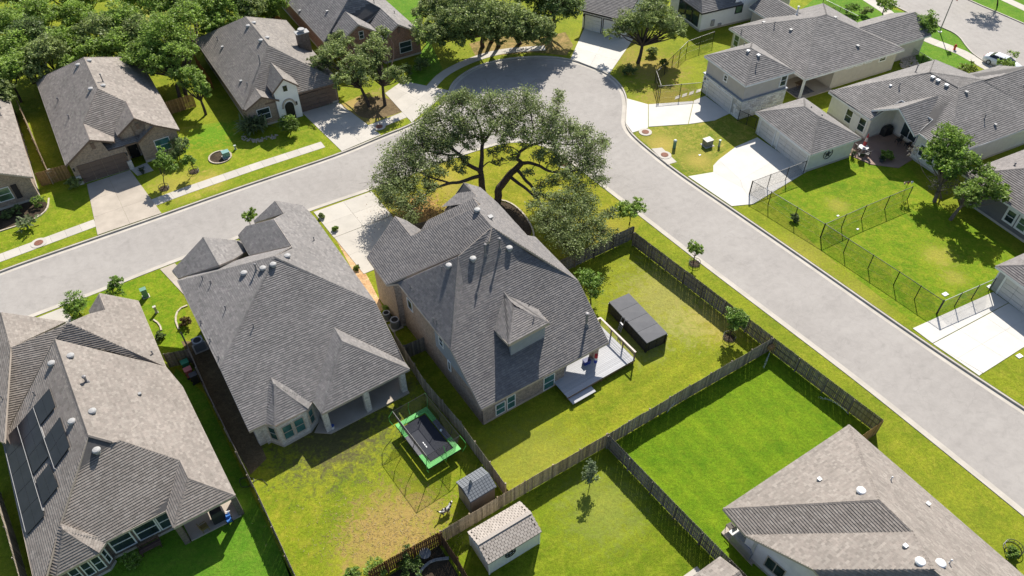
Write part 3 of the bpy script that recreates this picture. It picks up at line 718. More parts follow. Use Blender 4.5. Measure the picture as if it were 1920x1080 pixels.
# ================================================================== big house in the middle
def hero():
    A = 33.5; O = G(903, 767.5, 2.75)
    h = House('house', 'big two-storey brick house with steep dark roof, rear dormer and white deck, under the oak', 'house', O, 'grey', trim='trim_tan')
    h.tone = ((.17, .158, .152), (.152, .143, .14), (.188, .174, .165))
    a = R(A); ex = np.array([math.cos(a), math.sin(a)]); ey = np.array([-math.sin(a), math.cos(a)])
    L = lambda x, y, z=0: np.array([*(O+ex*x+ey*y), z])
    RL, RRr = P(903, 767.5, 2.75), P(1141.5, 641.8, 2.62); Br1 = P(868, 533, 7.8)
    low = pl3(RL, RRr, Br1); Br2, RRh, ULr = on(low, 995, 478), on(low, 1083.6, 526), on(low, 845, 655)
    AP = P(922, 426, 10.0); up = pl3(Br1, Br2, AP); HX = on(up, 859, 481)
    ULf = P(745.6, 530.6, ULr[2]); 
    h.roof([[RL, RRr, RRh, Br2, Br1, ULr]], name='roof')
    h.roof([[Br1, Br2, AP, HX], [ULr, Br1, HX], [ULf, ULr, HX]], name='roof', fascia=.16)
    # front-facing steep hip seen only as a thin strip, and the front wing
    Fr, Ff = P(724.8, 534, 5.35), P(687.8, 482, 5.35); F = pl3(Fr, Ff, AP)
    f_ = lambda u, v: on(F, u, v)
    RT = f_(891, 389); GV, GP = f_(771, 442.7), f_(741, 405.6)
    h.roof([[ULf+np.array((*(-ey*.1), -.02)), HX, on(up, 917, 453), Fr]], caps=False, shingles=False)
    R4 = pl3(AP, RRh, P(1003, 444, RRh[2])); r_ = lambda u, v: on(R4, u, v)
    h.roof([[Ff, Fr, f_(917, 453), AP, RT, GV, GP], [AP, RRh, r_(1003, 444), r_(988, 441.5), r_(933, 381), r_(901, 352), r_(870, 343), r_(877, 346), r_(894, 369), r_(887, 372), r_(901, 384), RT]])
    gr = pls(GP, A, .9); h.roof([[GV, GP, on(gr, 762, 414), on(gr, 790, 432)]], caps=False)
    f2 = pls(r_(888, 372), A+180, .55); h.roof([[on(f2, 788, 435), r_(899, 386), r_(888, 372), on(f2, 834, 398), on(f2, 802, 413)]], caps=False)
    f3 = pls(r_(870, 343), A+180, .75); h.roof([[on(f3, 833, 396), r_(890, 373), r_(894, 369), r_(877, 346), r_(869, 343)]], caps=False)
    # dormer
    dz = 6.0; d0 = on(low, 944.7, 548); d1 = P(963, 574.6, d0[2]); c1, c2 = P(954, 646, dz), P(1030, 604.7, dz)
    v1, v2 = on(low, 928.5, 620), on(low, 1008, 583)
    h.roof([[c1, c2, d1], [d0, d1, c2, v2], [c1, d1, d0, v1]], fascia=.26)
    h.wall(inset([c1, c2, (d0+v2)/2, (d0+v1)/2], .22)[:2]+[(d0[:2]+v2[:2])/2, (d0[:2]+v1[:2])/2], 'siding_blue', z0=4.2, default=dz, found=0, name='dormer_wall', zmin_top=dz-.2)
    XW, YB, YF = 12.6, .35, 18.0
    loop = [L(.3, YB), L(8.4, YB), L(8.4, 4.2), L(XW, 4.2), L(XW, 15.5), L(9.5, 19), L(3.0, 20.5), L(-.2, 18.0), L(-.2, 13.7), L(.35, 13.5)]
    h.wall(loop, 'brick_grey', default=5.2, foundm='conc_o')
    h.wall([L(.25, 13.45), L(.25, .45)], 'brick_tan', closed=False, z0=0, zmax=5.2, found=0)
    h.wall([L(.22, 7.5), L(.22, .6)], 'siding_blue', closed=False, z0=3.0, found=0, name='siding')
    h.wall([L(-.24, 17.9), L(-.24, 13.6)], 'brick_tan', closed=False, found=0)
    pc = G(1147, 680)
    h.column(L(11.9, .75), .55, 'brick_tan', rz=a)
    w0, w1 = L(.3, YB), L(8.4, YB)
    for q in (((929, 780), (947, 750)), ((950, 769), (966, 737)), ((1018, 733), (1040, 698))): h.window(w0, w1, *q, glass='glass_teal', frame='trim_w')
    l0, l1 = L(.22, 7.5), L(.22, .6)
    h.window(l0, l1, (826, 644), (836, 672), frame='trim_w') if False else h.window(l0, l1, rect=(1.1, .7, 4.0, 5.1)); h.window(l0, l1, rect=(2.2, .45, 2.0, 3.2), rows=1)
    h.window(L(.25, 13.45), L(.25, .45), rect=(1.6, .9, 3.6, 4.8), rows=1)
    h.window(L(8.4, 4.2), L(XW, 4.2), rect=(1.4, 1.8, .3, 2.3), rows=1, cols=2, name='patio_door')
    for q in ((895, 399), (842, 503), (887, 490), (955, 470)): h.vent(*q, r=.33)
    h.vent(920, 412, r=.26, kind='box')
    h.pipe(910.5, 481, 1.0, .075, capm='vent_w'); h.pipe(937, 469, .95, .075); h.pipe(1099, 612, 1.25, .11)
    for q in ((829, 510), (770, 543), (813, 606), (820, 610), (895, 559), (992, 578), (1001, 603), (987, 443)): h.pipe(*q, .24, .035)
    return h, L
HERO, hL = hero()
# ================================================================== house with the solar panels (bottom left)
def solar():
    A = 32.5; O = G(441, 929, 2.9)
    h = House('house', 'dark brick house with black solar panels on its brown roof, at lower left corner', 'house', O, 'warm')
    a = R(A); ex = np.array([math.cos(a), math.sin(a)]); ey = np.array([-math.sin(a), math.cos(a)])
    L = lambda x, y, z=0: np.array([*(O+ex*x+ey*y), z])
    z = 2.9; rg0, rg1 = P(103.6, 636.6, 6.8), P(165.8, 816, 6.8); c0, c1, c2 = P(311, 688, z), P(342, 725, z), P(441, 929, z)
    right = pl3(rg0, rg1, (c0+c1)/2); c0 = on(right, 311, 688); c1 = on(right, 342, 725); r_ = lambda u, v: on(right, u, v); s0, s1 = r_(210, 828), r_(225, 825.7); s2 = s3 = None
    lE1 = P(61.7, 1080, z); lE0 = P(6.7, 835, z); left = pl3(rg0, rg1, lE0); rearL = P(68, 1105, z)
    bR = P(200, 1015, z); rm = P(311.5, 957.5, z); rear = pl3(rg1, bR, rm); pL = P(325, 990, z)
    R2_ = pl3(c1, c2, s1); s2 = on(R2_, 337, 863.5); s3 = on(R2_, 353, 897)
    h.roof([[rg0, rg1, s0, s1, c1, c0], [s1, s2, s3, c2, c1], [rg1, on(rear, 118, 965), on(rear, 112, 984), on(rear, 90, 1078), bR, rm, s2, s1, s0],
            [rg0, on(left, 5, 831), lE0, lE1, on(left, 80, 1105), on(left, 112, 984), on(left, 118, 965), rg1], [c2, pL, s3], [s3, pL, rm, s2]])
    pk, pt = P(119, 994, 4.5), P(114, 983, 4.5); b1, b2, b3 = P(106, 1080, z), P(185, 1038, z), P(200, 1014, z)
    h.roof([[b1, b2, pk], [b2, b3, pt, pk], [pk, pt, P(78, 1072, z+.1), b1]])
    # front wing: hip whose rear slope shows as a dark wedge
    ap = P(129.5, 605.5, 6.0); wr = pls(ap, A-90, .6); wR = pl3(ap, c0, P(259, 564, z)); wR_ = lambda u, v: on(wR, u, v)
    gq, gp = wR_(198, 581), wR_(186.5, 550); gl = pls(gp, A+180, .7)
    h.roof([[ap, on(wr, 101, 640), on(wr, 200, 657), c0+np.array((0, 0, .02))], [ap, c0, P(259, 564, z), gp, gq, wR_(167, 589)]])
    h.roof([[gp, gq, on(gl, 170, 590), on(gl, 166.8, 583)]], caps=False)
    # left front wing
    t0 = P(2, 586, 5.6); wl = pls(t0, A, .6); wd = pls(t0, A+180, .6)
    t1 = P(20, 652, 5.6)
    h.roof([[t1, t0, on(wl, 122, 603), on(wl, 104, 612), on(wl, 50, 638)], [t0, t1, on(wd, 8, 830), on(wd, -60, 800), on(wd, -70, 640)]])
    wf = pls(ap, A-90, .6); h.roof([[ap, t1+np.array((0, 0, -.02)), on(wf, 3, 830), on(wf, 98, 642)]], caps=False)
    YB = 1.8
    h.wall([L(-12.7, YB), L(-4.3, YB), L(-4.3, 4.5), L(-.9, 4.5), L(-1.4, 20.5), L(-12.7, 20)], 'brick_dk', default=2.9)
    bay = inset([b1[:2], b2[:2], b3[:2], L(-9, 3)[:2], L(-12, 3)[:2]], .3); h.wall([bay[4], bay[0], bay[1], bay[2]], 'brick_dk', closed=False, default=2.9) if False else None
    B0, B1, B2 = inset([b1[:2], b2[:2], b3[:2], L(-9, 4)[:2], L(-12.5, 4)[:2]], .32)[:3]
    h.wall([L(-12.3, .6), B0, B1, B2], 'brick_dk', closed=False, default=2.85)
    l = np.linalg.norm(B1-B0)
    for t in (.22, .55, .85): h.window(B0, B1, rect=(l*t, l*.26, .7, 2.5), frame='trim_w', rows=2)
    l = np.linalg.norm(B2-B1); h.window(B1, B2, rect=(l*.5, l*.62, .7, 2.5))
    w0, w1 = L(-12.7, YB), L(-4.3, YB); W = 8.4
    for t in (.56, .76, .92): h.window(w0, w1, rect=(W*t+.1, 1.5 if t < .9 else 1.1, .6, 2.5), rows=2, fw=.09)
    h.column(G(452, 962), .4, 'brick_dk', rz=a); h.column(L(-4.2, .3), .4, 'brick_dk', rz=a)
    h.slab([G(360, 1015), G(453, 968), L(-.4, 4.5), L(-4.3, 4.5)], .12, 'conc_o')
    h.wall([G(436, 938), G(455, 966)], 'stone_lt', closed=False, zmax=.9, name='low_wall', found=0)
    for q in ((100, 686), (135, 672), (176, 776), (138, 795), (184, 849)): h.vent(*q, r=.33)
    h.pipe(165, 719, .5, .09); h.vent(265, 743, r=.14, kind='box'); h.pipe(288, 667, .2, .04)
    for q in ((68, 744), (8, 752), (22, 918), (32, 945)): h.pipe(*q, .25, .035)
    # solar modules, lying on the left slope
    n = left[0] if left[0][2] > 0 else -left[0]; D = (rg1-rg0)/np.linalg.norm(rg1-rg0); U = np.cross(n, D); U = U/np.linalg.norm(U)
    if U[2] < 0: U = -U
    arr = thing('solar_array', 'black solar panel array mounted on the brown left slope of the roof', 'solar panels', on(left, 60, 860))
    mod = NT('solar_cell_glass', .35, .5); mod.col(mod.ramp(mod.noise(1.2, 3), [(.3, (.012, .013, .018)), (.7, (.022, .023, .03))]))
    mfr = mat('black_module_frame', (.02, .02, .022), .4); off = np.array(arr.location)
    rot = Matrix(((D[0], U[0], n[0]), (D[1], U[1], n[1]), (D[2], U[2], n[2]))).to_euler()
    o0 = on(left, 6, 833.5)+n*.16           # lower left corner of the array
    e2 = on(left, 53.5, 1001)+n*.16; o1 = on(left, 95.5, 730)+n*.16
    Lr = np.linalg.norm(e2-o0)/9.2; cols = [(0, 9), (2, 4), (6, 0)]
    b = MB(); hw = 1.0
    # rows climb the slope; each row is a run of modules along the ridge direction
    q0 = lambda u, v: on(left, u, v)+n*.15
    rowsdef = []
    rowdir = D
    corners = [((8.5, 827), (53.5, 1004), (87, 967), (38, 797)), ((38, 797), (66, 890), (95, 855), (67, 762)), ((67, 762), (79, 798), (107, 763), (95.5, 729)), ((80, 832), (105, 878), (134, 838), (115, 783)), ((71, 900), (84, 948), (113, 912), (95, 870)) ]
    ns = (5, 3, 1, 2, 1)
    for (A_, B_, C_, D_), k in zip(corners, ns):
        qa, qb, qc, qd = (q0(*z_) for z_ in (A_, B_, C_, D_))
        for i in range(k):
            for j in range(2):
                s0_, s1_, t0_, t1_ = i/k, (i+1)/k, j/2, (j+1)/2
                f = lambda s_, t_: (qa*(1-s_)+qb*s_)*(1-t_)+(qd*(1-s_)+qc*s_)*t_
                p4 = [f(s0_, t0_), f(s1_, t0_), f(s1_, t1_), f(s0_, t1_)]; c = sum(p4)/4
                p4 = [p+(c-p)*.018 for p in p4]; m = MB()
                nn = np.cross(p4[1]-p4[0], p4[3]-p4[0]); p4 = p4 if nn[2] > 0 else p4[::-1]
                m.poly(p4, mi=0); lo = [p-n*.04 for p in p4]
                for e in range(4): m.poly([lo[e], lo[(e+1) % 4], p4[(e+1) % 4], p4[e]], mi=1)
                m.build('solar_panel', [mod.m, mfr], arr)
    rb = MB()
    for (u0, v0), (u1, v1) in (((12, 838), (52, 998)), ((36, 800), (84, 958)), ((66, 765), (106, 880))):
        rb.bar(q0(u0, v0)-n*.09, q0(u1, v1)-n*.09, .05, .05)
        rb.bar(q0(u0, v0)+n*.012, q0(u1, v1)+n*.012, .03, .02)
    rb.build('mounting_rail', M['galv'], arr)
    return h, L
SOL, sL = solar()
# ================================================================== house at the lower right
def lower_right():
    A = 33.; z = 2.9; O = G(1355.6, 955.6, z)
    h = House('house', 'tan-roofed pale house with corner patio and covered barbecue, at lower right corner', 'house', O, 'warm', trim='trim_tan')
    a = R(A); ex = np.array([math.cos(a), math.sin(a)]); ey = np.array([-math.sin(a), math.cos(a)])
    L = lambda x, y, zz=0: np.array([*(O+ex*x+ey*y), zz])
    cL, cT, cR = P(1356, 954, z), P(1592, 796.5, z), P(1905, 1067, z); ap = P(1648, 937, 6.4); ap2 = P(1710, 997, 6.4)
    dk = pl3(cL, ap, P(1397, 1003, z)); c3 = P(1397, 1003, z); ap3 = P(1755, 1042, 6.4)
    right = pl3(ap, cT, cR); e2 = on(right, 1750, 1067); far2 = pl3(c3, ap2, e2); pk = on(far2, 1526, 1068)
    EE = cT+(cR-cT)*1.5
    h.roof([[cL, cT, ap], [cT, EE, ap2+(EE-cT)*.75, e2, ap2, ap], [cL, ap, ap2, c3], [c3, ap2, e2, pk]])
    rk = (pk-c3); lo_ = np.array([*(pk[:2]+rk[:2]*1.6), z]); h.roof([[pk, e2, e2+(lo_-pk), lo_]], caps=False)
    w0 = G(1408, 1058); 
    TP = inset([cL[:2], cT[:2], (cT+(cR-cT)*1.5)[:2], (cT+(cR-cT)*1.5-np.array((*ex, 0))*8)[:2], L(4, -11)[:2], L(0, -3)[:2]], .35)
    wa = c3[:2]+ex*.4; wb = wa+rk[:2]*2.4
    h.wall([TP[0]+ex*3.4, TP[1], TP[2], TP[2]-ex*6, wb, wa, TP[0]+ex*3.4-ey*.5], 'lav', default=3.0)
    h.window(wa, wb, rect=(2.5, 1.5, .8, 2.2), frame='trim_tan', cols=2, rows=1, out=-ex)
    h.slab([G(1352, 1000), G(1362, 988), TP[0]+ex*3.6-ey*.5, G(1415, 1055), G(1408, 1060)], .13, 'conc_o')
    h.column(TP[0]+ex*.1, .22, 'trim_gr', rz=a)
    h.wall([G(1356, 1003), G(1410, 1062)], 'trim_tan', closed=False, zmax=.16, found=0, name='kerb_edge')
    for q in ((1612, 925), (1722, 1058), (1760, 1061)): h.vent(*q, r=.36, m='vent_w')
    for q in ((1534, 903), (1737, 949), (1694, 1028)): h.vent(*q, r=.17, kind='box', m='vent_w')
    h.pipe(1668, 903, .25, .04, m='vent_w'); h.pipe(1777, 1059, .3, .04, m='vent_w')
    return h, L
LOW, lL = lower_right()
def frame_of(O, A):
    a = R(A); ex = np.array([math.cos(a), math.sin(a)]); ey = np.array([-math.sin(a), math.cos(a)]); O = np.array(O[:2])
    return a, ex, ey, (lambda x, y, z=0: np.array([*(O+ex*x+ey*y), z]))
# ================================================================== brick house, brown garage door (upper left)
def left_brick():
    O = G(123, 311, 2.9); a, ex, ey, L = frame_of(O, 31.5)
    h = House('house', 'tan-brick house with three front gables and brown garage door, left of the big side-yard tree', 'house', O, 'warm', e=.24, w=.4, var=.12, trim='trim_br')
    k = .65; z = 2.9; X = 12.3; W = lambda x, y: L(x, y, z+k*min(x, X-x))
    lB, lF, rF, rB = L(0, 21.2, z), L(0, 0, z), L(X, .4, z), L(X, 20.3, z)
    r0, r1 = L(6.15, 15.3, z+k*6.15), L(6.15, 6.9, z+k*6.15)
    p1, v1 = L(3.3, 0, 5.05), L(3.3, 3.7, 5.05); zz2 = z+k*4; a2, p2 = L(8.3, 4.9, zz2), L(8.3, 1.0, zz2); p3 = L(9.95, .3, z+k*2.35)
    rl, lv = L(5.4, .6, 5.05-k*2.1), L(6.0, 1.0, zz2-k*2.3)
    h.roof([[lB, lF, p1, v1, r1, r0], [r0, r1, a2, p2, p3, rF, rB], [lB, r0, rB]])
    fr = pl3(r1, v1, a2); 
    fz = lambda x, y: L(x, y, fr[1][2]-(fr[0][0]*(L(x, y)[0]-fr[1][0])+fr[0][1]*(L(x, y)[1]-fr[1][1]))/fr[0][2])
    h.roof([[r1, v1, fz(4.4, 1.6), fz(5.2, .9), fz(6.3, .9), fz(6.6, 2.6), a2]], caps=False)
    h.roof([[p1, v1, L(5.75, 2.2, 3.5), rl]], caps=False)
    h.roof([[a2, p2, lv, L(6.0, 3.2, zz2-k*2.3)]], caps=False)
    h.roof([[p3, L(9.95, 1.9, p3[2]), L(7.6, 1.9, 2.9), L(7.6, .3, 2.9)]], caps=False)
    h.roof([[L(4.3, .42, 2.98), L(7.9, .42, 3.0), L(7.9, 2.6, 3.7), L(4.3, 2.6, 3.72)]], caps=False)
    h.wall([L(.35, .3), L(6.3, .3), L(6.3, 2.4), L(7.7, 2.4), L(7.7, .6), L(X-.35, .7), L(X-.35, 20), L(.35, 20.7)], 'brick_tan', default=2.9, foundm='conc')
    g0, g1 = L(.35, .3), L(6.3, .3)
    h.wall([L(6.2, 1.25), L(10.2, 1.25)], 'brick_tan', z0=2.75, closed=False, found=0, default=3.2)
    b = MB(); b.box((*(L(7.0, 1.2)[:2]), 2.72), (1.5, .25, .35), a); b.build('entry_beam', M['trim_w'], h.t)
    h.garage_door(g0, g1, (160, 343), (230, 287), 'door_br', rect=(L(3.45, .3)[:2], 4.88, 0, 2.2, ex))
    for x, zb in ((.62, 1.), (6.05, 1.)):
        b = MB(); b.box((*(L(x, .24)[:2]), .55), (.5, .16, 1.1), a); b.build('stone_base', M['stone_w'], h.t)
    b = MB(); b.box((*(L(3.3, .26)[:2]), 4.1), (.4, .08, .75), a); b.build('attic_vent', M['trim_br'], h.t)
    b = MB(); b.box((*(L(8.3, .9)[:2]), 4.5), (.35, .08, .7), a); b.build('attic_vent', M['trim_br'], h.t)
    dr = MB(); dr.box((*(L(7.0, 2.34)[:2]), 1.15), (1.0, .08, 2.3), a); d = dr.build('front_door', M['door_dk'], h.t)
    hd = MB(); hd.box((*(L(7.35, 2.28)[:2]), 1.05), (.05, .06, .2), a); hd.build('handle', M['galv'], d)
    h.window(L(7.7, .6), L(X-.35, .7), rect=(2.4, 1.7, .8, 2.4), glass='glass_teal', out=-ey)
    for x in (.55, 6.1):
        l_ = MB(); l_.box((*(L(x, .2)[:2]), 2.0), (.14, .14, .35), a); l_.build('wall_lantern', M['trim_dk'], h.t)
    for q in ((148, 126), (172, 171)): h.vent(*q, r=.34)
    for q in ((169, 118), (195, 165)): h.vent(*q, r=.34)
    h.pipe(111, 192, .25, .05); h.pipe(131, 224, .25, .05); h.pipe(195, 157, .9, .06)
    return h
left_brick()
# ================================================================== house with the white entry (upper middle left)
def white_entry():
    O = G(456, 207, 2.9); a, ex, ey, L = frame_of(O, 31)
    h = House('house', 'brown-roofed house with white arched entry and dark garage door, beside the twin oaks', 'house', O, 'brown', e=.24, w=.4, var=.12, trim='trim_br')
    k = .65; z = 2.9; X = 12.2
    lB, lF, rF, rB = L(-.2, 20.7, z), L(0, .2, z), L(X, 0, z), L(X, 19.5, z); r0, r1 = L(6.05, 15.0, 6.83), L(6.05, 6.0, 6.83)
    gl = L(7.1, .2, z)
    h.roof([[lB, lF, r1, r0], [r0, r1, rF, rB], [r1, lF, L(3.5, .1, z), gl, rF], [lB, r0, rB]])
    s1, s0 = L(2.4, -.3, 4.1), L(2.4, 2.3, 4.1)
    h.roof([[s1, s0, L(.2, .4, 2.95), L(.2, -.3, 2.95)], [s0, s1, L(4.3, -.3, 3.05), L(4.3, .5, 3.05)]])
    e1, e0 = L(5.35, -.5, 5.7), L(5.35, 3.9, 5.7)
    h.roof([[e1, e0, L(3.75, 1.6, 4.3), L(3.75, -.5, 4.3)], [e0, e1, L(6.95, -.5, 4.3), L(6.95, 1.6, 4.3)]])
    h.wall([L(.35, .6), L(.35, .1), L(3.9, .1), L(3.9, 1), L(6.8, 1), L(6.8, .8), L(X-.35, .55), L(X-.35, 19.2), L(.35, 20.3)], 'brick_tan', default=2.9)
    h.wall([L(3.95, 2.2), L(3.95, -.2), L(6.75, -.2), L(6.75, 2.2)], 'stucco_w', closed=False, default=4.6, name='entry_wall', foundm='conc', found=0)
    h.garage_door(L(6.8, .8), L(X-.35, .55), (566.7, 208), (629, 163), 'door_br', rect=(L(9.3, .6)[:2], 4.88, 0, 2.25, ex))
    d = MB(); pts = [(-.55, 0), (.55, 0), (.55, 1.9), (.4, 2.2), (.15, 2.36), (-.15, 2.36), (-.4, 2.2), (-.55, 1.9)]
    c = L(5.35, -.26); d.poly([(c[0]+ex[0]*x, c[1]+ex[1]*x, y+.05) for x, y in pts]); dd = d.build('front_door', M['door_dk'], h.t)
    t = MB(); ring = [(1.12, 1.9), (1.0, 2.35), (.72, 2.72), (.3, 2.92), (-.3, 2.92), (-.72, 2.72), (-1.0, 2.35), (-1.12, 1.9)]
    for (x0, y0), (x1, y1) in zip(ring, ring[1:]):
        q0, q1 = c+(*(ex*x0*.72), y0-.15), c+(*(ex*x1*.72), y1-.15); t.bar(q0, q1, .12, .2)
    t.build('stone_arch', M['trim_tan'], h.t)
    h.window(L(3.95, -.2), L(6.75, -.2), rect=(1.4, .5, 3.9, 4.6), frame='trim_dk', out=-ey)
    h.window(L(.35, .1), L(3.9, .1), rect=(1.9, 1.6, .9, 2.4), out=-ey)
    ln = MB(); c2 = L(6.3, -.28); ln.box((c2[0], c2[1], 2.0), (.16, .14, .4), a); ln.build('wall_lantern', M['trim_dk'], h.t)
    for q in ((466, 53), (490, 80)): h.vent(*q, r=.34)
    for q in ((477, 47), (502, 75)): h.vent(*q, r=.34)
    h.vent(418, 92, r=.2, kind='box'); h.vent(453, 156, r=.2, kind='box'); h.pipe(489, 121, .9, .07); h.pipe(409, 78, .3, .05); h.pipe(465, 164, .3, .05)
    b = MB(); cc = P(573, 96, 3.2); b.box((cc[0], cc[1], 2.9), (1.5, .9, 5.8), a); b.uv = [[(0, 0), (1, 0), (1, 1), (0, 1)]]*2+[[(0, 0), (1.2, 0), (1.2, 5.8), (0, 5.8)]]*4
    ch = b.build('chimney', M['brick_dk'], h.t); b = MB(); b.box((cc[0], cc[1], 5.85), (1.7, 1.1, .1), a); b.lathe((cc[0], cc[1], 5.9), [(.28, 0), (.28, .25), (.5, .26), (.42, .4)], 14); b.build('chimney_cap', M['galv'], ch)
    return h
white_entry()
# ================================================================== house at the top edge behind the twin oaks
def top_house():
    O = G(587, 57, 2.9); a, ex, ey, L = frame_of(O, 31)
    h = House('house', 'red-brown brick house with dark grey roof at the top edge, behind the twin oaks', 'house', O, 'grey', e=.26, w=.45, var=.12, trim='trim_tan')
    z = 2.9; k = .65; X = 12.3
    lB, lF = L(-.1, 22, z), L(0, -4.0, z); rF, rB = L(X, -8.8, z), L(X, 22, z); pk = L(8.9, -8.8, z+k*3.4)
    r1 = L(6.15, -.5, z+k*6.15); r0 = L(6.15, 16, z+k*6.15); pv = L(8.9, -3.3, pk[2])
    h.roof([[lB, lF, r1, r0], [r0, r1, pv, pk, rF, rB], [r1, lF, L(4.8, -3.9, z), pv]])
    h.roof([[pk, pv, L(6.2, -4.2, z+.5), L(6.2, -8.8, z+.5)]], caps=False)
    g1, g0 = L(4.2, -6.6, 5.4), L(4.2, -2.2, 5.4)
    h.roof([[g1, g0, L(1.6, -3.3, 3.7), L(1.6, -6.6, 3.7)], [g0, g1, L(6.6, -6.6, 3.8), L(6.6, -3.6, 3.8)]])
    h.wall([L(.35, -3.6), L(1.9, -3.6), L(1.9, -6.3), L(6.4, -6.3), L(6.5, -8.5), L(X-.35, -8.5), L(X-.35, 20), L(.35, 20)], 'brick_red', default=2.9)
    h.window(L(1.9, -6.3), L(6.4, -6.3), rect=(2.6, .7, 3.2, 4.3), frame='trim_w', out=-ey, glass='glass')
    h.window(L(6.5, -8.5), L(X-.35, -8.5), rect=(3.2, 1.8, .8, 2.4), out=-ey)
    b = MB(); b.box((*(L(9., -8.58)[:2]), 4.2), (.35, .1, .7), a); b.build('attic_vent', M['trim_br'], h.t)
    for q in ((563, 24), (614, 25)): h.vent(*q, r=.2, kind='box')
    h.pipe(702, 9, .4, .05); h.pipe(740, 28, .2, .04)
    return h
top_house()
# ================================================================== house at the far left edge
def edge_house():
    O = G(61, 332, 2.9); a, ex, ey, L = frame_of(O, 31.5)
    h = House('house', 'brick house cut by the left edge, with teal window between dark shutters', 'house', O, 'warm', e=.24, w=.4, var=.12, trim='trim_tan')
    z = 2.9; k = .6
    pk = L(-4.2, 0, z+k*4.2)
    h.roof([[L(0, 0, z), L(0, 21, z), L(-6, 21, z+k*6), L(-6, 4, z+k*6), L(-4.2, 2, pk[2]), pk], [pk, L(-4.2, 2, pk[2]), L(-8.4, 2, z), L(-8.4, 0, z)], [L(-6, 4, z+k*6), L(-6, 21, z+k*6), L(-12, 21, z), L(-12, 4, z)]])
    h.wall([L(-.35, .35), L(-.35, 20.6), L(-11.6, 20.6), L(-11.6, .35)], 'brick_tan', default=2.9, foundm='conc')
    h.window(L(-11.6, .35), L(-.35, .35), rect=(8.35, 1.45, .9, 2.5), glass='glass_green', out=-ey)
    for x in (-4.45, -2.05):
        b = MB(); b.box((*(L(x, .28)[:2]), 1.65), (.55, .07, 1.75), a); b.build('shutter', M['shut'], h.t)
    for q in ((3, 206), (4, 220)): h.pipe(*q, .3, .05)
    return h
edge_house()
# ================================================================== white modern house at the top
def white_house():
    O = G(1090, 19, 2.9); a, ex, ey, L = frame_of(O, -30.5)
    h = House('house', 'white rendered house with dark window frames and two white garage doors at the top edge', 'house', O, 'grey', e=.26, w=.45, var=.1, trim='trim_dk')
    h.roof([[L(-.3, 0, 2.9), L(6.8, 0, 2.9), L(6.8, 9, 6.5), L(-.3, 9, 6.5)], [L(6.8, 9, 6.5), L(6.8, 18, 2.9), L(-.3, 18, 2.9), L(-.3, 9, 6.5)]])
    h.wall([L(.1, .4), L(6.5, .4), L(6.5, 17), L(.1, 17)], 'stucco_w', default=2.9)
    w0, w1 = L(.1, .4), L(6.5, .4)
    for q in (1.75, 4.7): h.garage_door(w0, w1, 0, 0, 'door_w', rect=(L(q, .4)[:2], 2.6, 0, 2.25, ex), cols=2)
    l_ = MB(); l_.box((*(L(.28, .3)[:2]), 2.1), (.14, .14, .3), a); l_.build('wall_lantern', M['trim_dk'], h.t)
    c = G(1311, 60); f0, f1 = G(1462, 24), G(1276, 34); t1 = (f0-c)/np.linalg.norm(f0-c); t2 = np.array([-t1[1], t1[0]])
    Q = lambda x, y, z=0: np.array([*(c+t1*x+t2*y), z])
    h.roof([[Q(-.4, -.4, 3.0), Q(6.6, -.4, 3.0), Q(5.2, 3.2, 5.2), Q(1.5, 3.2, 5.2)], [Q(-.4, -.4, 3.0), Q(1.5, 3.2, 5.2), Q(1.5, 8, 5.2), Q(-.4, 8, 3.0)], [Q(6.6, -.4, 3.0), Q(6.6, 8, 3.0), Q(5.2, 8, 5.2), Q(5.2, 3.2, 5.2)]])
    h.roof([[Q(5.5, -.3, 5.4), Q(16, -.3, 5.4), Q(16, 5, 8), Q(5.5, 5, 8)], [Q(16, 5, 8), Q(16, 10, 5.4), Q(5.5, 10, 5.4), Q(5.5, 5, 8)]])
    h.wall([Q(0, 0), Q(6.0, 0), Q(6.0, 7.8), Q(0, 7.8)], 'stucco_w', default=3.0, foundm='conc')
    h.wall([Q(6.0, .01), Q(15.7, .01), Q(15.7, 9.6), Q(6.0, 9.6)], 'stucco_w', default=5.4, foundm='conc')
    A_, B_ = Q(6, 0), Q(15.7, 0)
    h.window(A_, B_, (1377, 26), (1394, 6), frame='trim_dk', glass='glass_green', rows=1, fw=.1); h.window(A_, B_, (1412, 25), (1422, 7), frame='trim_dk', glass='glass', rows=1, fw=.1)
    b = MB(); p = Q(14.6, -.05); b.box((p[0], p[1], 1.3), (1.7, .1, 2.3), math.atan2(t1[1], t1[0])); b.build('side_door', M['trim_gr'], h.t)
    for i in range(3): h.window(Q(0, 7.8), Q(0, 0), rect=(3.0+i*1.7, 1.6, .5, 2.7), frame='trim_dk', rows=1, fw=.1, out=-t1)
    for x in (2.0, 3.3):
        b = MB(); p = Q(x, -.12); b.box((p[0], p[1], 1.0 if x < 3 else .5), (.5, .2, .9 if x < 3 else .4), math.atan2(t1[1], t1[0])); b.build('utility_box', M['galv'], h.t)
    return h
white_house()
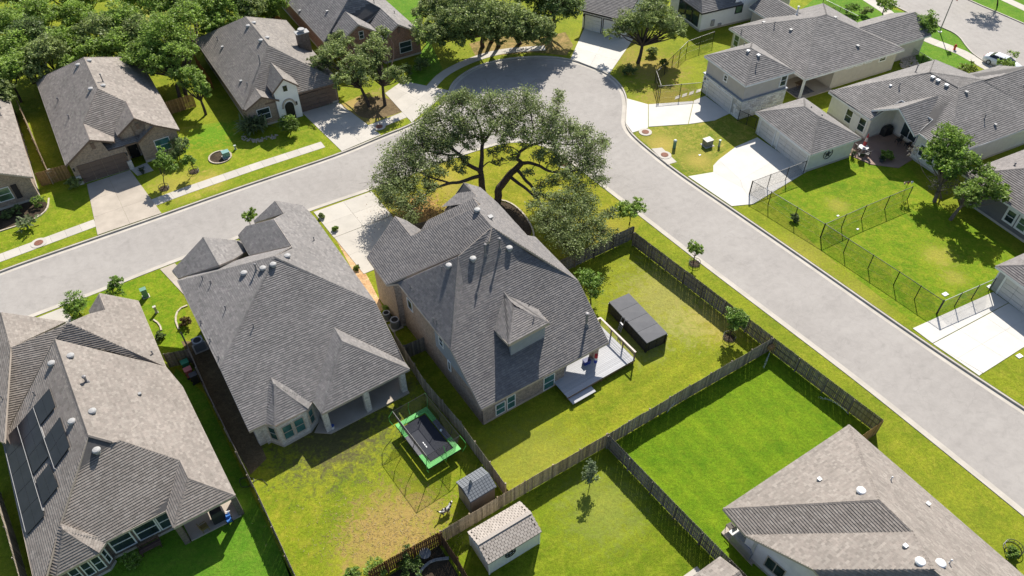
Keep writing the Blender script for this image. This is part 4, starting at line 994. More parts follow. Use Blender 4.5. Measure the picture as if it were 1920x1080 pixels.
# ================================================================== stone and stucco two-storey garage and its house (upper right)
def stone_garage():
    z = 4.85; O = G(1398.3, 161.3, z); a, ex, ey, L = frame_of(O, 26)
    h = House('garage', 'two-storey hipped garage of grey stucco over white stone, above a white drive', 'garage', O, 'grey', e=.26, w=.42, var=.12, trim='trim_w')
    h.roof(hip_faces([L(0, 0), L(7.4, 0), L(7.4, 8.05), L(0, 8.05)], z, .52), fascia=.22)
    x0, x1, y0, y1 = .4, 7.0, .4, 7.65; zs = 2.55
    h.wall([L(x0, y0), L(x1, y0), L(x1, y1), L(x0, y1)], 'stucco_grey', default=z, foundm='conc')
    sb = MB(); sb.prism([tuple(L(x, y)[:2]) for x, y in ((x0-.13, y0-.13), (x1+.05, y0-.13), (x1+.05, y1+.1), (x0-.13, y1+.1))], .01, zs); core = sb.build('stone_base', mat('mortar_bed', (.42, .40, .37)), h.t)
    b = MB(); b.prism([tuple(L(x, y)[:2]) for x, y in ((x0-.3, y0-.3), (x1+.1, y0-.3), (x1+.1, y1+.2), (x0-.3, y1+.2))], zs, zs+.12); b.build('string_course', M['siding_blue'], h.t)
    st = NT('white_limestone_block', .9, .2); r_ = st.rnd(); f = st.noise(6, 4)
    st.col(st.mix(1, st.ramp(r_, [(0, (.50, .46, .41)), (.25, (.70, .67, .63)), (.7, (.80, .78, .74)), (1, (.62, .60, .58))]), st.ramp(f, [(.3, .8), (.7, 1.12)]), 'MULTIPLY')); st.bump(f, .5, .03)
    meshes = {}
    def block(c, ln, hh, rz):
        q = (round(ln*5)/5, round(hh*10)/10); q = (max(q[0], .2), max(q[1], .2))
        if q not in meshes:
            m = MB(); L2, H2 = q[0]/2-.012, q[1]/2-.012; e = .03
            m.add([(-L2, 0, -H2), (L2, 0, -H2), (L2, 0, H2), (-L2, 0, H2), (-L2+e, -.07, -H2+e), (L2-e, -.06, -H2+e), (L2-e, -.075, H2-e), (-L2+e, -.065, H2-e)], [(4, 5, 6, 7), (0, 1, 5, 4), (1, 2, 6, 5), (2, 3, 7, 6), (3, 0, 4, 7)])
            meshes[q] = m.mesh('stone', st.m)
        o = link('stone', meshes[q], core, (c[0]-h.t.location[0], c[1]-h.t.location[1], c[2]), rz)
    rr = random.Random(3)
    for (P0, P1, hole) in ((L(x0-.13, y1+.1), L(x0-.13, y0-.13), (1.2, 5.9, 2.2)), (L(x0-.13, y0-.13), L(x1+.05, y0-.13), None)):
        P0, P1 = P0[:2], P1[:2]; d = (P1-P0); W = np.linalg.norm(d); d /= W; rz = math.atan2(d[1], d[0]); zz = .02; 
        while zz < zs-.15:
            hh = rr.choice((.2, .3, .3, .4)); hh = min(hh, zs-zz); x = 0.
            while x < W-.1:
                ln = min(rr.choice((.4, .6, .6, .8, 1.0)), W-x)
                if W-x-ln < .2: ln = W-x
                if not (hole and x+ln > hole[0]+.1 and x < hole[1]-.1 and zz < hole[2]): block((*(P0+d*(x+ln/2)), zz+hh/2), ln, hh, rz)
                x += ln
            zz += hh
    h.trim = 'trim_w'; ga, gb = L(x0-.13, y1), L(x0-.13, y0)
    h.garage_door(ga, gb, 0, 0, 'door_gr', rect=(L(x0-.16, y1+.1-3.55)[:2], 4.6, 0, 2.15, -ey), out=-ex)
    h.window(L(x0, y1), L(x0, y0), rect=(3.7, .62, 3.35, 4.15), out=-ex, trimw=.08); h.window(L(x0, y0), L(x1, y0), rect=(5.9, .95, 3.0, 4.5), out=-ey, trimw=.08)
    for q in ((1402, 100), (1421, 108)): h.vent(*q, r=.22, kind='box', m='vent_w')
    h.pipe(1417, 127, .35, .05); h.pipe(1394, 89, .25, .04)
    l_ = MB(); l_.box((*(L(x0-.2, y1-.3)[:2]), 2.0), (.14, .14, .35), a); l_.build('wall_lantern', M['trim_dk'], h.t)
    return h
stone_garage()
def grey_house():
    z = 3.0; O = G(1510, 149, z); a, ex, ey, L = frame_of(O, 26)
    h = House('house', 'wide grey-roofed greige house with corner porch, behind the stone garage', 'house', O, 'grey', e=.26, w=.42, var=.1, trim='trim_w')
    k = .42; X, Y = 16.6, 15.1; r0, r1 = L(7.55, 7.55, z+k*7.55), L(9.1, 7.55, z+k*7.55)
    h.roof([[L(0, 0, z), L(X, 0, z), r1, r0], [L(X, 0, z), L(X, Y, z), r1], [L(X, Y, z), L(0, Y, z), r0, r1], [L(0, Y, z), L(0, 0, z), r0]], fascia=.22)
    p1, p0 = L(10.2, -.9, 3.06), L(0, -.05, 3.06)
    b = MB(); b.bar(h.surf(1538, 67)[0]-Vector((0, 0, .2)), h.surf(1630, 113)[0]-Vector((0, 0, .2)), .12, .08); b.build('valley_flashing', M['trim_w'], h.t)
    # street-side gables
    g = lambda x, y, zz: L(x, y, zz)
    h.roof([[g(17, 1.4, 2.9), g(23, 1.4, 2.9), g(23, 5.0, 4.6), g(12, 5.0, 4.6)], [g(23, 5.0, 4.6), g(23, 8.6, 2.9), g(17, 8.6, 2.9), g(12, 5.0, 4.6)]])
    h.roof([[g(6.5, 15.0, 2.9), g(6.5, 19, 2.9), g(9.2, 19, 4.4), g(9.2, 11, 4.4)], [g(9.2, 19, 4.4), g(12, 19, 2.9), g(12, 15, 2.9), g(9.2, 11, 4.4)]])
    h.wall([L(.5, 4.6), L(5.4, 4.6), L(5.4, .5), L(X-.5, .5), L(X-.5, Y-.5), L(.5, Y-.5)], 'siding_tan', default=z, foundm='conc')
    h.wall([L(X-.5, 1.9), L(22.6, 1.9), L(22.6, 8.1), L(X-.5, 8.1)], 'siding_tan', default=2.9, closed=False)
    h.wall([L(7, Y-.5), L(7, 18.6), L(11.6, 18.6), L(11.6, Y-.5)], 'siding_tan', default=2.9, closed=False)
    h.column(L(.45, .45), .24, 'trim_w', rz=a); h.slab([L(.1, .1), L(5.4, .1), L(5.4, 4.6), L(.1, 4.6)], .12, 'conc_o', 'porch')
    w0, w1 = L(5.4, .5), L(X-.5, .5)
    for x in (1.9, 3.5, 5.1): h.window(w0, w1, rect=(x+.6, 1.1, 2.3, 2.65), rows=1, out=-ey, fw=.06, trimw=.08)
    h.window(w0, w1, rect=(8.2, 1.1, 1.9, 2.65), out=-ey, trimw=.09)
    h.window(L(.5, 4.6), L(5.4, 4.6), rect=(3.6, 1.5, .2, 2.3), out=-ey, cols=2, rows=1); h.window(L(.5, Y-.5), L(.5, 4.6), rect=(.9, 1.0, .9, 2.5), out=-ex, glass='glass_green', trimw=.09)
    for q in ((1431, 46), (1482, 60), (1565, 37), (1607, 90)): h.vent(*q, r=.24, kind='box')
    h.pipe(1389, 65, .4, .05); h.pipe(1451, 51, .4, .05); h.pipe(1493, 30, 1.0, .1, m='vent_w')
    return h
grey_house()
# ================================================================== house with the gabled patio and its double garage (right)
def patio_house():
    z = 2.9; O = G(1631.7, 224.3, z); a, ex, ey, L = frame_of(O, 26)
    h = House('house', 'brown-roofed pale house wrapped round a gabled patio, behind the double garage', 'house', O, 'warm', e=.24, w=.4, var=.12, trim='trim_w')
    h.tone = ((.20, .188, .178), (.185, .174, .166), (.215, .20, .19))
    k = .34; r0, r1 = L(9.2, 1.2, 6.0), L(9.4, -2.8, 6.0); c0, c1, c2, c3 = L(0, 6.8, z), L(0, -9.4, z), L(18.5, -9.4, z), L(17.5, 6.6, z)
    h.roof([[c0, L(0, 0, z), L(4.2, 0, z+.34*4.2), L(4.2, -4.6, z+.34*4.2), L(1.9, -5.0, z+.34*1.9), L(1.9, -9.4, z+.3), r1, r0], [L(1.9, -9.4, z+.3), c2, L(13.2, -2.8, 6.0), r1], [c0, r0, c3], [r0, r1, L(13.2, -2.8, 6.0)], [r0, L(13.2, -2.8, 6.0), c3], [L(13.2, -2.8, 6.0), c2, c3]], fascia=.2)
    pk, g0 = L(1.1, -2.2, 5.3), L(7.1, -2.2, 5.3)
    h.roof([[pk, g0, L(2.6, .9, 3.4), L(.9, .9, 3.4)], [g0, pk, L(1.2, -5.2, 3.45), L(4.6, -5.2, 3.45)]], fascia=.2)
    h.roof([[L(14, -2, 4.9), L(14, 1.5, 3.9), L(23, 1.5, 3.0), L(23, -2, 4.9)], [L(14, -2, 4.9), L(23, -2, 4.9), L(23, -6, 3.0), L(14, -6, 3.0)]])
    h.roof([[L(20, -4.4, 4.4), L(27, -4.4, 4.4), L(27, -7.2, 3.0), L(20, -7.2, 3.0)], [L(27, -4.4, 4.4), L(20, -4.4, 4.4), L(20, -1.6, 3.0), L(27, -1.6, 3.0)]])
    h.wall([L(.4, 6.4), L(.4, .1), L(4.3, .1), L(4.3, -4.9), L(2.4, -4.9), L(2.4, -9.0), L(18, -9.0), L(17.1, 6.2)], 'siding_pale', default=z, foundm='conc')
    h.wall([L(17, 1.0), L(22.6, 1.0), L(22.6, -5.6), L(17.5, -5.6)], 'siding_pale', default=3, closed=False)
    w0, w1 = L(.4, 6.4), L(.4, .1)
    h.window(w0, w1, rect=(3.2, 1.05, .6, 2.3), out=-ex, frame='trim_w', trimw=.08); h.window(w0, w1, rect=(5.3, 1.05, .6, 2.3), out=-ex, trimw=.08)
    b = MB(); p = L(.36, 2.15); b.box((p[0], p[1], 1.15), (.06, 1.0, 2.1), a); b.build('side_door', M['door_w'], h.t)
    h.window(L(4.3, .1), L(4.3, -4.9), rect=(2.6, 2.3, .5, 3.3), out=-ex, cols=2, rows=1, fw=.1)
    h.window(L(2.4, -4.9), L(2.4, -9.0), rect=(1.2, .9, .9, 2.3), out=-ex, trimw=.08); h.window(L(2.4, -4.9), L(2.4, -9.0), rect=(2.4, .9, .9, 2.3), out=-ex, trimw=.08)
    h.slab([L(-3.0, 1.2), L(4.3, .1), L(4.3, -4.9), L(2.4, -5.4), L(-.3, -5.9), L(-2.6, -4.0), L(-3.6, -1.2)], .08, 'patio_red', 'patio')
    for q in ((1747, 149), (1757, 155), (1773, 164)): h.vent(*q, r=.26, kind='box', m='vent_w')
    h.vent(1810, 177, r=.22, kind='box'); h.vent(1668, 165, r=.16, kind='box', m='vent_w'); h.vent(1864, 238, r=.18, kind='box')
    h.pipe(1684, 167, .4, .05); h.pipe(1715, 139, .9, .06); h.pipe(1844, 226, .4, .05)
    return h
M['patio_red'] = concrete('red_brown_patio', (.30, .21, .17), .15)
patio_house()
def double_garage():
    z = 2.7; O = G(1520.7, 290.7, z); a, ex, ey, L = frame_of(O, 25.5)
    h = House('garage', 'detached double garage with hipped brown roof and iron star on its side wall', 'garage', O, 'warm', e=.22, w=.36, var=.12, trim='trim_w')
    h.tone = ((.20, .188, .178), (.185, .174, .166), (.215, .20, .19))
    h.roof(hip_faces([L(0, 0), L(7.25, 0), L(7.25, 9.52), L(0, 9.52)], z, .5), fascia=.2)
    h.wall([L(.4, .4), L(6.85, .4), L(6.85, 9.1), L(.4, 9.1)], 'siding_pale', default=z, foundm='conc')
    w0, w1 = L(.4, 9.1), L(.4, .4)
    h.garage_door(w0, w1, 0, 0, 'door_gr', rect=(L(.38, 9.1-1.75)[:2], 2.5, 0, 2.15, -ey), out=-ex, cols=2); h.garage_door(w0, w1, 0, 0, 'door_gr', rect=(L(.38, 3.0)[:2], 4.6, 0, 2.15, -ey), out=-ex)
    h.pipe(1520, 205, .2, .06, cap=False); h.pipe(1540, 220, .2, .06, cap=False)
    s = thing('wall_star', 'round dark iron star ornament on the double garage side wall', 'wall ornament', (*L(3.1, .3)[:2], 1.7)); c = L(3.1, .33, 1.65)
    b = MB(); E = lambda r, t: c+(*(ex*r*math.cos(t)), r*math.sin(t))
    for i in range(24): b.bar(E(.62, i*math.pi/12), E(.62, (i+1)*math.pi/12), .05, .05)
    b.build('ring', M['trim_dk'], s); b = MB()
    for i in range(5):
        t = math.pi/2+i*2*math.pi/5; b.poly([E(.0, 0)+(*(-ey*.08), 0), E(.22, t-math.pi/5), E(.56, t), E(.22, t+math.pi/5)])
    b.build('star', M['trim_dk'], s)
    return h
double_garage()
def edge_right():
    O = G(1866.7, 499, 2.7); a, ex, ey, L = frame_of(O, 26)
    h = House('garage', 'grey garage with white trim and hipped roof at the right edge, above a white drive', 'garage', O, 'warm', e=.22, w=.36, trim='trim_w')
    h.tone = ((.20, .182, .172), (.185, .168, .16), (.215, .195, .185))
    h.roof(hip_faces([L(0, 0), L(7.3, 0), L(7.3, -9.5), L(0, -9.5)], 2.7, .5), fascia=.2)
    h.wall([L(.4, -.4), L(6.9, -.4), L(6.9, -9.1), L(.4, -9.1)], 'siding_grey', default=2.7, foundm='conc')
    h.garage_door(L(.4, -.4), L(.4, -9.1), 0, 0, 'door_gr', rect=(L(.37, -3.7)[:2], 4.8, 0, 2.15, -ey), out=-ex)
    for y in (-.45, -1.15):
        b = MB(); p = L(.33, y); b.box((p[0], p[1], 1.25), (.06, .12, 2.4), a); b.build('corner_trim', M['trim_w'], h.t)
    h2 = House('house', 'grey-walled house with white-framed windows at the right edge, behind the trees', 'house', L(8.6, 3), 'warm', e=.22, w=.36, trim='trim_w')
    h2.tone = h.tone
    h2.roof(hip_faces([L(8.5, 11.4), L(22, 11.4), L(22, -3), L(8.5, -3)], 2.9, .5), fascia=.2)
    h2.wall([L(8.9, 11), L(21.6, 11), L(21.6, -2.6), L(8.9, -2.6)], 'siding_dk', default=2.9, foundm='conc')
    for x in (6.0, 7.4): h2.window(L(8.9, 11), L(8.9, -2.6), rect=(x, 1.0, .9, 2.3), out=-ex, glass='glass_green' if x > 7 else 'glass', trimw=.14)
    h2.pipe(1900, 314, .2, .06)
edge_right()
# ------------------------------------------------------------------ vegetation
def leaf_mat(name, tr=.5):
    m = bpy.data.materials.new(name); m.use_nodes = True; t = m.node_tree; t.nodes.remove(t.nodes['Principled BSDF'])
    at = t.nodes.new('ShaderNodeAttribute'); at.attribute_name = 'Col'
    d = t.nodes.new('ShaderNodeBsdfDiffuse'); r = t.nodes.new('ShaderNodeBsdfTranslucent'); g = t.nodes.new('ShaderNodeBsdfGlossy'); g.inputs['Roughness'].default_value = .5
    mx = t.nodes.new('ShaderNodeMixShader'); mx.inputs[0].default_value = tr; m2 = t.nodes.new('ShaderNodeMixShader'); m2.inputs[0].default_value = .035
    for n in (d, r): t.links.new(at.outputs['Color'], n.inputs['Color'])
    g.inputs['Color'].default_value = (.5, .5, .5, 1)
    t.links.new(d.outputs[0], mx.inputs[1]); t.links.new(r.outputs[0], mx.inputs[2]); t.links.new(mx.outputs[0], m2.inputs[1]); t.links.new(g.outputs[0], m2.inputs[2])
    t.links.new(m2.outputs[0], t.nodes['Material Output'].inputs['Surface']); return m
M['leaf'] = leaf_mat('leaves'); 
def bark_mat(name, c):
    t = NT(name, .95, .1); f = t.noise(7, 6, .7); t.col(t.ramp(f, [(.3, shade(c, .55)), (.7, shade(c, 1.4))])); t.bump(f, .8, .04); return t.m
M['bark'] = bark_mat('dark_oak_bark', (.075, .058, .047)); M['bark_g'] = bark_mat('grey_bark', (.16, .13, .11))
def quads_mesh(name, C, S_, cols, m, up=.75, aspect=.6, jitter=1.0):
    """C (n,3) leaf centres, S_ (n,) sizes, cols (n,3): real leaf-sized faces"""
    n = len(C); nrm = rng.normal(size=(n, 3)); nrm[:, 2] = np.abs(nrm[:, 2])*.9+up; nrm /= np.linalg.norm(nrm, axis=1)[:, None]
    t = np.cross(nrm, rng.normal(size=(n, 3))); t /= np.linalg.norm(t, axis=1)[:, None]+1e-9; b = np.cross(nrm, t)
    a = t*(S_/2)[:, None]; c = b*(S_*aspect/2)[:, None]
    V = np.empty((n, 4, 3)); V[:, 0] = C-a; V[:, 1] = C-c*1.0+a*.1; V[:, 2] = C+a; V[:, 3] = C+c+a*.1
    me = bpy.data.meshes.new(name); me.vertices.add(n*4); me.vertices.foreach_set('co', V.astype(np.float32).ravel())
    me.loops.add(n*4); me.loops.foreach_set('vertex_index', np.arange(n*4, dtype=np.int32)); me.polygons.add(n)
    me.polygons.foreach_set('loop_start', np.arange(0, n*4, 4, dtype=np.int32))
    at = me.color_attributes.new('Col', 'FLOAT_COLOR', 'POINT'); q = np.ones((n, 4, 4), np.float32); q[:, :, :3] = cols[:, None, :]
    at.data.foreach_set('color', q.ravel()); me.materials.append(m); me.update(calc_edges=True); me.validate(); return me
def crown_points(blobs, dens, spread=.30, clump=24, flat=.8, shell=.45):
    """blobs (x,y,z,r): clumps of leaves through each blob's volume, denser near its skin"""
    P_, K_ = [], []
    for x, y, z, r in blobs:
        nc = max(10, int(dens*(r*r+.45*r))); d = rng.normal(size=(nc, 3)); d /= np.linalg.norm(d, axis=1)[:, None]
        rad = r*rng.random(nc)**shell; cc = np.array([x, y, z])+d*rad[:, None]*np.array([1, 1, flat])
        k = rng.normal(size=(nc, clump, 3))*spread*min(r, 1.6)*.55; k[:, :, 2] *= .6
        P_.append((cc[:, None, :]+k).reshape(-1, 3)); tone = rng.normal(1, .22, size=(nc, 1)).clip(.55, 1.6)
        K_.append((tone*rng.normal(1, .16, size=(nc, clump)).clip(.5, 1.6)).reshape(-1))
    return np.concatenate(P_), np.concatenate(K_)
def leaves(P_, K_, size, tone, tone2=None):
    n = len(P_); tone = np.array(tone); tone2 = tone if tone2 is None else np.array(tone2); f = rng.random((n, 1))
    return (tone*(1-f)+tone2*f)*K_[:, None], size*rng.uniform(.6, 1.35, n)
def branch(mb, a, b, r0, r1, wob=.15, n=5, sides=6):
    a, b = np.array(a, float), np.array(b, float); L = np.linalg.norm(b-a); pts = []; 
    off = np.array([random.uniform(-1, 1), random.uniform(-1, 1), random.uniform(-.3, .6)])*wob*L
    for i in range(n+1):
        t = i/n; p = a*(1-t)+b*t+off*math.sin(math.pi*t)+np.array([random.uniform(-1, 1) for _ in range(3)])*wob*.12*L*(0 < i < n); pts.append(p)
    rr = [r0+(r1-r0)*(i/n)**.8 for i in range(n+1)]; mb.tube(pts, rr, sides, cap=False); return pts
GREY_G = ((.195, .255, .075), (.31, .37, .125)); MID_G = ((.19, .29, .045), (.31, .43, .085)); BRT_G = ((.16, .27, .04), (.25, .37, .07)); DK_G = ((.12, .18, .055), (.2, .27, .085)); YEL_G = ((.16, .22, .03), (.24, .29, .05))
def tree(label, cat, base, blobs, name='tree', tones=MID_G, size=.26, dens=11, trunk=.2, bark='bark', group=None, fork=.45, clump=24, trunks=None, spread=.3, part='crown', flat=.8, limbs=True):
    base = np.array([base[0], base[1], 0.]); t = thing(name, label, cat, base, group=group); mb = MB()
    top = np.mean([q[:3] for q in blobs], axis=0); zmin = min(q[2]-q[3]*.6 for q in blobs); zf = max(.3, min(top[2]*fork, max(zmin, .4)))
    for tb in (trunks or [base[:2]]):
        f = np.array([tb[0]*.75+top[0]*.25, tb[1]*.75+top[1]*.25, zf])
        branch(mb, (tb[0], tb[1], -.05), f, trunk*1.15, trunk*.8, .06, 4, 8)
        if limbs:
            for x, y, z, r in blobs:
                if trunks and np.hypot(x-tb[0], y-tb[1]) > min(np.hypot(x-q[0], y-q[1]) for q in trunks)+.01: continue
                branch(mb, f, (x, y, z), trunk*.55, trunk*.13, .14, 4, 5)
                for _ in range(4):
                    d = rng.normal(size=3); d /= np.linalg.norm(d); branch(mb, (x, y, z), np.array((x, y, z))+d*r*.75*np.array((1, 1, .7)), trunk*.12, .012, .15, 2, 4)
        else: branch(mb, f, top, trunk*.7, trunk*.2, .05, 3, 6)
    mb.build('trunk', M[bark], t)
    P_, K_ = crown_points(blobs, dens, spread, clump, flat); c, s = leaves(P_, K_, size, *tones)
    me = quads_mesh(part, P_-base, s, c, M['leaf']); link(part, me, t)
    return t
def dome(u, v, z, r, n=7, seed=0, sq=.75, jit=1.):
    """sub-blobs of a crown whose centre is seen at pixel (u,v) at height z"""
    rr = random.Random(seed*31+int(u)); c = P(u, v, z); out = [(c[0], c[1], c[2]+r*.25, r*.62)]
    for i in range(n):
        a = 2*math.pi*(i+rr.random()*.6)/n; d = r*rr.uniform(.45, .78)*jit; out.append((c[0]+d*math.cos(a), c[1]+d*math.sin(a), c[2]+r*sq*rr.uniform(-.45, .35), r*rr.uniform(.38, .55)))
    return out
# ---- the big oak on the corner lawn
def hero_oak():
    base = G(915, 376); t = thing('oak_tree', 'huge spreading live oak with two dark trunks, between the two streets', 'tree', base); mb = MB()
    Q = lambda q: P(q[0], q[1], q[2])
    limbs = [
        ([(906, 372, -.1), (904, 345, 1.6), (901, 320, 3.2)], .40, .31),
        ([(901, 320, 3.2), (883, 311, 4.0), (863, 289, 4.9), (848, 278, 5.4), (830, 262, 6.0)], .25, .10),
        ([(901, 320, 3.2), (904, 293, 4.4), (907, 267, 5.4), (900, 236, 6.6), (887, 212, 7.5)], .27, .08),
        ([(907, 267, 5.4), (922, 245, 6.6), (935, 222, 7.4), (958, 205, 8)], .15, .05),
        ([(901, 330, 2.6), (875, 338, 3.1), (845, 344, 3.5), (815, 352, 3.7), (790, 370, 3.5), (772, 398, 3.2)], .22, .05),
        ([(845, 344, 3.5), (815, 335, 4.2), (785, 322, 4.6), (745, 315, 4.6)], .12, .04),
        ([(863, 289, 4.9), (835, 290, 5.0), (800, 283, 5.3), (760, 285, 5.2)], .13, .04),
        ([(848, 278, 5.4), (830, 235, 6.8), (822, 210, 7.4)], .11, .04), ([(887, 212, 7.5), (865, 195, 8.3)], .07, .03),
        ([(931, 381, -.1), (934, 355, 1.2), (950, 334, 2.2), (968, 317, 3.0), (978, 306, 3.6)], .44, .3),
        ([(978, 306, 3.6), (969, 298, 4.1), (974, 285, 4.9), (994, 273, 5.6), (1018, 266, 6.1), (1045, 250, 6.8)], .22, .07),
        ([(978, 306, 3.6), (992, 304, 4.0), (1014, 311, 4.4), (1032, 322, 4.6), (1060, 325, 4.8), (1090, 318, 5.2)], .22, .06),
        ([(1018, 266, 6.1), (1050, 268, 6.3), (1085, 270, 6.4), (1110, 270, 6.3)], .1, .04),
        ([(994, 273, 5.6), (1000, 245, 6.8), (995, 215, 7.8), (990, 195, 8.3)], .13, .04), ([(1018, 266, 6.1), (1035, 235, 7.2), (1045, 212, 7.8)], .1, .03),
        ([(968, 317, 3.0), (985, 338, 3.1), (1002, 360, 3.2), (1018, 392, 3.2), (1045, 412, 3.3), (1080, 420, 3.3)], .2, .05),
        ([(1018, 392, 3.2), (1030, 425, 3.0), (1060, 445, 3.0)], .1, .03), ([(1002, 360, 3.2), (1040, 372, 3.8), (1080, 368, 4.0)], .1, .03),
        ([(955, 330, 2.4), (985, 352, 2.6), (1005, 372, 2.9)], .2, .1), ([(901, 318, 3.3), (918, 302, 3.9), (934, 310, 4.2), (950, 305, 4.6)], .08, .02)]
    tips = []
    for pts, r0, r1 in limbs:
        w = [Q(p) for p in pts]; w = [w[0]]+sum([[(a*.5+b*.5)+rng.normal(size=3)*.13*min(1, np.linalg.norm(b-a)/2), b+rng.normal(size=3)*.05] for a, b in zip(w, w[1:])], []); w2 = smooth(w, 1)
        rr = [r0+(r1-r0)*i/(len(w2)-1) for i in range(len(w2))]; mb.tube(w2, rr, 8, cap=False); tips += w2[len(w2)//3:] if r1 < .12 else []
    bl = [(745, 290, 5, 2.0), (728, 320, 4.2, 1.9), (716, 345, 3.8, 1.5), (762, 333, 4, 1.7), (742, 372, 3.4, 1.8), (785, 375, 3.4, 1.4), (770, 405, 3, 1.2), (800, 325, 4.5, 1.5), (725, 365, 3.5, 1.2),
          (790, 255, 6.2, 2.1), (815, 215, 7.2, 1.9), (798, 232, 6.9, 1.5), (842, 190, 8.2, 1.6), (760, 268, 5.6, 1.5), (832, 252, 6.4, 1.5), (860, 180, 8.6, 1.3),
          (875, 182, 8.6, 1.5), (897, 200, 8.2, 1.7), (920, 188, 8.6, 1.6), (955, 190, 8.4, 1.5), (985, 180, 8.6, 1.6), (1003, 203, 8, 1.7), (1040, 213, 7.8, 1.6), (1048, 182, 8.4, 1.1), (960, 222, 7.6, 1.7), (880, 235, 7.3, 1.5), (925, 238, 7.2, 1.5), (855, 222, 7.4, 1.4),
          (1042, 243, 7, 1.7), (1070, 238, 7, 1.4), (1096, 250, 6.8, 1.4), (1110, 275, 6.2, 1.6), (1130, 264, 6.2, 1.1), (1082, 283, 6, 1.5), (1042, 275, 6.4, 1.4), (1005, 250, 6.8, 1.4), (1116, 310, 5.4, 1.4), (1092, 323, 5.0, 1.4), (1060, 330, 4.8, 1.3), (1120, 338, 4.6, 1.2), (985, 268, 5.9, .9), (945, 255, 6.6, 1.1),
          (1060, 372, 4, 1.6), (1092, 365, 4, 1.5), (1033, 398, 3.6, 1.6), (1062, 408, 3.6, 1.8), (1096, 400, 3.6, 1.6), (1118, 420, 3.4, 1.4), (1050, 438, 3.2, 1.6), (1086, 438, 3.2, 1.5), (1112, 450, 3.0, 1.3), (1132, 435, 3, 1.2), (1030, 430, 3.2, 1.2), (1072, 466, 2.8, 1.2), (1000, 385, 3.6, .9), (1145, 400, 3.6, .9), (935, 300, 4.4, .7), (858, 258, 6.2, 1.2), (872, 245, 6.8, 1.2), (840, 275, 5.6, 1.1), (905, 258, 6.0, .9), (945, 275, 5.6, 1.0), (962, 248, 6.8, 1.2), (815, 280, 5.4, 1.2), (785, 292, 5.2, 1.4), (820, 305, 4.8, 1.0), (855, 225, 7.4, 1.2), (920, 215, 7.6, 1.3), (1020, 232, 7.2, 1.4), (1015, 285, 5.6, 1.0), (1050, 300, 5.4, 1.1), (770, 350, 3.9, 1.3), (810, 350, 3.9, .9), (1070, 390, 3.8, 1.4), (1020, 410, 3.4, 1.3), (1105, 385, 3.8, 1.3), (1060, 455, 3, 1.3), (845, 258, 6.3, 1.0), (880, 275, 5.5, .9), (925, 285, 5.2, .8), (980, 245, 6.9, 1.0), (800, 268, 5.6, 1.2), (830, 322, 4.5, .9), (865, 318, 4.3, .8), (1030, 255, 6.8, 1.1), (1035, 340, 4.3, 1.0), (1015, 345, 3.9, .8), (770, 300, 4.9, 1.3), (750, 350, 3.8, 1.3), (890, 255, 6.4, .9), (870, 300, 4.7, .8), (845, 300, 4.9, 1.0), (820, 265, 5.9, 1.2), (960, 290, 4.9, .8), (1040, 300, 5.2, 1.1), (1065, 305, 5.2, 1.2), (1010, 290, 5.3, .9), (1080, 345, 4.5, 1.3), (990, 325, 4.0, .7), (1010, 365, 3.5, .9), (1035, 375, 3.8, 1.2), (735, 350, 3.7, 1.5), (755, 385, 3.3, 1.3), (800, 345, 3.9, .9), (790, 310, 4.7, 1.2), (950, 230, 7.2, 1.2), (980, 215, 7.7, 1.2), (1075, 260, 6.6, 1.2), (1100, 300, 5.7, 1.2)]
    blobs = []
    for u, v, z, r in bl:
        c = P(u, v, z); blobs.append((*c, r*.92))
        near = min(tips, key=lambda p: np.linalg.norm(p-c)); branch(mb, near, c, .07, .03, .2, 5, 5)
        for _ in range(7):
            d = rng.normal(size=3); d /= np.linalg.norm(d); e = c+d*r*.85*np.array((1, 1, .7)); s = branch(mb, c, e, .04, .012, .22, 3, 4)
            branch(mb, s[1], e+rng.normal(size=3)*r*.35, .022, .008, .15, 2, 3)
    mb.build('trunk', M['bark'], t)
    P_, K_ = crown_points(blobs, 17, .36, 26, .72); b3 = np.array([base[0], base[1], 0]); c, s = leaves(P_, K_, .19, (.175, .23, .07), (.30, .35, .135))
    link('crown', quads_mesh('crown', P_-b3, s, c, M['leaf']), t)
hero_oak()
# ---- twin oaks in front of the white-entry house
tree('leaning twin-trunk oak nearest the dark garage door', 'tree', G(693, 200), dome(625, 100, 5, 2.3, 7, 1)+dome(668, 122, 4.8, 2.0, 6, 2)+dome(640, 75, 5.4, 1.7, 5, 3)+dome(600, 115, 4.6, 1.4, 5, 9)+dome(645, 150, 4.0, 1.5, 5, 11)+[(*P(690, 150, 3.8), 1.2)], 'oak_tree', GREY_G, .24, 12, .2)
tree('twin oak standing at the drive end, right of its leaning neighbour', 'tree', G(722, 198), dome(700, 92, 5.4, 2.0, 7, 4)+dome(735, 135, 4.4, 1.5, 5, 5)+dome(715, 65, 5.6, 1.5, 5, 6)+dome(690, 120, 4.6, 1.5, 5, 12)+[(*P(752, 150, 3.6), 1.0)], 'oak_tree', GREY_G, .24, 12, .2)
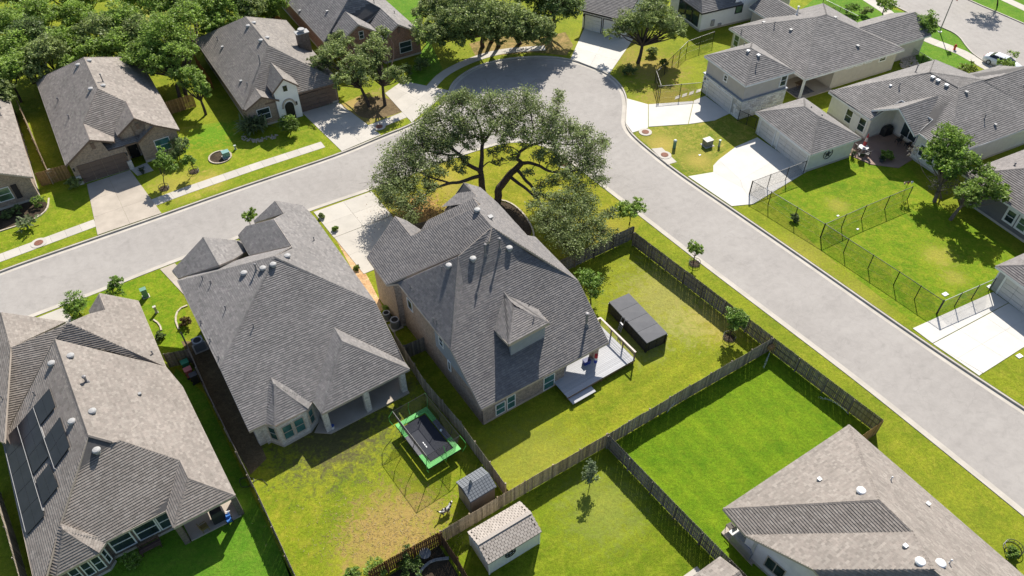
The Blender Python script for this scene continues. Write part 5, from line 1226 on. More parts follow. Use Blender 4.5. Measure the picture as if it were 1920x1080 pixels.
# ---- oaks behind the turning circle
tree('broad dark oak with several trunks behind the turning circle', 'tree', G(918, 82), dome(900, 25, 6, 3.8, 9, 1)+dome(850, 40, 5, 3.0, 8, 2)+dome(960, 35, 5.4, 3.2, 8, 3)+dome(810, 60, 4.2, 2.4, 7, 4)+dome(1000, 45, 4.8, 2.4, 7, 5)+dome(880, -10, 7, 3, 7, 6)+dome(870, 62, 3.8, 2.0, 6, 7)+dome(935, 60, 3.8, 2.2, 6, 8)+dome(985, 65, 3.6, 1.9, 6, 9)+dome(830, 72, 3.4, 1.6, 6, 10)+dome(1020, 62, 3.8, 1.8, 6, 11), 'oak_tree', GREY_G, .3, 11, .3, trunks=[G(905, 88), G(922, 78), G(935, 86), G(975, 82)])
tree('dense oak at the top edge, left of the white garage', 'tree', G(1040, 50), dome(1035, 5, 5.5, 3.2, 8, 7)+dome(1070, 10, 4.8, 2.2, 6, 8)+dome(1000, -10, 6.2, 3, 7, 9), 'oak_tree', DK_G, .3, 10, .25, group=None)
tree('tall oak at the top edge beside the bright side lawn', 'tree', G(830, 40), dome(830, 5, 5.5, 3.0, 8, 17)+dome(800, 20, 5, 2.0, 6, 18), 'oak_tree', GREY_G, .3, 10, .25)
tree('bushy willow-like oak in front of the white garage doors', 'tree', G(1196, 118), dome(1205, 30, 5.6, 2.8, 8, 1)+dome(1255, 45, 4.8, 2.3, 7, 2)+dome(1170, 50, 4.6, 1.8, 6, 3)+dome(1230, 5, 6.2, 2.2, 6, 4)+dome(1270, 62, 3.6, 1.4, 5, 5)+[(*P(1143, 62, 3.2), .8)], 'oak_tree', GREY_G, .25, 13, .25)
# ---- trees between the two brick houses
tree('tall grey-green oak rising between the two brick houses on the left', 'tree', G(350, 205), dome(310, 60, 6.5, 3.2, 9, 1)+dome(345, 30, 6.8, 2.6, 8, 2)+dome(275, 95, 5.6, 2.4, 7, 3)+dome(290, 125, 4.8, 1.8, 6, 4)+dome(330, 100, 5.4, 2.2, 7, 6), 'oak_tree', MID_G, .27, 12, .24, trunks=[G(345, 205), G(352, 190)])
tree('smaller round oak on a curved trunk beside the brown fence panel', 'tree', G(386, 215), dome(358, 145, 4.0, 1.9, 7, 5)+dome(380, 165, 3.4, 1.2, 5, 7)+[(*P(330, 140, 4), 1.1)], 'oak_tree', MID_G, .26, 13, .17)
k = 0
WL = ['broad grey-green crown directly left of the three-gabled roof', 'mid-green crown rising behind the left corner of the three-gabled roof', 'rounded crown in the second row, left of the sunny meadow', 'crown touching the rear left hip of the three-gabled roof', 'tree at the left edge, level with the rear of the three-gabled house', 'low leafy crown over the side fence at the left edge', 'large crown cut by the left edge, upper of two', 'crown near the upper left corner, beside the light scrub', 'light scrubby crown at the near tip of the meadow', 'dark crown below the meadow tip', 'smaller crown straight behind the three-gabled ridge', 'light leafy crown on the lower rim of the meadow', 'crown behind the white roof vents of the three-gabled house', 'crown between the meadow and the tall grey-green oak', 'low crown squeezed between roof and tall grey-green oak', 'crown on the right bank of the meadow', 'crown left of the white-entry ridge', 'dark mass at the top edge above the white-entry roof', 'crown at the top edge above the chimney house roof', 'tall crown at the top edge right of the meadow', 'crown over the far end of the meadow', 'biggest crown at the top edge over the meadow', 'low dark crown touching the rear corner of the white-entry roof', 'small bush-like tree by the red-brown top fence', 'pale crown at the top edge left of the meadow', 'corner tree, nearest the upper left corner of the picture', 'light crown at the top edge, above the meadow tip', 'crown behind others at the top edge, right of the meadow', 'leafy crown at the top edge, third from the corner', 'low tree at the left edge just above the edge house', 'small crown at the rear left roof corner of the three-gabled house']
WOOD = [(30, 90, 5, 2.8), (85, 95, 5, 2.8), (55, 60, 5.4, 2.8), (118, 75, 4.6, 2.4), (8, 130, 4.6, 2.4), (60, 130, 4, 2.0), (0, 40, 5.5, 3.2), (70, 20, 5, 3), (140, 25, 4, 2.6), (190, 55, 5, 2.8), (178, 92, 4.2, 2.2), (225, 35, 5, 3), (225, 80, 4.4, 2.4), (262, 55, 5, 2.6), (245, 110, 3.8, 1.9), (385, 15, 5, 2.8), (420, 45, 4.4, 2.0), (460, 10, 5, 2.6), (505, 5, 4.4, 2.2), (440, 5, 5.5, 2.8), (300, 5, 5.5, 3), (345, -15, 6, 3.2), (395, 50, 4, 1.9), (500, 22, 3, 1.5), (160, -10, 4, 2.6), (30, -10, 5, 3), (250, -15, 4.5, 2.8), (400, -15, 5, 3), (110, -20, 5, 3), (0, 165, 4, 1.8), (130, 120, 3.6, 1.7)]
for i, (u, v, z, r) in enumerate(WOOD):
    tn = (MID_G, GREY_G, MID_G, MID_G)[i % 4] if i != 2 else DK_G if not (130 < u < 270 and v < 40) else BRT_G
    lab = ['bushy mid-green tree in the wood behind the left houses', 'grey-green tree in the wood behind the left houses', 'dark green tree in the wood behind the left houses'][0 if tn is MID_G else 1 if tn is GREY_G else 2]
    if tn is BRT_G: lab = 'light green scrubby tree beside the sunny meadow'
    lab = WL[i]; c = P(u, v, z); tree(lab, 'tree', c[:2], dome(u, v, z, r, 8, i), 'tree', tn, .3, 13, .16, group='trees of the wood at the upper left', fork=.4)
# ---- trees and shrubs in the gardens
tree('wide bright green tree on a leaning trunk in front of the patio house', 'tree', G(1752, 378), dome(1778, 268, 5.2, 2.2, 8, 1)+dome(1755, 290, 4.6, 1.5, 6, 2)+dome(1800, 300, 4.6, 1.8, 7, 3)+dome(1775, 318, 4.0, 1.5, 6, 4), 'tree', BRT_G[:0] or ((.17, .28, .035), (.29, .41, .07)), .24, 14, .2, bark='bark_g')
tree('rounded tree over the dark house at the right edge', 'tree', G(1782, 412), dome(1850, 350, 4.2, 1.9, 8, 5)+dome(1815, 365, 3.8, 1.5, 6, 6)+dome(1875, 360, 3.8, 1.2, 5, 7)+dome(1845, 322, 4.6, 1.2, 5, 8), 'tree', ((.17, .27, .04), (.29, .39, .075)), .24, 13, .18, bark='bark_g')
tree('grey half-dead shrub with bare twigs between the two garden trees', 'shrub', G(1765, 372), [(*P(1760, 342, 2.0), 1.1), (*P(1785, 348, 2.2), 1.2), (*P(1745, 350, 1.4), .9), (*P(1715, 282, 4.0), .8)], 'shrub', ((.14, .13, .11), (.20, .18, .16)), .14, 9, .1, bark='bark_g')
tree('street tree with a round crown by the sidewalk, next to the flagpole', 'tree', G(1714, 84), dome(1735, 44, 3.6, 1.7, 8, 1)+[(*P(1745, 30, 4.2), 1.0)], 'street_tree', BRT_G, .22, 16, .09, fork=.5)
tree('young street tree partly covering the parked white car', 'tree', G(1890, 140), dome(1886, 120, 2.6, 1.1, 6, 2)+[(*P(1900, 102, 3), .7)], 'street_tree', MID_G, .2, 13, .06)
tree('yellow-green young tree on the verge beyond the patio house', 'tree', G(1820, 142), dome(1818, 128, 1.8, 1.2, 7, 3), 'tree', YEL_G, .2, 14, .05)
tree('dark clipped tree at the top edge by the wide street', 'tree', G(1655, 25), dome(1660, 6, 2.6, 1.5, 7, 4), 'tree', MID_G, .22, 14, .08)
tree('tree across the wide street, cut by the top edge', 'tree', G(1870, 10), dome(1855, -28, 3.6, 2.2, 7, 4), 'tree', MID_G, .24, 10, .1)
tree('young tree alone on the lawn beside the white shed', 'tree', G(1106, 910), [(*P(1107, 880, 1.9), .5), (*P(1104, 893, 1.3), .5), (*P(1110, 890, 1.4), .5), (*P(1106, 868, 2.6), .35)], 'young_tree', ((.15, .2, .09), (.22, .27, .15)), .15, 45, .035, clump=14, limbs=False)
tree('round leafy tree in a black ring by the street fence, inside the yard', 'tree', G(1367, 634), dome(1383, 598, 2.3, 1.1, 8, 2)+[(*P(1378, 585, 2.9), .7)], 'young_tree', BRT_G, .19, 20, .06)
tree('young grey-green tree on the verge outside the street fence', 'tree', G(1300, 494), dome(1303, 468, 2.0, .75, 7, 3)+[(*P(1302, 456, 2.8), .45)], 'young_tree', MID_G, .17, 24, .05)
tree('bushy crape myrtle at the fence corner by the street', 'tree', G(1180, 420), dome(1180, 393, 2.2, 1.35, 8, 4)+[(*P(1195, 378, 2.6), .6)], 'young_tree', MID_G, .2, 18, .06)
tree('round tree behind the big house, lit on one side', 'tree', G(1108, 570), dome(1104, 525, 2.4, 1.3, 8, 6)+[(*P(1115, 553, 1.6), .7)], 'tree', BRT_G, .2, 16, .07)
tree('young bright tree in a black ring in front of the three-gabled house', 'tree', G(310, 352), dome(306, 300, 2.8, 1.1, 7, 1)+[(*P(322, 310, 2.6), .7), (*P(302, 282, 3.4), .6)], 'young_tree', BRT_G, .2, 17, .05)
tree('young tree in a black ring, right of the shrub bed', 'tree', G(366, 322), dome(354, 300, 2.0, .8, 6, 2), 'young_tree', BRT_G, .18, 14, .04)
tree('dark shrub beside the front window of the three-gabled house', 'shrub', G(338, 300), dome(338, 272, 1.6, 1.2, 7, 3)+dome(325, 290, 1.2, .8, 5, 4), 'shrub', DK_G, .16, 20, .05)
tree('grey-green shrub at the left corner of the brown garage door', 'shrub', G(142, 348), dome(138, 342, .7, .8, 6, 3), 'shrub', GREY_G, .14, 26, .04)
tree('round yellow-green bush in front of the white entry', 'shrub', G(545, 252), dome(541, 230, 1.5, 1.3, 9, 4, .8), 'shrub', YEL_G[:0] or ((.13, .21, .03), (.2, .28, .05)), .16, 26, .06)
tree('leafy pink-flecked shrub below the young tree by the solar house', 'shrub', G(150, 590), dome(140, 575, 1.4, 1.2, 7, 5)+[(*P(138, 556, 2.2), .7)], 'shrub', BRT_G, .16, 20, .05)
tree('small bright tree on the front lawn of the solar house', 'tree', G(212, 555), dome(216, 530, 1.9, .75, 6, 5)+[(*P(208, 550, 1.2), .7), (*P(226, 548, 1.0), .6)], 'young_tree', BRT_G, .17, 16, .04)
tree('slim shrub at the front of the covered-patio house', 'shrub', G(470, 425), dome(468, 405, 1.8, .7, 6, 6)+[(*P(472, 392, 2.4), .35)], 'shrub', MID_G, .17, 22, .04)
for u, v, lab, tn, r in ((705, 1066, 'glossy dark bush at the bottom edge, left of the taller bush', MID_G, .85), (765, 1052, 'tall glossy bush in the corner of the brown fence', ((.08, .14, .025), (.15, .22, .05)), 1.0), (660, 1076, 'yellow-green bush at the bottom edge, leftmost of three', BRT_G, .55),
                         (30, 392, 'low hedge shrub under the teal window', DK_G, .6), (70, 376, 'round bright green shrub at the corner of the teal-window house', MID_G, .75), (12, 402, 'dark shrub at the left edge under the shuttered window', DK_G, .6), (120, 100, '', None, 0),
                         (347, 602, 'rust-coloured shrub beside the narrow side yard', ((.10, .07, .02), (.16, .10, .03)), .6), (300, 628, 'small round clipped shrub beside the solar house lawn', DK_G, .4), (245, 1050, 'light green shrub against the dark brick wall', BRT_G, .6),
                         (790, 118, 'dark shrubs at the right corner of the red-brown house', DK_G, 1.3), (760, 130, 'low dark bush below the red-brown house', DK_G, 1.0), (727, 578, 'green shrub in the gap beside the big house', MID_G, .5), (1900, 1035, 'thin young plant on the verge, lower right', BRT_G, .45), (1490, 408, 'small dark bush inside the black fence, near its corner', DK_G, .5),
                         (1665, 290, 'green garden plant on the red-brown patio', MID_G, .8), (1625, 20, 'grey-green ornamental grass clump near the top edge', GREY_G, 1.0), (1598, 16, 'light ornamental grass clump near the top edge', BRT_G, 1.0), (1560, 22, 'low green shrub behind the wide grey house', BRT_G, .9),
                         (668, 502, 'yellow-green shrub on the red gravel strip', YEL_G, .3), (628, 428, 'small flowering shrub at the drive edge', MID_G, .35), (603, 405, 'pale flowering shrub by the front corner of the patio house', GREY_G, .35), (1180, 130, 'dark brush under the willow-like oak', DK_G, .9), (1245, 118, 'yellow-leaved shrub under the willow-like oak', YEL_G, .7), (1222, 95, 'dull green shrub behind the black posts', GREY_G, .8), (935, 388, 'small pale shrub in the dark mulch bed', MID_G, .35)):
    if not lab: continue
    c = P(u, v, r*.8); tree(lab, 'shrub', c[:2], dome(u, v, r*.8, r, 6, int(v), .8), 'shrub', tn, .13 if v > 300 else .18, 30 if r < .7 else 20, .03, limbs=False)
# yucca-like plant with arching leaves
def yucca(u, v, label, n=150, L=1.5):
    b = G(u, v); t = thing('yucca', label, 'plant', b); m = MB()
    for i in range(n):
        a = random.uniform(0, 2*math.pi); e = random.uniform(.15, 1.3); l = L*random.uniform(.6, 1); w_ = .07; h0 = .6*random.random()+.3
        off = np.array((random.gauss(0, .45), random.gauss(0, .45))); p0 = np.array((b[0]+off[0], b[1]+off[1], h0)); d = np.array((math.cos(a)*math.cos(e), math.sin(a)*math.cos(e), math.sin(e)))
        w_ = .11; s = np.array((-math.sin(a), math.cos(a), 0))*w_; p1 = p0+d*l*.6; p2 = p0+d*l-np.array((0, 0, l*.25)); k = random.uniform(.5, 1.3); col = (.19*k, .24*k, .11*k)
        m.poly([p0-s, p0+s, p1+s*.9, p1-s*.9], col); m.poly([p1-s*.9, p1+s*.9, p2], col)
    m.build('leaf', M['leaf'], t)
yucca(478, 246, 'big spiky yucca in front of the white-entry house', 320, 2.3)
yucca(57, 426, 'small spiky agave on the left front lawn', 60, .9)
# ------------------------------------------------------------------ wooden fences
def wood_mat(name, c, v=.35):
    t = NT(name, .9, .15); r = t.rnd(); f = t.noise(5, 5, .7); g = t.noise(30, 3)
    k = t.ramp(r, [(0, shade(c, 1-v)), (.5, c), (1, shade(c, 1+v))]); k = t.mix(1, k, t.ramp(f, [(.3, .7), (.7, 1.25)]), 'MULTIPLY')
    t.col(t.mix(1, k, t.ramp(g, [(.3, .85), (.7, 1.12)]), 'MULTIPLY')); t.bump(f, .3, .01); return t.m
M['wood_old'] = wood_mat('weathered_grey_cedar', (.29, .25, .20)); M['wood_tan'] = wood_mat('tan_cedar', (.36, .28, .185)); M['wood_red'] = wood_mat('red_brown_stained_cedar', (.17, .075, .035)); M['wood_dk'] = wood_mat('dark_weathered_cedar', (.185, .165, .14)); M['wood_gold'] = wood_mat('golden_cedar', (.36, .22, .10)); M['wood_vd'] = wood_mat('dark_brown_cedar', (.09, .05, .03))
PK = {}
def picket_mesh(m, h):
    k = (m, round(h, 2))
    if k not in PK:
        b = MB(); w_, t = .066, .009; pts = [(-w_, 0), (w_, 0), (w_, h-.04), (w_-.035, h), (-w_+.035, h), (-w_, h-.04)]; n = len(pts)
        b.add([(x, -t, z) for x, z in pts]+[(x, t, z) for x, z in pts], [tuple(range(n)), tuple(range(n, 2*n))[::-1]]+[(i+n, (i+1) % n+n, (i+1) % n, i) for i in range(n)])
        PK[k] = b.mesh('picket', M[m])
    return PK[k]
def fence(label, line, m='wood_old', h=1.8, rail_side=1, step=.148, every=2.44, caps=False, stepdown=0):
    """picket fence along plan points; rails and posts on one side"""
    line = [np.array(p[:2], float) for p in line]; t = thing('wood_fence', label, 'fence', line[0]); off = np.array([line[0][0], line[0][1], 0])
    hs = [h, h-.03, h+.03]
    for a, b in zip(line, line[1:]):
        d = b-a; L = np.linalg.norm(d); d /= L; n = np.array([-d[1], d[0]])*rail_side; rz = math.atan2(d[1], d[0])
        k = int(L/step)
        for i in range(k):
            p = a+d*(i+.5)*L/k; bay = int((i+.5)*L/k/every)
            hh = hs[0] if stepdown == 0 else h-((bay % 2)*stepdown)
            link('picket', picket_mesh(m, hh), t, (p[0]-off[0]+random.gauss(0, .003), p[1]-off[1]+random.gauss(0, .003), .03+random.gauss(0, .012)), rz+random.gauss(0, .025))
        nb = max(1, round(L/every)); pm = MB(); pm.box((0, 0, (h-.05)/2), (.09, .09, h-.05)); me = pm.mesh('post', M[m])
        rm = MB(); rm.box((0, 0, 0), (L/nb-.01, .04, .085)); rme = rm.mesh('rail', M[m])
        for i in range(nb+1):
            p = a+d*L*i/nb+n*.085; link('post', me, t, (p[0]-off[0], p[1]-off[1], 0), rz)
            if i < nb:
                q = a+d*L*(i+.5)/nb+n*.034
                for z in (.3, .95, h-.25): link('rail', rme, t, (q[0]-off[0], q[1]-off[1], z), rz)
    return t
def T(u, v, h=1.8): return G(u, v, h)
fence('long weathered board fence along the right-hand street', [T(1190, 435), T(1320, 533), T(1450, 632)], 'wood_dk', rail_side=-1)
fence('weathered street fence with rails showing, beside the bright green lawn', [T(1451, 633), T(1553, 710), T(1657, 788)], 'wood_dk', rail_side=-1)
fence('short golden fence end at the corner of the bright green lawn', [T(1657, 789), T(1606, 824)], 'wood_gold', rail_side=-1)
fence('grey stepped fence between the long lawn and the bright green lawn', [T(1449, 634), T(1295, 722), T(1141, 813)], 'wood_old', rail_side=-1, stepdown=.08)
fence('tan-grey stepped fence behind the two sheds', [T(1139, 814), T(985, 902), T(826, 996)], 'wood_tan', rail_side=-1, stepdown=.06)
fence('dark fence between the shed lawn and the bright green lawn', [T(1142, 816), T(1270, 948), T(1425, 1105)], 'wood_dk', rail_side=-1)
fence('long grey fence between the trampoline yard and the big house', [T(738, 622), T(795, 712), T(862, 790), T(946, 906)], 'wood_old', rail_side=1)
fence('red-brown fence panel at the bottom, behind the glossy bushes', [T(822, 998), T(722, 1052), T(690, 1072)], 'wood_red', rail_side=1)
fence('dark stained fence running down from the tan fence to the bottom edge', [T(825, 999), T(856, 1045), T(905, 1130)], 'wood_vd', rail_side=1)
fence('thin fence seen edge-on beside the narrow soil side yard', [T(340, 622), T(383, 722), T(443, 845), T(487, 934), T(562, 1098)], 'wood_old', rail_side=-1)
fence('dark cross fence closing the side yard of the solar house', [T(306, 664), T(352, 655)], 'wood_dk', rail_side=1)
fence('fence at the left edge beside the solar house', [T(-20, 900), T(8, 985), T(42, 1105)], 'wood_old', rail_side=-1)
fence('low pale fence between the left edge house and the three-gabled house', [T(30, 185), T(60, 257), T(88, 320)], 'wood_tan', rail_side=-1, h=1.7)
fence('orange-brown fence panel beside the brown garage door', [T(66, 325), T(122, 309)], 'wood_gold', rail_side=1)
fence('brown fence panel between the two brick houses on the left', [T(308, 192), T(360, 176)], 'wood_gold', rail_side=1)
fence('red-brown fence at the top, between the chimney house and the red-brown house', [T(508, 18), T(533, 40)], 'wood_red', rail_side=1)
fence('red-brown fence along the wall of the white-entry house', [T(362, 100), T(392, 145)], 'wood_red', rail_side=1)
fence('grey fence from the big house corner to the street fence, under the oak', [T(1042, 492), T(1115, 458), T(1188, 424)], 'wood_dk', rail_side=-1)
fence('short dark fence beside the big house air conditioners', [T(757, 648), T(795, 632)], 'wood_dk', rail_side=1)
# pieces lying about
b = MB(); p = G(938, 909); tag(b.build('lumber', M['wood_tan']) if False else thing('loose_board', 'pale loose board lying at the foot of the fence by the white shed', 'board', G(842, 1008)), 'pale loose board lying at the foot of the fence by the white shed', 'board')
lb = bpy.data.objects['loose_board']; b = MB(); q0, q1 = P(835, 1012, .03), P(850, 1003, .03); b.bar(q0, q1, .14, .04); b.build('plank', M['wood_tan'], lb)
# ------------------------------------------------------------------ black metal fences with mesh
M['metal_bk'] = mat('black_metal', (.018, .02, .02), .45, .4); M['metal_gr'] = mat('galvanised_rail', (.36, .37, .36), .4, .4, .08, 5, metal=.4)
def mesh_fence(label, line, h=1.75, every=3.0, rail='metal_bk', gap=.095, name='metal_fence', pitch=0, bars=True):
    line = [np.array(p[:2], float) for p in line]; t = thing(name, label, 'fence', line[0]); off = np.array([line[0][0], line[0][1], 0])
    pm = MB(); pm.lathe((0, 0, 0), [(.045, 0), (.045, h+.05), (.02, h+.09)], 8); me = pm.mesh('post', M['metal_bk'])
    wires = MB()
    for a, b in zip(line, line[1:]):
        d = b-a; L = np.linalg.norm(d); d /= L; nb = max(1, round(L/every)); rb = MB()
        rb.tube([(*a, h), (*b, h)], .032, 6); rb.build('top_rail', M[rail], t)
        for i in range(nb+1):
            p = a+d*L*i/nb; link('post', me, t, (p[0]-off[0], p[1]-off[1], 0))
        k = int(L/gap)
        for i in range(k):                       # woven wire: two leaning sets
            x0 = L*i/k
            for s in (-1, 1):
                x1 = x0+s*h*.55; z1 = h
                if x1 < 0: z1 = h*(x0/(h*.55)) if x0 > 0 else 0; x1 = 0
                if x1 > L: z1 = h*((L-x0)/(h*.55)); x1 = L
                if z1 > .1: 
                    p0, p1 = a+d*x0, a+d*x1; w_ = .008; n = np.array([-d[1], d[0]])*w_
                    wires.poly([(*(p0-d*w_), .03), (*(p0+d*w_), .03), (*(p1+d*w_), z1), (*(p1-d*w_), z1)])
        wires.bar((*a, .05), (*b, .05), .01); wires.bar((*a, h*.5), (*b, h*.5), .008)
    o = wires.build('netting', M['metal_bk'], t, kind='stuff')
    return t
mesh_fence('black mesh fence along the right street, with its row of leaning-looking posts', [G(1412, 340, 1.75), G(1447, 360, 1.75), G(1547, 420, 1.75), G(1687, 510, 1.75), G(1769, 564, 1.75)])
mesh_fence('black mesh fence across the lawn between the two fenced yards', [G(1548, 420, 1.75), G(1625, 386, 1.75), G(1712, 350, 1.75)])
mesh_fence('grey-railed mesh fence above the white drive at the right edge', [G(1771, 564, 1.75), G(1868, 522, 1.75)], rail='metal_gr', every=2.2)
mesh_fence('black mesh fence beside the double garage drive', [G(1411, 340, 1.75), G(1513, 302, 1.75)], every=2.6)
mesh_fence('tall black mesh fence behind the garden of the stone garage', [G(1234, 133, 1.7), G(1290, 78, 1.7), G(1340, 60, 1.7)], every=2.6)
mesh_fence('black mesh fence in front of the stone garage garden', [G(1236, 165, 1.5), G(1318, 158, 1.5)], every=2.6)
mesh_fence('leaning black gate panel beside the brush by the turning circle', [G(1231, 132, 1.8), G(1240, 160, 1.8)], every=1.8, name='metal_gate')
mesh_fence('silver-railed fence along the wide street behind the grey house', [G(1545, -2, 1.2), G(1610, 30, 1.2)], h=1.2, rail='metal_gr')
mesh_fence('silver-railed fence between the grey house and the patio house', [G(1676, 68, 1.2), G(1795, 140, 1.2)], h=1.2, rail='metal_gr')
mesh_fence('black rail fence beside the stone garage wall', [G(1388, 207, 1.5), G(1420, 222, 1.5)], h=1.5, every=1.3)
# ------------------------------------------------------------------ yard objects
def rot2(a): return np.array([[math.cos(a), -math.sin(a)], [math.sin(a), math.cos(a)]])
M['pl_green'] = mat('lime_green_padding', (.10, .42, .09), .5, .4, .06); M['tramp'] = mat('black_jump_mat', (.015, .018, .028), .7); M['net'] = mat('black_net_thread', (.02, .02, .022), .8)
def trampoline():
    # frame corners seen at pixels, frame height 0.9 m
    c = [G(741, 797, .92), G(800, 763, .92), G(864, 842, .92), G(803, 880, .92)]; ctr = sum(c)/4
    t = thing('trampoline', 'large rectangular trampoline with lime-green padding and black safety net', 'trampoline', ctr)
    ex = (c[1]-c[0]); W = np.linalg.norm(ex); ex /= W; ey = np.array([-ex[1], ex[0]]); L = np.linalg.norm(c[3]-c[0]); ey = -ey if np.dot(ey, c[3]-c[0]) < 0 else ey
    o = c[0]; Q = lambda x, y, z: np.array([*(o+ex*x+ey*y), z])
    b = MB(); b.poly([Q(.5, .5, .9), Q(.5, L-.5, .9), Q(W-.5, L-.5, .9), Q(W-.5, .5, .9)][::-1]); b.build('jump_mat', M['tramp'], t)
    g = MB()
    for q in ((0, 0, W, .42), (0, L-.42, W, L)): g = MB(); g.prism([tuple(Q(x, y, 0)[:2]) for x, y in ((q[0], q[1]), (q[2], q[1]), (q[2], q[3]), (q[0], q[3]))], .9, .97); g.build('green_pad', M['pl_green'], t)
    s = MB()
    for x0 in (0, W-.42):
        for y0, y1 in ((.43, L*.3), (L*.72, L-.43)): g2 = MB(); g2.prism([tuple(Q(x, y, 0)[:2]) for x, y in ((x0, y0), (x0+.42, y0), (x0+.42, y1), (x0, y1))], .9, .97); g2.build('green_pad', M['pl_green'], t)
        s.prism([tuple(Q(x, y, 0)[:2]) for x, y in ((x0, L*.3+.01), (x0+.42, L*.3+.01), (x0+.42, L*.72-.01), (x0, L*.72-.01))], .9, .965)
    s.build('grey_pad', mat('dark_grey_padding', (.12, .12, .13), .6), t)
    f = MB(); loop = [Q(0, 0, .88), Q(W, 0, .88), Q(W, L, .88), Q(0, L, .88)]
    for i in range(4): f.tube([loop[i], loop[(i+1) % 4]], .04, 6)
    f.build('frame', M['metal_bk'], t)
    for x in (.15, W-.15):
        for y in (.5, L/2, L-.5):
            l = MB(); l.tube([Q(x, y, .88), Q(x, y, 0)], .035, 6); l.build('leg', M['metal_bk'], t)
    top = 2.75; poles = []
    for (x, y) in ((0, 0), (W/2, 0), (W, 0), (W, L*.33), (W, L*.67), (W, L), (W/2, L), (0, L), (0, L*.67), (0, L*.33)):
        dx, dy = (-.12 if x == 0 else .12 if x == W else 0), (-.12 if y == 0 else .12 if y == L else 0)
        p = MB(); p.tube([Q(x+dx*.6, y+dy*.6, .6), Q(x+dx*2.4, y+dy*2.4, 1.4), Q(x+dx*2.4, y+dy*2.4, 1.9), Q(x+dx*.8, y+dy*.8, 2.5), Q(x, y, top)], .028, 6); p.build('net_pole', M['pl_green'] if (x in (0, W) and y in (0, L)) or y in (0, L) else M['metal_bk'], t); poles.append((x, y))
    r = MB(); loop = [Q(0, 0, top), Q(W, 0, top), Q(W, L, top), Q(0, L, top)]
    for i in range(4): r.tube([loop[i], loop[(i+1) % 4]], .02, 5)
    r.build('top_ring', M['metal_bk'], t)
    n = MB(); w_ = .0022
    for i in range(4):
        a, c2 = ((0.3, 0.3), (W-.3, .3), (W-.3, L-.3), (.3, L-.3))[i], ((0.3, 0.3), (W-.3, .3), (W-.3, L-.3), (.3, L-.3))[(i+1) % 4]
        at, bt = ((0, 0), (W, 0), (W, L), (0, L))[i], ((0, 0), (W, 0), (W, L), (0, L))[(i+1) % 4]
        dl = math.hypot(c2[0]-a[0], c2[1]-a[1]); k = int(dl/.055)
        for j in range(k+1):
            f_ = j/k; lo = (a[0]+(c2[0]-a[0])*f_, a[1]+(c2[1]-a[1])*f_); hi = (at[0]+(bt[0]-at[0])*f_, at[1]+(bt[1]-at[1])*f_); n.bar(Q(*lo, .95), Q(*hi, top), w_*2)
        for j in range(1, 32):
            z = .95+(top-.95)*j/32; f_ = j/32; g_ = lambda lo, hi: (lo[0]*(1-f_)+hi[0]*f_, lo[1]*(1-f_)+hi[1]*f_)
            n.bar(Q(*g_(a, at), z), Q(*g_(c2, bt), z), w_*2)
    n.build('safety_net', M['net'], t, kind='stuff')
    l = MB(); q = Q(W*.5-.55, L*.55, .906); 
    for i in range(3): l.box((q[0]+ey[0]*i*.22, q[1]+ey[1]*i*.22, .906), (.07, .16, .004), math.atan2(ex[1], ex[0]))
    l.build('print', M['trim_w'], t)
    b = thing('ball', 'small white ball lying on the trampoline mat', 'ball', G(827, 807, .95)); m = MB(); m.lathe((*G(827, 807, 1.0), .905), [(.02, 0), (.09, .04), (.12, .12), (.09, .2), (.02, .24)], 12); m.build('ball_body', M['trim_w'], b, smooth=True)
trampoline()
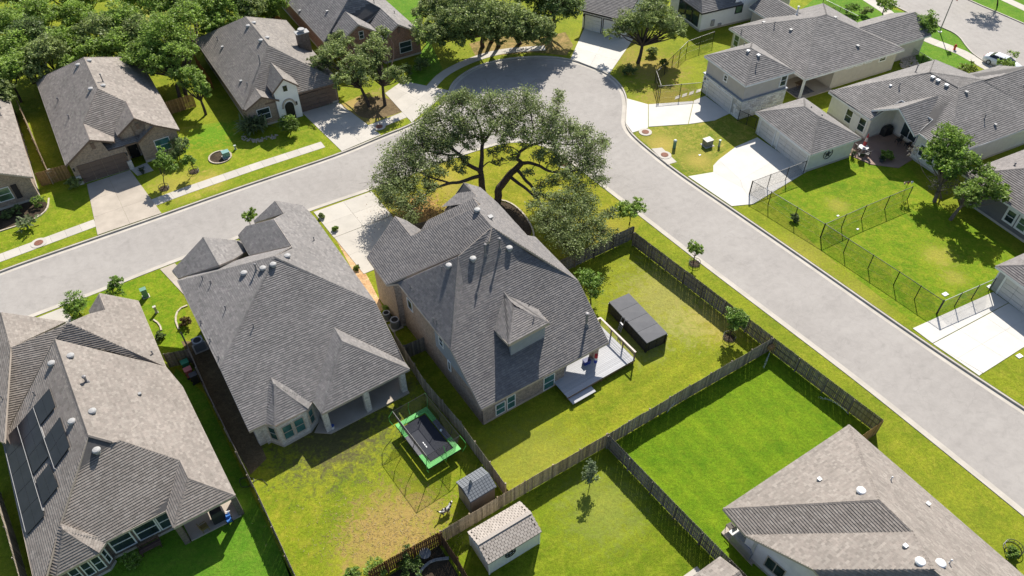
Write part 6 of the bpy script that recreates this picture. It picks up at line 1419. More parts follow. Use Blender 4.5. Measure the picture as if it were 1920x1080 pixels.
# --- white garden shed with three-tab shingles, each shingle its own piece
def white_shed():
    z = 1.9; C = [G(876.7, 997.5, z), G(915, 1058.5, z), G(1016, 996.7, z), G(976.7, 939, z)]
    O = C[1]; ex = (C[2]-C[1]); Lx = np.linalg.norm(ex); ex /= Lx; ey = np.array([-ex[1], ex[0]]); Ly = np.linalg.norm(C[0]-C[1]); a = math.atan2(ex[1], ex[0])
    t = thing('garden_shed', 'white board shed with beige shingle roof and round dark ornament', 'shed', sum(C)/4)
    L = lambda x, y, z_=0: np.array([*(O+ex*x+ey*y), z_]); k = .42; zr = z+k*Ly/2
    deck = MB(); rf = [[L(0, 0, z), L(Lx, 0, z), L(Lx, Ly/2, zr), L(0, Ly/2, zr)], [L(Lx, Ly, z), L(0, Ly, z), L(0, Ly/2, zr), L(Lx, Ly/2, zr)]]
    for f in rf: deck.poly(f); deck.poly([p-np.array((0, 0, .1)) for p in f][::-1])
    for x in (0, Lx):
        deck.poly([L(x, 0, z), L(x, Ly/2, zr), L(x, Ly/2, zr-.1), L(x, 0, z-.1)]); deck.poly([L(x, Ly/2, zr), L(x, Ly, z), L(x, Ly, z-.1), L(x, Ly/2, zr-.1)])
    deck.poly([L(0, 0, z), L(0, 0, z-.1), L(Lx, 0, z-.1), L(Lx, 0, z)]); deck.poly([L(0, Ly, z), L(Lx, Ly, z), L(Lx, Ly, z-.1), L(0, Ly, z-.1)])
    roof = deck.build('roof', M['deck'], t)
    sm = NT('beige_shingle_tab', .9, .2); r = sm.rnd(); f = sm.noise(60, 3)
    sm.col(sm.mix(1, sm.ramp(r, [(0, (.32, .28, .24)), (.4, (.36, .315, .275)), (.8, (.39, .345, .30)), (1, (.33, .29, .25))]), sm.ramp(f, [(.3, .8), (.7, 1.15)]), 'MULTIPLY'))
    sl_ = math.hypot(Ly/2, zr-z); e = .2; rows = int(sl_/e)+1; w_ = .3; n = int(Lx/w_)
    tb = MB(); tb.box((0, 0, 0), (Lx/n-.035, e-.02, .024)); me = tb.mesh('shingle', sm.m)
    th = math.atan2(zr-z, Ly/2); tl = np.array(t.location)
    for side in (0, 1):
        for j in range(rows):
            s = (j+.45)*sl_/rows
            for i in range(n+(j % 2)):
                x = (i+.5-(j % 2)*.5)*Lx/n; x = min(max(x, .13), Lx-.13)
                y = s*math.cos(th); zz = z+s*math.sin(th)+.02; y = y if side == 0 else Ly-y
                p = L(x, y, zz)-tl; rm = Matrix.Rotation(a+(0 if side == 0 else math.pi), 4, 'Z') @ Matrix.Rotation(th-.05, 4, 'X')
                link('shingle', me, roof, tuple(p), rot=rm.to_euler())
    cp = MB()
    for i in range(int(Lx/.22)): cp.box(L((i+.5)*Lx/int(Lx/.22), Ly/2, zr+.035), (.215, .26, .02), a)
    cp.build('ridge_cap', sm.m, roof)
    wm = MB(); g = .11
    def wallrun(p0, p1, topf):
        d = p1-p0; W_ = np.linalg.norm(d); d = d/W_; k_ = int(W_/g)
        nrm = np.array([d[1], -d[0], 0])
        for i in range(k_):
            q0, q1 = p0+d*W_*i/k_, p0+d*W_*(i+.93)/k_; q2 = p0+d*W_*(i+1)/k_; h0, h1 = topf(i/k_), topf((i+.93)/k_); dn = -nrm*.012
            wm.add([(*q0[:2], .05), (*q1[:2], .05), (*q1[:2], h1), (*q0[:2], h0)], [(0, 1, 2, 3)]); v0, v1 = q1+dn, q2+dn
            wm.add([(*v0[:2], .05), (*v1[:2], .05), (*v1[:2], h1), (*v0[:2], h1)], [(0, 1, 2, 3)])
    m_ = .12; flat = lambda f_: z-.05; gab = lambda f_: z-.05+k*Ly/2*(1-abs(2*f_-1))
    wallrun(L(m_, m_), L(Lx-m_, m_), flat); wallrun(L(Lx-m_, m_), L(Lx-m_, Ly-m_), gab); wallrun(L(Lx-m_, Ly-m_), L(m_, Ly-m_), flat); wallrun(L(m_, Ly-m_), L(m_, m_), gab)
    wm.build('wall', mat('white_shed_paint', (.66, .67, .66), .6, .3, .04), t)
    for x, y in ((m_, m_), (Lx-m_, m_), (m_, Ly-m_), (Lx-m_, Ly-m_)):
        cb = MB(); cb.box(L(x, y, z/2), (.1, .1, z-.1), a); cb.build('corner_trim', M['trim_w'], t)
    v = MB(); v.box(L(m_-.02, Ly*.55, z+.25), (.05, .45, .3), a); v.build('gable_vent', M['trim_dk'], t)
    o = thing('wall_ornament', 'round dark iron ornament on the long side of the white shed', 'wall ornament', L(Lx*.42, .08)); c = L(Lx*.42, m_-.05, 1.35); b = MB()
    E = lambda r_, q: c+np.array((*(ex*r_*math.cos(q)), r_*math.sin(q)))
    for rr in (.42, .16):
        for i in range(20): b.bar(E(rr, i*math.pi/10), E(rr, (i+1)*math.pi/10), .05, .045)
    for i in range(6): b.bar(E(.16, i*math.pi/3), E(.42, i*math.pi/3), .07, .04)
    b.build('ring', M['trim_dk'], o)
white_shed()
def dark_shed():
    z = 2.0; C0, C1, C2 = G(857, 903, z), G(882, 942, z), G(931, 912, z); ex = C2-C1; Lx = np.linalg.norm(ex); ex /= Lx; ey = np.array([-ex[1], ex[0]]); Ly = np.linalg.norm(C0-C1); O = C1; a = math.atan2(ex[1], ex[0])
    L = lambda x, y, z_=0: np.array([*(O+ex*x+ey*y), z_]); t = thing('resin_shed', 'grey-brown resin shed with blue-grey panel roof, between trampoline and white shed', 'shed', O+ex*Lx/2+ey*Ly/2)
    k = .45; zr = z+k*Ly/2; m1 = mat('blue_grey_resin', (.17, .18, .19), .8, .15, .08, 4); m2 = mat('grey_brown_resin', (.17, .145, .13), .6, .3, .08, 3)
    b = MB()
    for f in ([L(0, 0, z), L(Lx, 0, z), L(Lx, Ly/2, zr), L(0, Ly/2, zr)], [L(Lx, Ly, z), L(0, Ly, z), L(0, Ly/2, zr), L(Lx, Ly/2, zr)]): b.poly(f); b.poly([p-np.array((0, 0, .08)) for p in f][::-1])
    rf = b.build('roof', m1, t); nx, ny = 9, 5; th = math.atan2(zr-z, Ly/2); sl_ = math.hypot(Ly/2, zr-z); pm = MB(); pm.box((0, 0, 0), (Lx/nx-.03, sl_/ny-.025, .04)); me = pm.mesh('roof_panel', m1); tl = np.array(t.location)
    for side in (0, 1):
        for i in range(nx):
            for j in range(ny):
                s = (j+.5)*sl_/ny; y = s*math.cos(th); y = y if side == 0 else Ly-y; p = L((i+.5)*Lx/nx, y, z+s*math.sin(th)+.015)-tl
                link('roof_panel', me, rf, tuple(p), rot=(Matrix.Rotation(a+(0 if side == 0 else math.pi), 4, 'Z') @ Matrix.Rotation(th, 4, 'X')).to_euler())
    w_ = MB(); m_ = .1; pts = [L(m_, m_), L(Lx-m_, m_), L(Lx-m_, Ly-m_), L(m_, Ly-m_)]
    for i in range(4):
        p, q = pts[i], pts[(i+1) % 4]
        if i % 2: mid = (p+q)/2; w_.poly([(*p[:2], 0), (*q[:2], 0), (*q[:2], z), (*mid[:2], zr-.06), (*p[:2], z)])
        else: w_.poly([(*p[:2], 0), (*q[:2], 0), (*q[:2], z), (*p[:2], z)])
    w_.build('wall', m2, t); d = MB(); 
    for s in (-1, 1): d.box(L(m_-.02, Ly/2+s*.42, .95), (.05, .8, 1.75), a)
    d.build('door', m2, t); v = MB(); c = L(Lx*.32, Ly/2+.05, zr+.02); v.lathe(tuple(c), [(.16, -.05), (.03, .5)], 4); v.build('roof_finial', m1, t)
dark_shed()
def low_shed():
    z = 2.1; A_ = 33.; p0 = G(1350, 1044, z); a, ex, ey, L = frame_of(p0, A_)
    t = thing('garden_shed', 'brown shingle-roofed shed cut by the bottom edge, on a pale slab', 'shed', L(-2, -2)[:2]); z2 = z+.7
    class Hs(House):
        def __init__(s): s.t = t; s.tone = TONES['warm']; s.e, s.w, s.var = .2, .32, .14; s.trim = 'trim_tan'; s.bvh = []; s.roofs = []
    h = Hs(); h.roof([[L(0, 0, z), L(-4.2, 0, z), L(-4.2, -1.6, z2), L(0, -1.6, z2)], [L(-4.2, -3.2, z), L(0, -3.2, z), L(0, -1.6, z2), L(-4.2, -1.6, z2)]], fascia=.1)
    h.wall([L(-.15, -.15), L(-4.05, -.15), L(-4.05, -3.05), L(-.15, -3.05)], 'siding_dk', default=z, found=0)
    slabs('slab_path', [[L(-5.2, .9)[:2], L(-.8, .9)[:2], L(-.8, -.1)[:2], L(-5.2, -.1)[:2]]], M['conc'])
low_shed()
# --- swim spa with folding cover
def swim_spa():
    z = 1.32; C = [G(1136.7, 568.5, z), G(1213, 643.5, z), G(1252, 625, z), G(1176.5, 549.5, z)]
    O = C[1]; ex = C[2]-C[1]; W = np.linalg.norm(ex); ex /= W; ey = np.array([-ex[1], ex[0]]); Ln = np.linalg.norm(C[0]-C[1]); a = math.atan2(ex[1], ex[0]); L = lambda x, y, z_=0: np.array([*(O+ex*x+ey*y), z_])
    t = thing('swim_spa', 'long black swim spa under a grey four-panel cover, beside the white deck', 'swim spa', L(W/2, Ln/2)); mk = mat('charcoal_spa_cabinet', (.04, .038, .037), .7, .2, .15, 3); mc = mat('grey_vinyl_cover', (.13, .13, .135), .9, .08, .06, 1.5); mt = mat('black_spa_edge', (.02, .02, .022), .4)
    b = MB(); b.prism([tuple(L(x, y)[:2]) for x, y in ((.08, .08), (W-.08, .08), (W-.08, Ln-.08), (.08, Ln-.08))], 0, 1.12); body = b.build('cabinet', mk, t)
    for i in range(8):
        for x in (.05, W-.05):
            p = MB(); p.box(L(x, .1+(Ln-.2)*(i+.5)/8, .56), (.05, (Ln-.2)/8-.03, .98), a); p.build('panel', mk, body)
    for x in (.33, .67):
        for y in (.05, Ln-.05): p = MB(); p.box(L(W*x, y, .56), (W*.32, .05, .98), a); p.build('panel', mk, body)
    r = MB(); r.prism([tuple(L(x, y)[:2]) for x, y in ((0.02, 0.02), (W-.02, .02), (W-.02, Ln-.02), (.02, Ln-.02))], 1.12, 1.22); r.build('rim', mt, t)
    for x, y in ((.06, .06), (W-.06, .06), (.06, Ln-.06), (W-.06, Ln-.06)): p = MB(); p.box(L(x, y, .58), (.16, .16, 1.1), a); p.build('corner_post', mt, t)
    for i in range(4):
        y0, y1 = Ln*i/4+.012, Ln*(i+1)/4-.012; c = MB(); cr = .03 if i % 2 else 0
        v = [L(0, y0, 1.225), L(W, y0, 1.225), L(W, y1, 1.225), L(0, y1, 1.225), L(.02, y0, z+.0), L(W-.02, y0, z+.0), L(W-.02, y1, z+.0), L(.02, y1, z+.0), L(W/2, (y0+y1)/2, z+.035)]
        c.add(v, [(0, 1, 5, 4), (1, 2, 6, 5), (2, 3, 7, 6), (3, 0, 4, 7), (4, 5, 8), (5, 6, 8), (6, 7, 8), (7, 4, 8)]); c.build('cover_panel', mc, t)
    s = thing('spa_ladder', 'chrome ladder hooked over the side of the swim spa', 'ladder', L(-.2, Ln*.55)); chrome = mat('brushed_steel', (.32, .32, .33), .5, .3, .02, metal=.2); 
    for dy in (-.22, .22):
        l = MB(); y = Ln*.56+dy; l.tube([L(-.5, y, .02), L(-.28, y, 1.2), L(-.2, y, 1.5), L(-.05, y, 1.58), L(.1, y, 1.45), L(.12, y, 1.36)], .025, 6); l.build('side_rail', chrome, s)
    for i in range(4):
        l = MB(); f = (i+1)/5; x = -.55+.27*f; l.box(L(x, Ln*.56, 1.2*f), (.1, .44, .03), a); l.build('rung', chrome, s)
swim_spa()
# --- deck of the big house
def deck():
    z = .55; C0, C1 = G(1054, 741, .12), G(1195, 672, z); a, ex, ey, L = frame_of(G(1112, 712, z), 33.5)
    corner = G(1191, 674, z); far = G(1132, 612, z); left = G(1052, 738, z)
    t = thing('deck', 'white timber deck with pale boards and dark railing, between big house and spa', 'deck', corner); O = corner; L = lambda x, y, z_=0: np.array([*(O+ex*x+ey*y), z_])
    m = NT('pale_deck_board', .85, .15); m.col(m.ramp(m.rnd(), [(0, (.37, .37, .375)), (1, (.44, .44, .445))])); dk = M['trim_br']
    wd = 7.3; dp = 4.9; n = 30; bm = MB(); bm.box((0, 0, 0), (1, dp/n-.012, .03)); 
    for i in range(n):
        y = dp*(i+.5)/n; w_ = wd if y < 3.9 else 3.3; b = MB(); b.box(L(-w_/2, y, z-.015), (w_, dp/n-.012, .03), R(33.5)); b.build('deck_board', m.m, t)
    for y in (.05, dp-.1): f = MB(); f.box(L(-wd/2 if y < 1 else -1.65, y, z-.16), (wd if y < 1 else 3.3, .05, .24), R(33.5)); f.build('joist', dk, t)
    f = MB(); f.box(L(-.04, dp/2, z-.16), (.05, dp, .24), R(33.5)); f.build('joist', dk, t)
    st = MB(); st.box(L(-wd+1.3, -.3, z-.28), (2.4, .7, .05), R(33.5)); st.build('step', m.m, t)
    for x, y in ((-.1, .15), (-3.6, .15), (-7, .15), (-.1, dp-.2)): p = MB(); p.box(L(x, y, (z-.2)/2), (.14, .14, z-.2), R(33.5)); p.build('support_post', dk, t)
    for y in (.08, dp/3, dp*2/3, dp-.05): p = MB(); p.box(L(-.08, y, z+.5), (.1, .1, 1.0), R(33.5)); p.build('rail_post', dk, t)
    for y in (dp-.05,):
        p = MB(); p.box(L(-1.3, y, z+.5), (.1, .1, 1.0), R(33.5)); p.build('rail_post', dk, t)
    rails = MB(); rails.bar(L(-.08, 0, z+1.02), L(-.08, dp, z+1.02), .16, .045); rails.bar(L(-.08, dp-.05, z+1.021), L(-1.4, dp-.05, z+1.021), .16, .045); rails.build('hand_rail', M['trim_tan'] if False else mat('pale_pink_rail_cap', (.50, .42, .38), .6), t)
    low = MB()
    for zz in (.25, .5, .75): low.bar(L(-.08, 0, z+zz), L(-.08, dp, z+zz), .018); low.bar(L(-.08, dp-.05, z+zz), L(-1.4, dp-.05, z+zz), .018)
    low.build('lower_rail', M['trim_br'], t)
deck()
# --- covered items on the porch of the big house
def hanging_flag():
    p = P(1118, 668, 1.9); t = thing('wind_sock', 'red, white and blue wind sock hanging by the big house porch column', 'wind sock', p[:2]); 
    for i, (c, z0, z1) in enumerate((((.5, .03, .04), 1.75, 2.1), ((.7, .7, .7), 1.5, 1.75), ((.03, .06, .35), 1.1, 1.5))):
        b = MB(); b.lathe((p[0], p[1], 0), [(.14, z0), (.15, z1)], 12); b.build('stripe', mat('wind_sock_cloth', c, .7), t)
    q = P(1100, 676, .9); t = thing('cooler', 'blue plastic cooler on the shaded porch of the big house', 'cooler', q[:2]); b = MB(); b.box((q[0], q[1], .75), (.6, .4, .4), .5); b.build('tub', mat('blue_plastic', (.03, .05, .25), .5), t); b = MB(); b.box((q[0], q[1], .98), (.63, .43, .06), .5); b.build('lid', mat('navy_plastic', (.02, .03, .12), .5), t)
hanging_flag()
# --- air conditioners, bins
M['ac'] = mat('grey_ac_casing', (.20, .205, .21), .5, .4, .06); M['ac_d'] = mat('dark_grille', (.03, .03, .032), .6); M['ac_l'] = mat('light_ac_ring', (.42, .44, .46), .4, .4)
def ac_unit(u, v, label, r=.42, h=.85, round_=False):
    p = G(u, v); t = thing('air_conditioner', label, 'air conditioner', p); b = MB()
    if round_: b.lathe((p[0], p[1], 0), [(r, .06), (r, h-.05), (r*.95, h)], 20)
    else: b.box((p[0], p[1], h/2+.03), (r*1.9, r*1.9, h-.06), R(33))
    b.build('casing', M['ac'], t); f = MB(); f.lathe((p[0], p[1], h), [(r*.86, 0), (r*.9, .05), (r*.7, .055), (r*.7, .01)], 20); f.build('fan_ring', M['ac_l'], t)
    g = MB(); g.lathe((p[0], p[1], h+.004), [(r*.7, 0), (r*.68, .01)], 20)
    for i in range(10): q = i*math.pi/5; g.bar((p[0], p[1], h+.03), (p[0]+r*.72*math.cos(q), p[1]+r*.72*math.sin(q), h+.03), .012)
    g.build('fan_grille', M['ac_d'], t); s = MB(); s.box((p[0], p[1], .03), (r*2.4, r*2.4, .06), R(33)); s.build('pad', M['conc'], t)
ac_unit(376, 652, 'grey air conditioner in the dark side yard of the patio-roofed house', .5, 1.0)
ac_unit(726, 597, 'smaller round air conditioner beside the big house, nearer the drive', .36, .75, True)
ac_unit(742, 612, 'larger dark air conditioner beside the big house, nearer the fence', .45, .9, True)
ac_unit(97, 330, 'pale round air conditioner behind the orange-brown fence panel', .42, .7, True)
ac_unit(1555, 308, 'dark air conditioner at the rear wall of the double garage', .3, .5) if False else None
def bin_(u, v, c, label):
    p = G(u, v); t = thing('wheelie_bin', label, 'bin', p); a = R(125); m = mat('bin_plastic', c, .5, .4); b = MB(); b.box((p[0], p[1], .5), (.5, .55, .95), a); b.build('body', m, t)
    l = MB(); l.box((p[0], p[1], 1.01), (.56, .64, .07), a); l.build('lid', m, t)
    for s in (-1, 1): w = MB(); q = (p[0]+.26*math.cos(a+1.57)*0+s*.24*math.cos(a), p[1]+s*.24*math.sin(a)); w.box((q[0]-.24*math.sin(a), q[1]+.24*math.cos(a), .12), (.06, .22, .22), a); w.build('wheel', M['trim_dk'], t)
bin_(352, 692, (.03, .22, .12), 'green wheelie bin in the side yard of the solar house'); bin_(358, 706, (.42, .12, .11), 'pink-red wheelie bin beside the green one in the side yard'); bin_(368, 716, (.03, .03, .032), 'black wheelie bin in front of the pink-red one')
# --- pedestals, transformers, manholes
def pedestal(u, v, w_, h, c, label, name='utility_pedestal', rz=33, cap=True):
    p = G(u, v); t = thing(name, label, 'utility box', p); m = mat(name+'_paint', c, .5, .35, .06); b = MB(); b.box((p[0], p[1], h/2), (w_, w_*.85, h), R(rz)); b.build('cabinet', m, t)
    if cap: b = MB(); b.box((p[0], p[1], h+.03), (w_+.07, w_*.85+.07, .06), R(rz)); b.build('lid', m, t)
    b = MB(); b.box((p[0], p[1], .02), (w_*1.3, w_*1.2, .04), R(rz)); b.build('base', M['conc'], t)
pedestal(274, 556, .5, .95, (.13, .26, .19), 'green utility cabinet on the lawn by the solar house')
pedestal(294, 586, .22, .75, (.45, .42, .36), 'thin beige cable pedestal on the lawn by the solar house')
pedestal(1326, 272, .95, .75, (.20, .20, .17), 'olive transformer box on the worn lawn by the double garage', 'transformer_box', 26)
pedestal(1348, 274, .2, .8, (.30, .36, .27), 'slim pale-green pedestal beside the transformer box')
pedestal(425, 294, .75, .7, (.16, .30, .27), 'teal transformer box beside the stone-ringed bed', 'transformer_box')
pedestal(442, 280, .2, .5, (.35, .38, .33), 'small pale pedestal behind the teal transformer')
def tube_pedestal():
    p = G(1264, 277); t = thing('cable_pedestal', 'green round cable pedestal standing by the concrete utility pad', 'utility box', p); b = MB(); b.lathe((p[0], p[1], 0), [(.2, 0), (.19, .9)], 16); b.build('tube', mat('green_plastic_tube', (.12, .25, .17), .5), t); b = MB(); b.lathe((p[0], p[1], .9), [(.21, 0), (.21, .12), (.12, .2)], 16); b.build('cap', mat('grey_green_cap', (.35, .42, .38), .5), t)
tube_pedestal()
M['rust'] = mat('rusty_cast_iron', (.20, .09, .06), .8, .2, .25, 6)
for u, v, lab in ((73, 456, 'rusty round manhole cover in its concrete ring by the lower-left sidewalk'), (711, 238, 'rusty manhole cover in the sidewalk by the twin oaks'), (1210, 248, 'rusty manhole cover in a concrete ring at the edge of the turning circle'), (1246, 291, 'rusty manhole cover on the square pad by the green pedestal'), (1057, 308, 'rusty manhole cover on the pad under the oak branches')):
    p = G(u, v); t = thing('manhole', lab, 'manhole cover', p); b = MB(); b.lathe((p[0], p[1], .012), [(.78, 0), (.78, .05), (.5, .052)], 24); b.build('concrete_ring', M['conc'], t); b = MB(); b.lathe((p[0], p[1], .05), [(.44, 0), (.44, .035), (.40, .04)], 20)
    for i in range(-3, 4): b.box((p[0]+i*.11, p[1], .092), (.03, .5, .012))
    b.build('cover', M['rust'], t)
def curbed_bed():
    c = G(413, 295); pts = [c+np.array((1.25*math.cos(a), 1.25*math.sin(a))) for a in np.linspace(0, 2*math.pi, 24, endpoint=False)]
    sheet('mulch_bed', pts, .02, M['mulch']); t = thing('bed_edging', 'pale stone edging ring round the dark bed by the teal transformer', 'edging', c); m = mat('pale_edging_stone', (.42, .36, .28), .9)
    for i in range(24):
        a = pts[i]; b = pts[(i+1) % 24]; s = MB(); s.bar((*(a+(b-a)*.04), .06), (*(b-(b-a)*.04), .06), .16, .12); s.build('stone', m, t)
curbed_bed()
def edging(label, pts, w_=.16, z=.1, step=.6, c=(.46, .40, .31)):
    pts = [np.array(p) for p in pts]; t = thing('bed_edging', label, 'edging', pts[0]); m = mat('edging_stone', c, .9)
    for q in pathquads(pts, w_, step): s = MB(); q = [np.array(k) for k in q]; cc = sum(q)/4; s.prism([tuple(k+(cc-k)*.04) for k in q], 0, z); s.build('stone', m, t)
edging('pale stone edging round the dark mulch bed under the oak', smooth(px((928, 374), (955, 378), (982, 400), (1000, 430), (1001, 445)), 2))
edging('curved pale edging of the rust-coloured shrub bed', smooth(px((352, 573), (334, 580), (328, 600), (336, 618)), 2))
edging('curved stone edging of the hedge bed at the left edge', smooth(px((92, 372), (90, 395), (60, 415), (0, 434)), 2))
edging('thin curved edging of the small bed beside the solar house', smooth(px((288, 600), (300, 608), (303, 620)), 2), .14)
sheet('hedge_bed', smooth(px((-20, 380), (60, 360), (90, 378), (85, 397), (58, 414), (-20, 438)), 1, True), .014, M['mulch'])
# black metal rings round young trees
for u, v, lab in ((308, 354, 'black ring fence round the young tree nearest the brown-door drive'), (364, 322, 'black ring fence round the young tree by the shrub bed'), (1367, 634, 'black ring round the leafy tree inside the street fence'), (1302, 495, 'small dark ring round the young verge tree'), (1898, 1030, 'thin black wire ring on the verge, lower right')):
    p = G(u, v); t = thing('tree_ring', lab, 'tree ring', p); r = .55 if v < 900 else .6; b = MB()
    for z in (.05, .35): b.tube([(p[0]+r*math.cos(a), p[1]+r*math.sin(a), z) for a in np.linspace(0, 2*math.pi, 21)], .025, 5)
    for a in np.linspace(0, 2*math.pi, 12, endpoint=False): b.bar((p[0]+r*math.cos(a), p[1]+r*math.sin(a), 0), (p[0]+r*math.cos(a), p[1]+r*math.sin(a), .38), .02)
    b.build('ring', M['metal_bk'], t); 
    if v < 900: m = MB(); m.lathe((p[0], p[1], .0), [(r-.05, 0), (r-.1, .05), (.1, .09)], 16); m.build('mulch', M['mulch'], t)
# --- dog
def dog():
    u, v = 836, 962; base = G(u, v); t = thing('dog', 'white dog with black patches standing on the dry lawn, head turned away', 'dog', base)
    # heading: tail at the left, head at the right/top in the photo
    tail, head = G(826, 953, .5), G(843, 948, .6); f = head-tail; f = f/np.linalg.norm(f); f = np.array([.86, .5]); s = np.array([-f[1], f[0]]); Q = lambda x, y, z: (base[0]+f[0]*x+s[0]*y, base[1]+f[1]*x+s[1]*y, z)
    n = [Q(-.32, 0, .50), Q(-.05, 0, .47), Q(.22, 0, .49), Q(.38, .05, .60), Q(.50, .14, .72), Q(.60, .22, .70), Q(.72, .30, .66),
         Q(-.45, 0, .56), Q(-.58, .02, .68), Q(-.62, .08, .82),
         Q(-.32, .10, .40), Q(-.38, .11, .22), Q(-.34, .11, .03), Q(-.30, -.10, .40), Q(-.24, -.11, .22), Q(-.20, -.11, .03),
         Q(.24, .10, .36), Q(.26, .10, .18), Q(.29, .10, .02), Q(.24, -.10, .36), Q(.20, -.10, .18), Q(.24, -.10, .02),
         Q(.50, .22, .80), Q(.58, .12, .80), Q(.47, .25, .72), Q(.60, .08, .70)]
    e = [(0, 1), (1, 2), (2, 3), (3, 4), (4, 5), (5, 6), (0, 7), (7, 8), (8, 9), (0, 10), (10, 11), (11, 12), (0, 13), (13, 14), (14, 15), (2, 16), (16, 17), (17, 18), (2, 19), (19, 20), (20, 21), (4, 22), (4, 23)]
    n = n[:24]; r = [.15, .145, .17, .115, .115, .085, .045, .05, .05, .045, .09, .05, .04, .09, .05, .04, .075, .045, .04, .075, .045, .04, .04, .04]
    me = bpy.data.meshes.new('body'); off = np.array([base[0], base[1], 0]); me.from_pydata([tuple(np.array(q)-off) for q in n], e, []); me.update()
    o = bpy.data.objects.new('body', me); COL.objects.link(o); o.parent = t
    sk = o.modifiers.new('skin', 'SKIN'); ss = o.modifiers.new('sub', 'SUBSURF'); ss.levels = 2; ss.render_levels = 2
    for i, q in enumerate(me.skin_vertices[0].data): q.radius = (r[i], r[i]); q.use_root = (i == 1)
    m = NT('white_and_black_fur', .9, .15); oc = m.n('TexCoord').outputs['Object']; k = m.noise(5.5, 1, .4, oc); g = m.noise(60, 3, .6, oc)
    c = m.ramp(k, [(.50, (.72, .69, .64)), (.54, (.02, .018, .018))]); m.col(m.mix(1, c, m.ramp(g, [(.3, .8), (.7, 1.1)]), 'MULTIPLY')); m.bump(g, .6, .02); me.materials.append(m.m)
    b = MB()
    for sx in (.19, .27):
        q = np.array(Q(.545+.02*(sx > .2), .10+sx*.35, .77)); b.lathe(tuple(q), [(.004, -.016), (.016, 0), (.004, .016)], 8)
    b.lathe(Q(.745, .315, .645), [(.006, 0), (.03, .015), (.006, .045)], 8); b.build('eyes_and_nose', M['trim_dk'], t)
    for y in (.30, .10):
        ear = MB(); q = np.array(Q(.50+.06*(y < .2), y*.9+.0, .80)); q2 = np.array(Q(.50+.06*(y < .2), y+.03*(1 if y > .2 else -1), .66)); ear.poly([q+(0, 0, .02), q+np.array((f[0]*.08, f[1]*.08, -.02)), q2, q-np.array((f[0]*.05, f[1]*.05, .03))]); ear.build('ear', M['trim_dk'], t)
dog()
# --- grill, chairs and tables on patios
def chair(p, rz, label, c=(.03, .03, .032), group=None, name='patio_chair', cat='chair', z=.14):
    t = thing(name, label, cat, (p[0], p[1], z), group=group); m = mat('chair_'+name, c, .5); a = rz; f = np.array([math.cos(a), math.sin(a)]); s = np.array([-f[1], f[0]]); Q = lambda x, y, zz: (p[0]+f[0]*x+s[0]*y, p[1]+f[1]*x+s[1]*y, z+zz)
    b = MB(); b.box(Q(0, 0, .44), (.5, .5, .06), a); b.build('seat', m, t); b = MB(); b.bar(Q(-.24, 0, .45), Q(-.34, 0, .95), .46, .04); b.build('backrest', m, t)
    for x in (-.22, .22):
        for y in (-.22, .22): l = MB(); l.bar(Q(x, y, 0), Q(x, y, .44), .04); l.build('leg', m, t)
    for y in (-.26, .26): l = MB(); l.bar(Q(-.22, y, .64), Q(.22, y, .64), .05, .03); l.build('armrest', m, t)
    return t
def table(p, label, r=.6, h=.72, c=(.05, .045, .04), z=.14, square=False):
    t = thing('patio_table', label, 'table', (p[0], p[1], z)); m = mat('table_top', c, .4); b = MB()
    if square: b.box((p[0], p[1], z+h), (r*2, r*1.5, .05), R(33))
    else: b.lathe((p[0], p[1], z+h-.03), [(r, 0), (r, .05)], 20)
    b.build('tabletop', m, t)
    for i in range(4): a = i*math.pi/2+.8; l = MB(); l.bar((p[0]+r*.65*math.cos(a), p[1]+r*.65*math.sin(a), z), (p[0]+r*.6*math.cos(a), p[1]+r*.6*math.sin(a), z+h-.03), .05); l.build('leg', m, t)
def grill(p, label, z=.14, cover=None, w_=1.1, rz=33):
    t = thing('barbecue', label, 'barbecue', (p[0], p[1], z)); m = mat('grill_black', cover or (.02, .02, .022), .5, .4, .1, 3); a = R(rz); b = MB()
    if cover:
        q = [(-.5, -.32), (.5, -.32), (.5, .32), (-.5, .32)]; lo = [(x*w_*1.05, y*1.1) for x, y in q]; hi = [(x*w_*.8, y*.75) for x, y in q]; mt = rot2(a)
        v = [(*(np.array(p)+mt @ np.array(k)), z+.02) for k in lo]+[(*(np.array(p)+mt @ np.array(k)), z+.85) for k in lo]+[(*(np.array(p)+mt @ np.array(k)), z+1.15) for k in hi]
        b.add(v, [(0, 1, 5, 4), (1, 2, 6, 5), (2, 3, 7, 6), (3, 0, 4, 7), (4, 5, 9, 8), (5, 6, 10, 9), (6, 7, 11, 10), (7, 4, 8, 11), (8, 9, 10, 11)]); b.build('cover', m, t)
    else:
        b.box((p[0], p[1], z+.45), (w_, .5, .8), a); b.build('cart', m, t); l = MB(); l.lathe((p[0], p[1], z+.86), [(.34, 0), (.34, .1), (.26, .26), (.08, .33)], 14); l.build('lid', m, t); h = MB(); h.box((p[0], p[1], z+.83), (w_*1.5, .42, .04), a); h.build('side_shelf', M['ac'], t)
N_ = nL
chair(N_(7.3, .9)[:2], R(60), 'dark patio chair nearest the middle column of the covered patio', group=None); chair(N_(8.4, 1.6)[:2], R(200), 'dark patio chair behind the middle column of the covered patio')
table(N_(7.9, 2.1)[:2], 'dark round table on the covered patio between the columns', .55)
chair(N_(10.2, 1.4)[:2], R(20), 'pale wicker chair in the bright end of the covered patio', (.35, .24, .14)); table(N_(10.5, 2.2)[:2], 'small cluttered table in the bright end of the covered patio', .5, .6, (.2, .12, .07), square=True)
grill(N_(12.2, .7)[:2], 'black round-lidded barbecue at the right column of the covered patio', w_=.7)
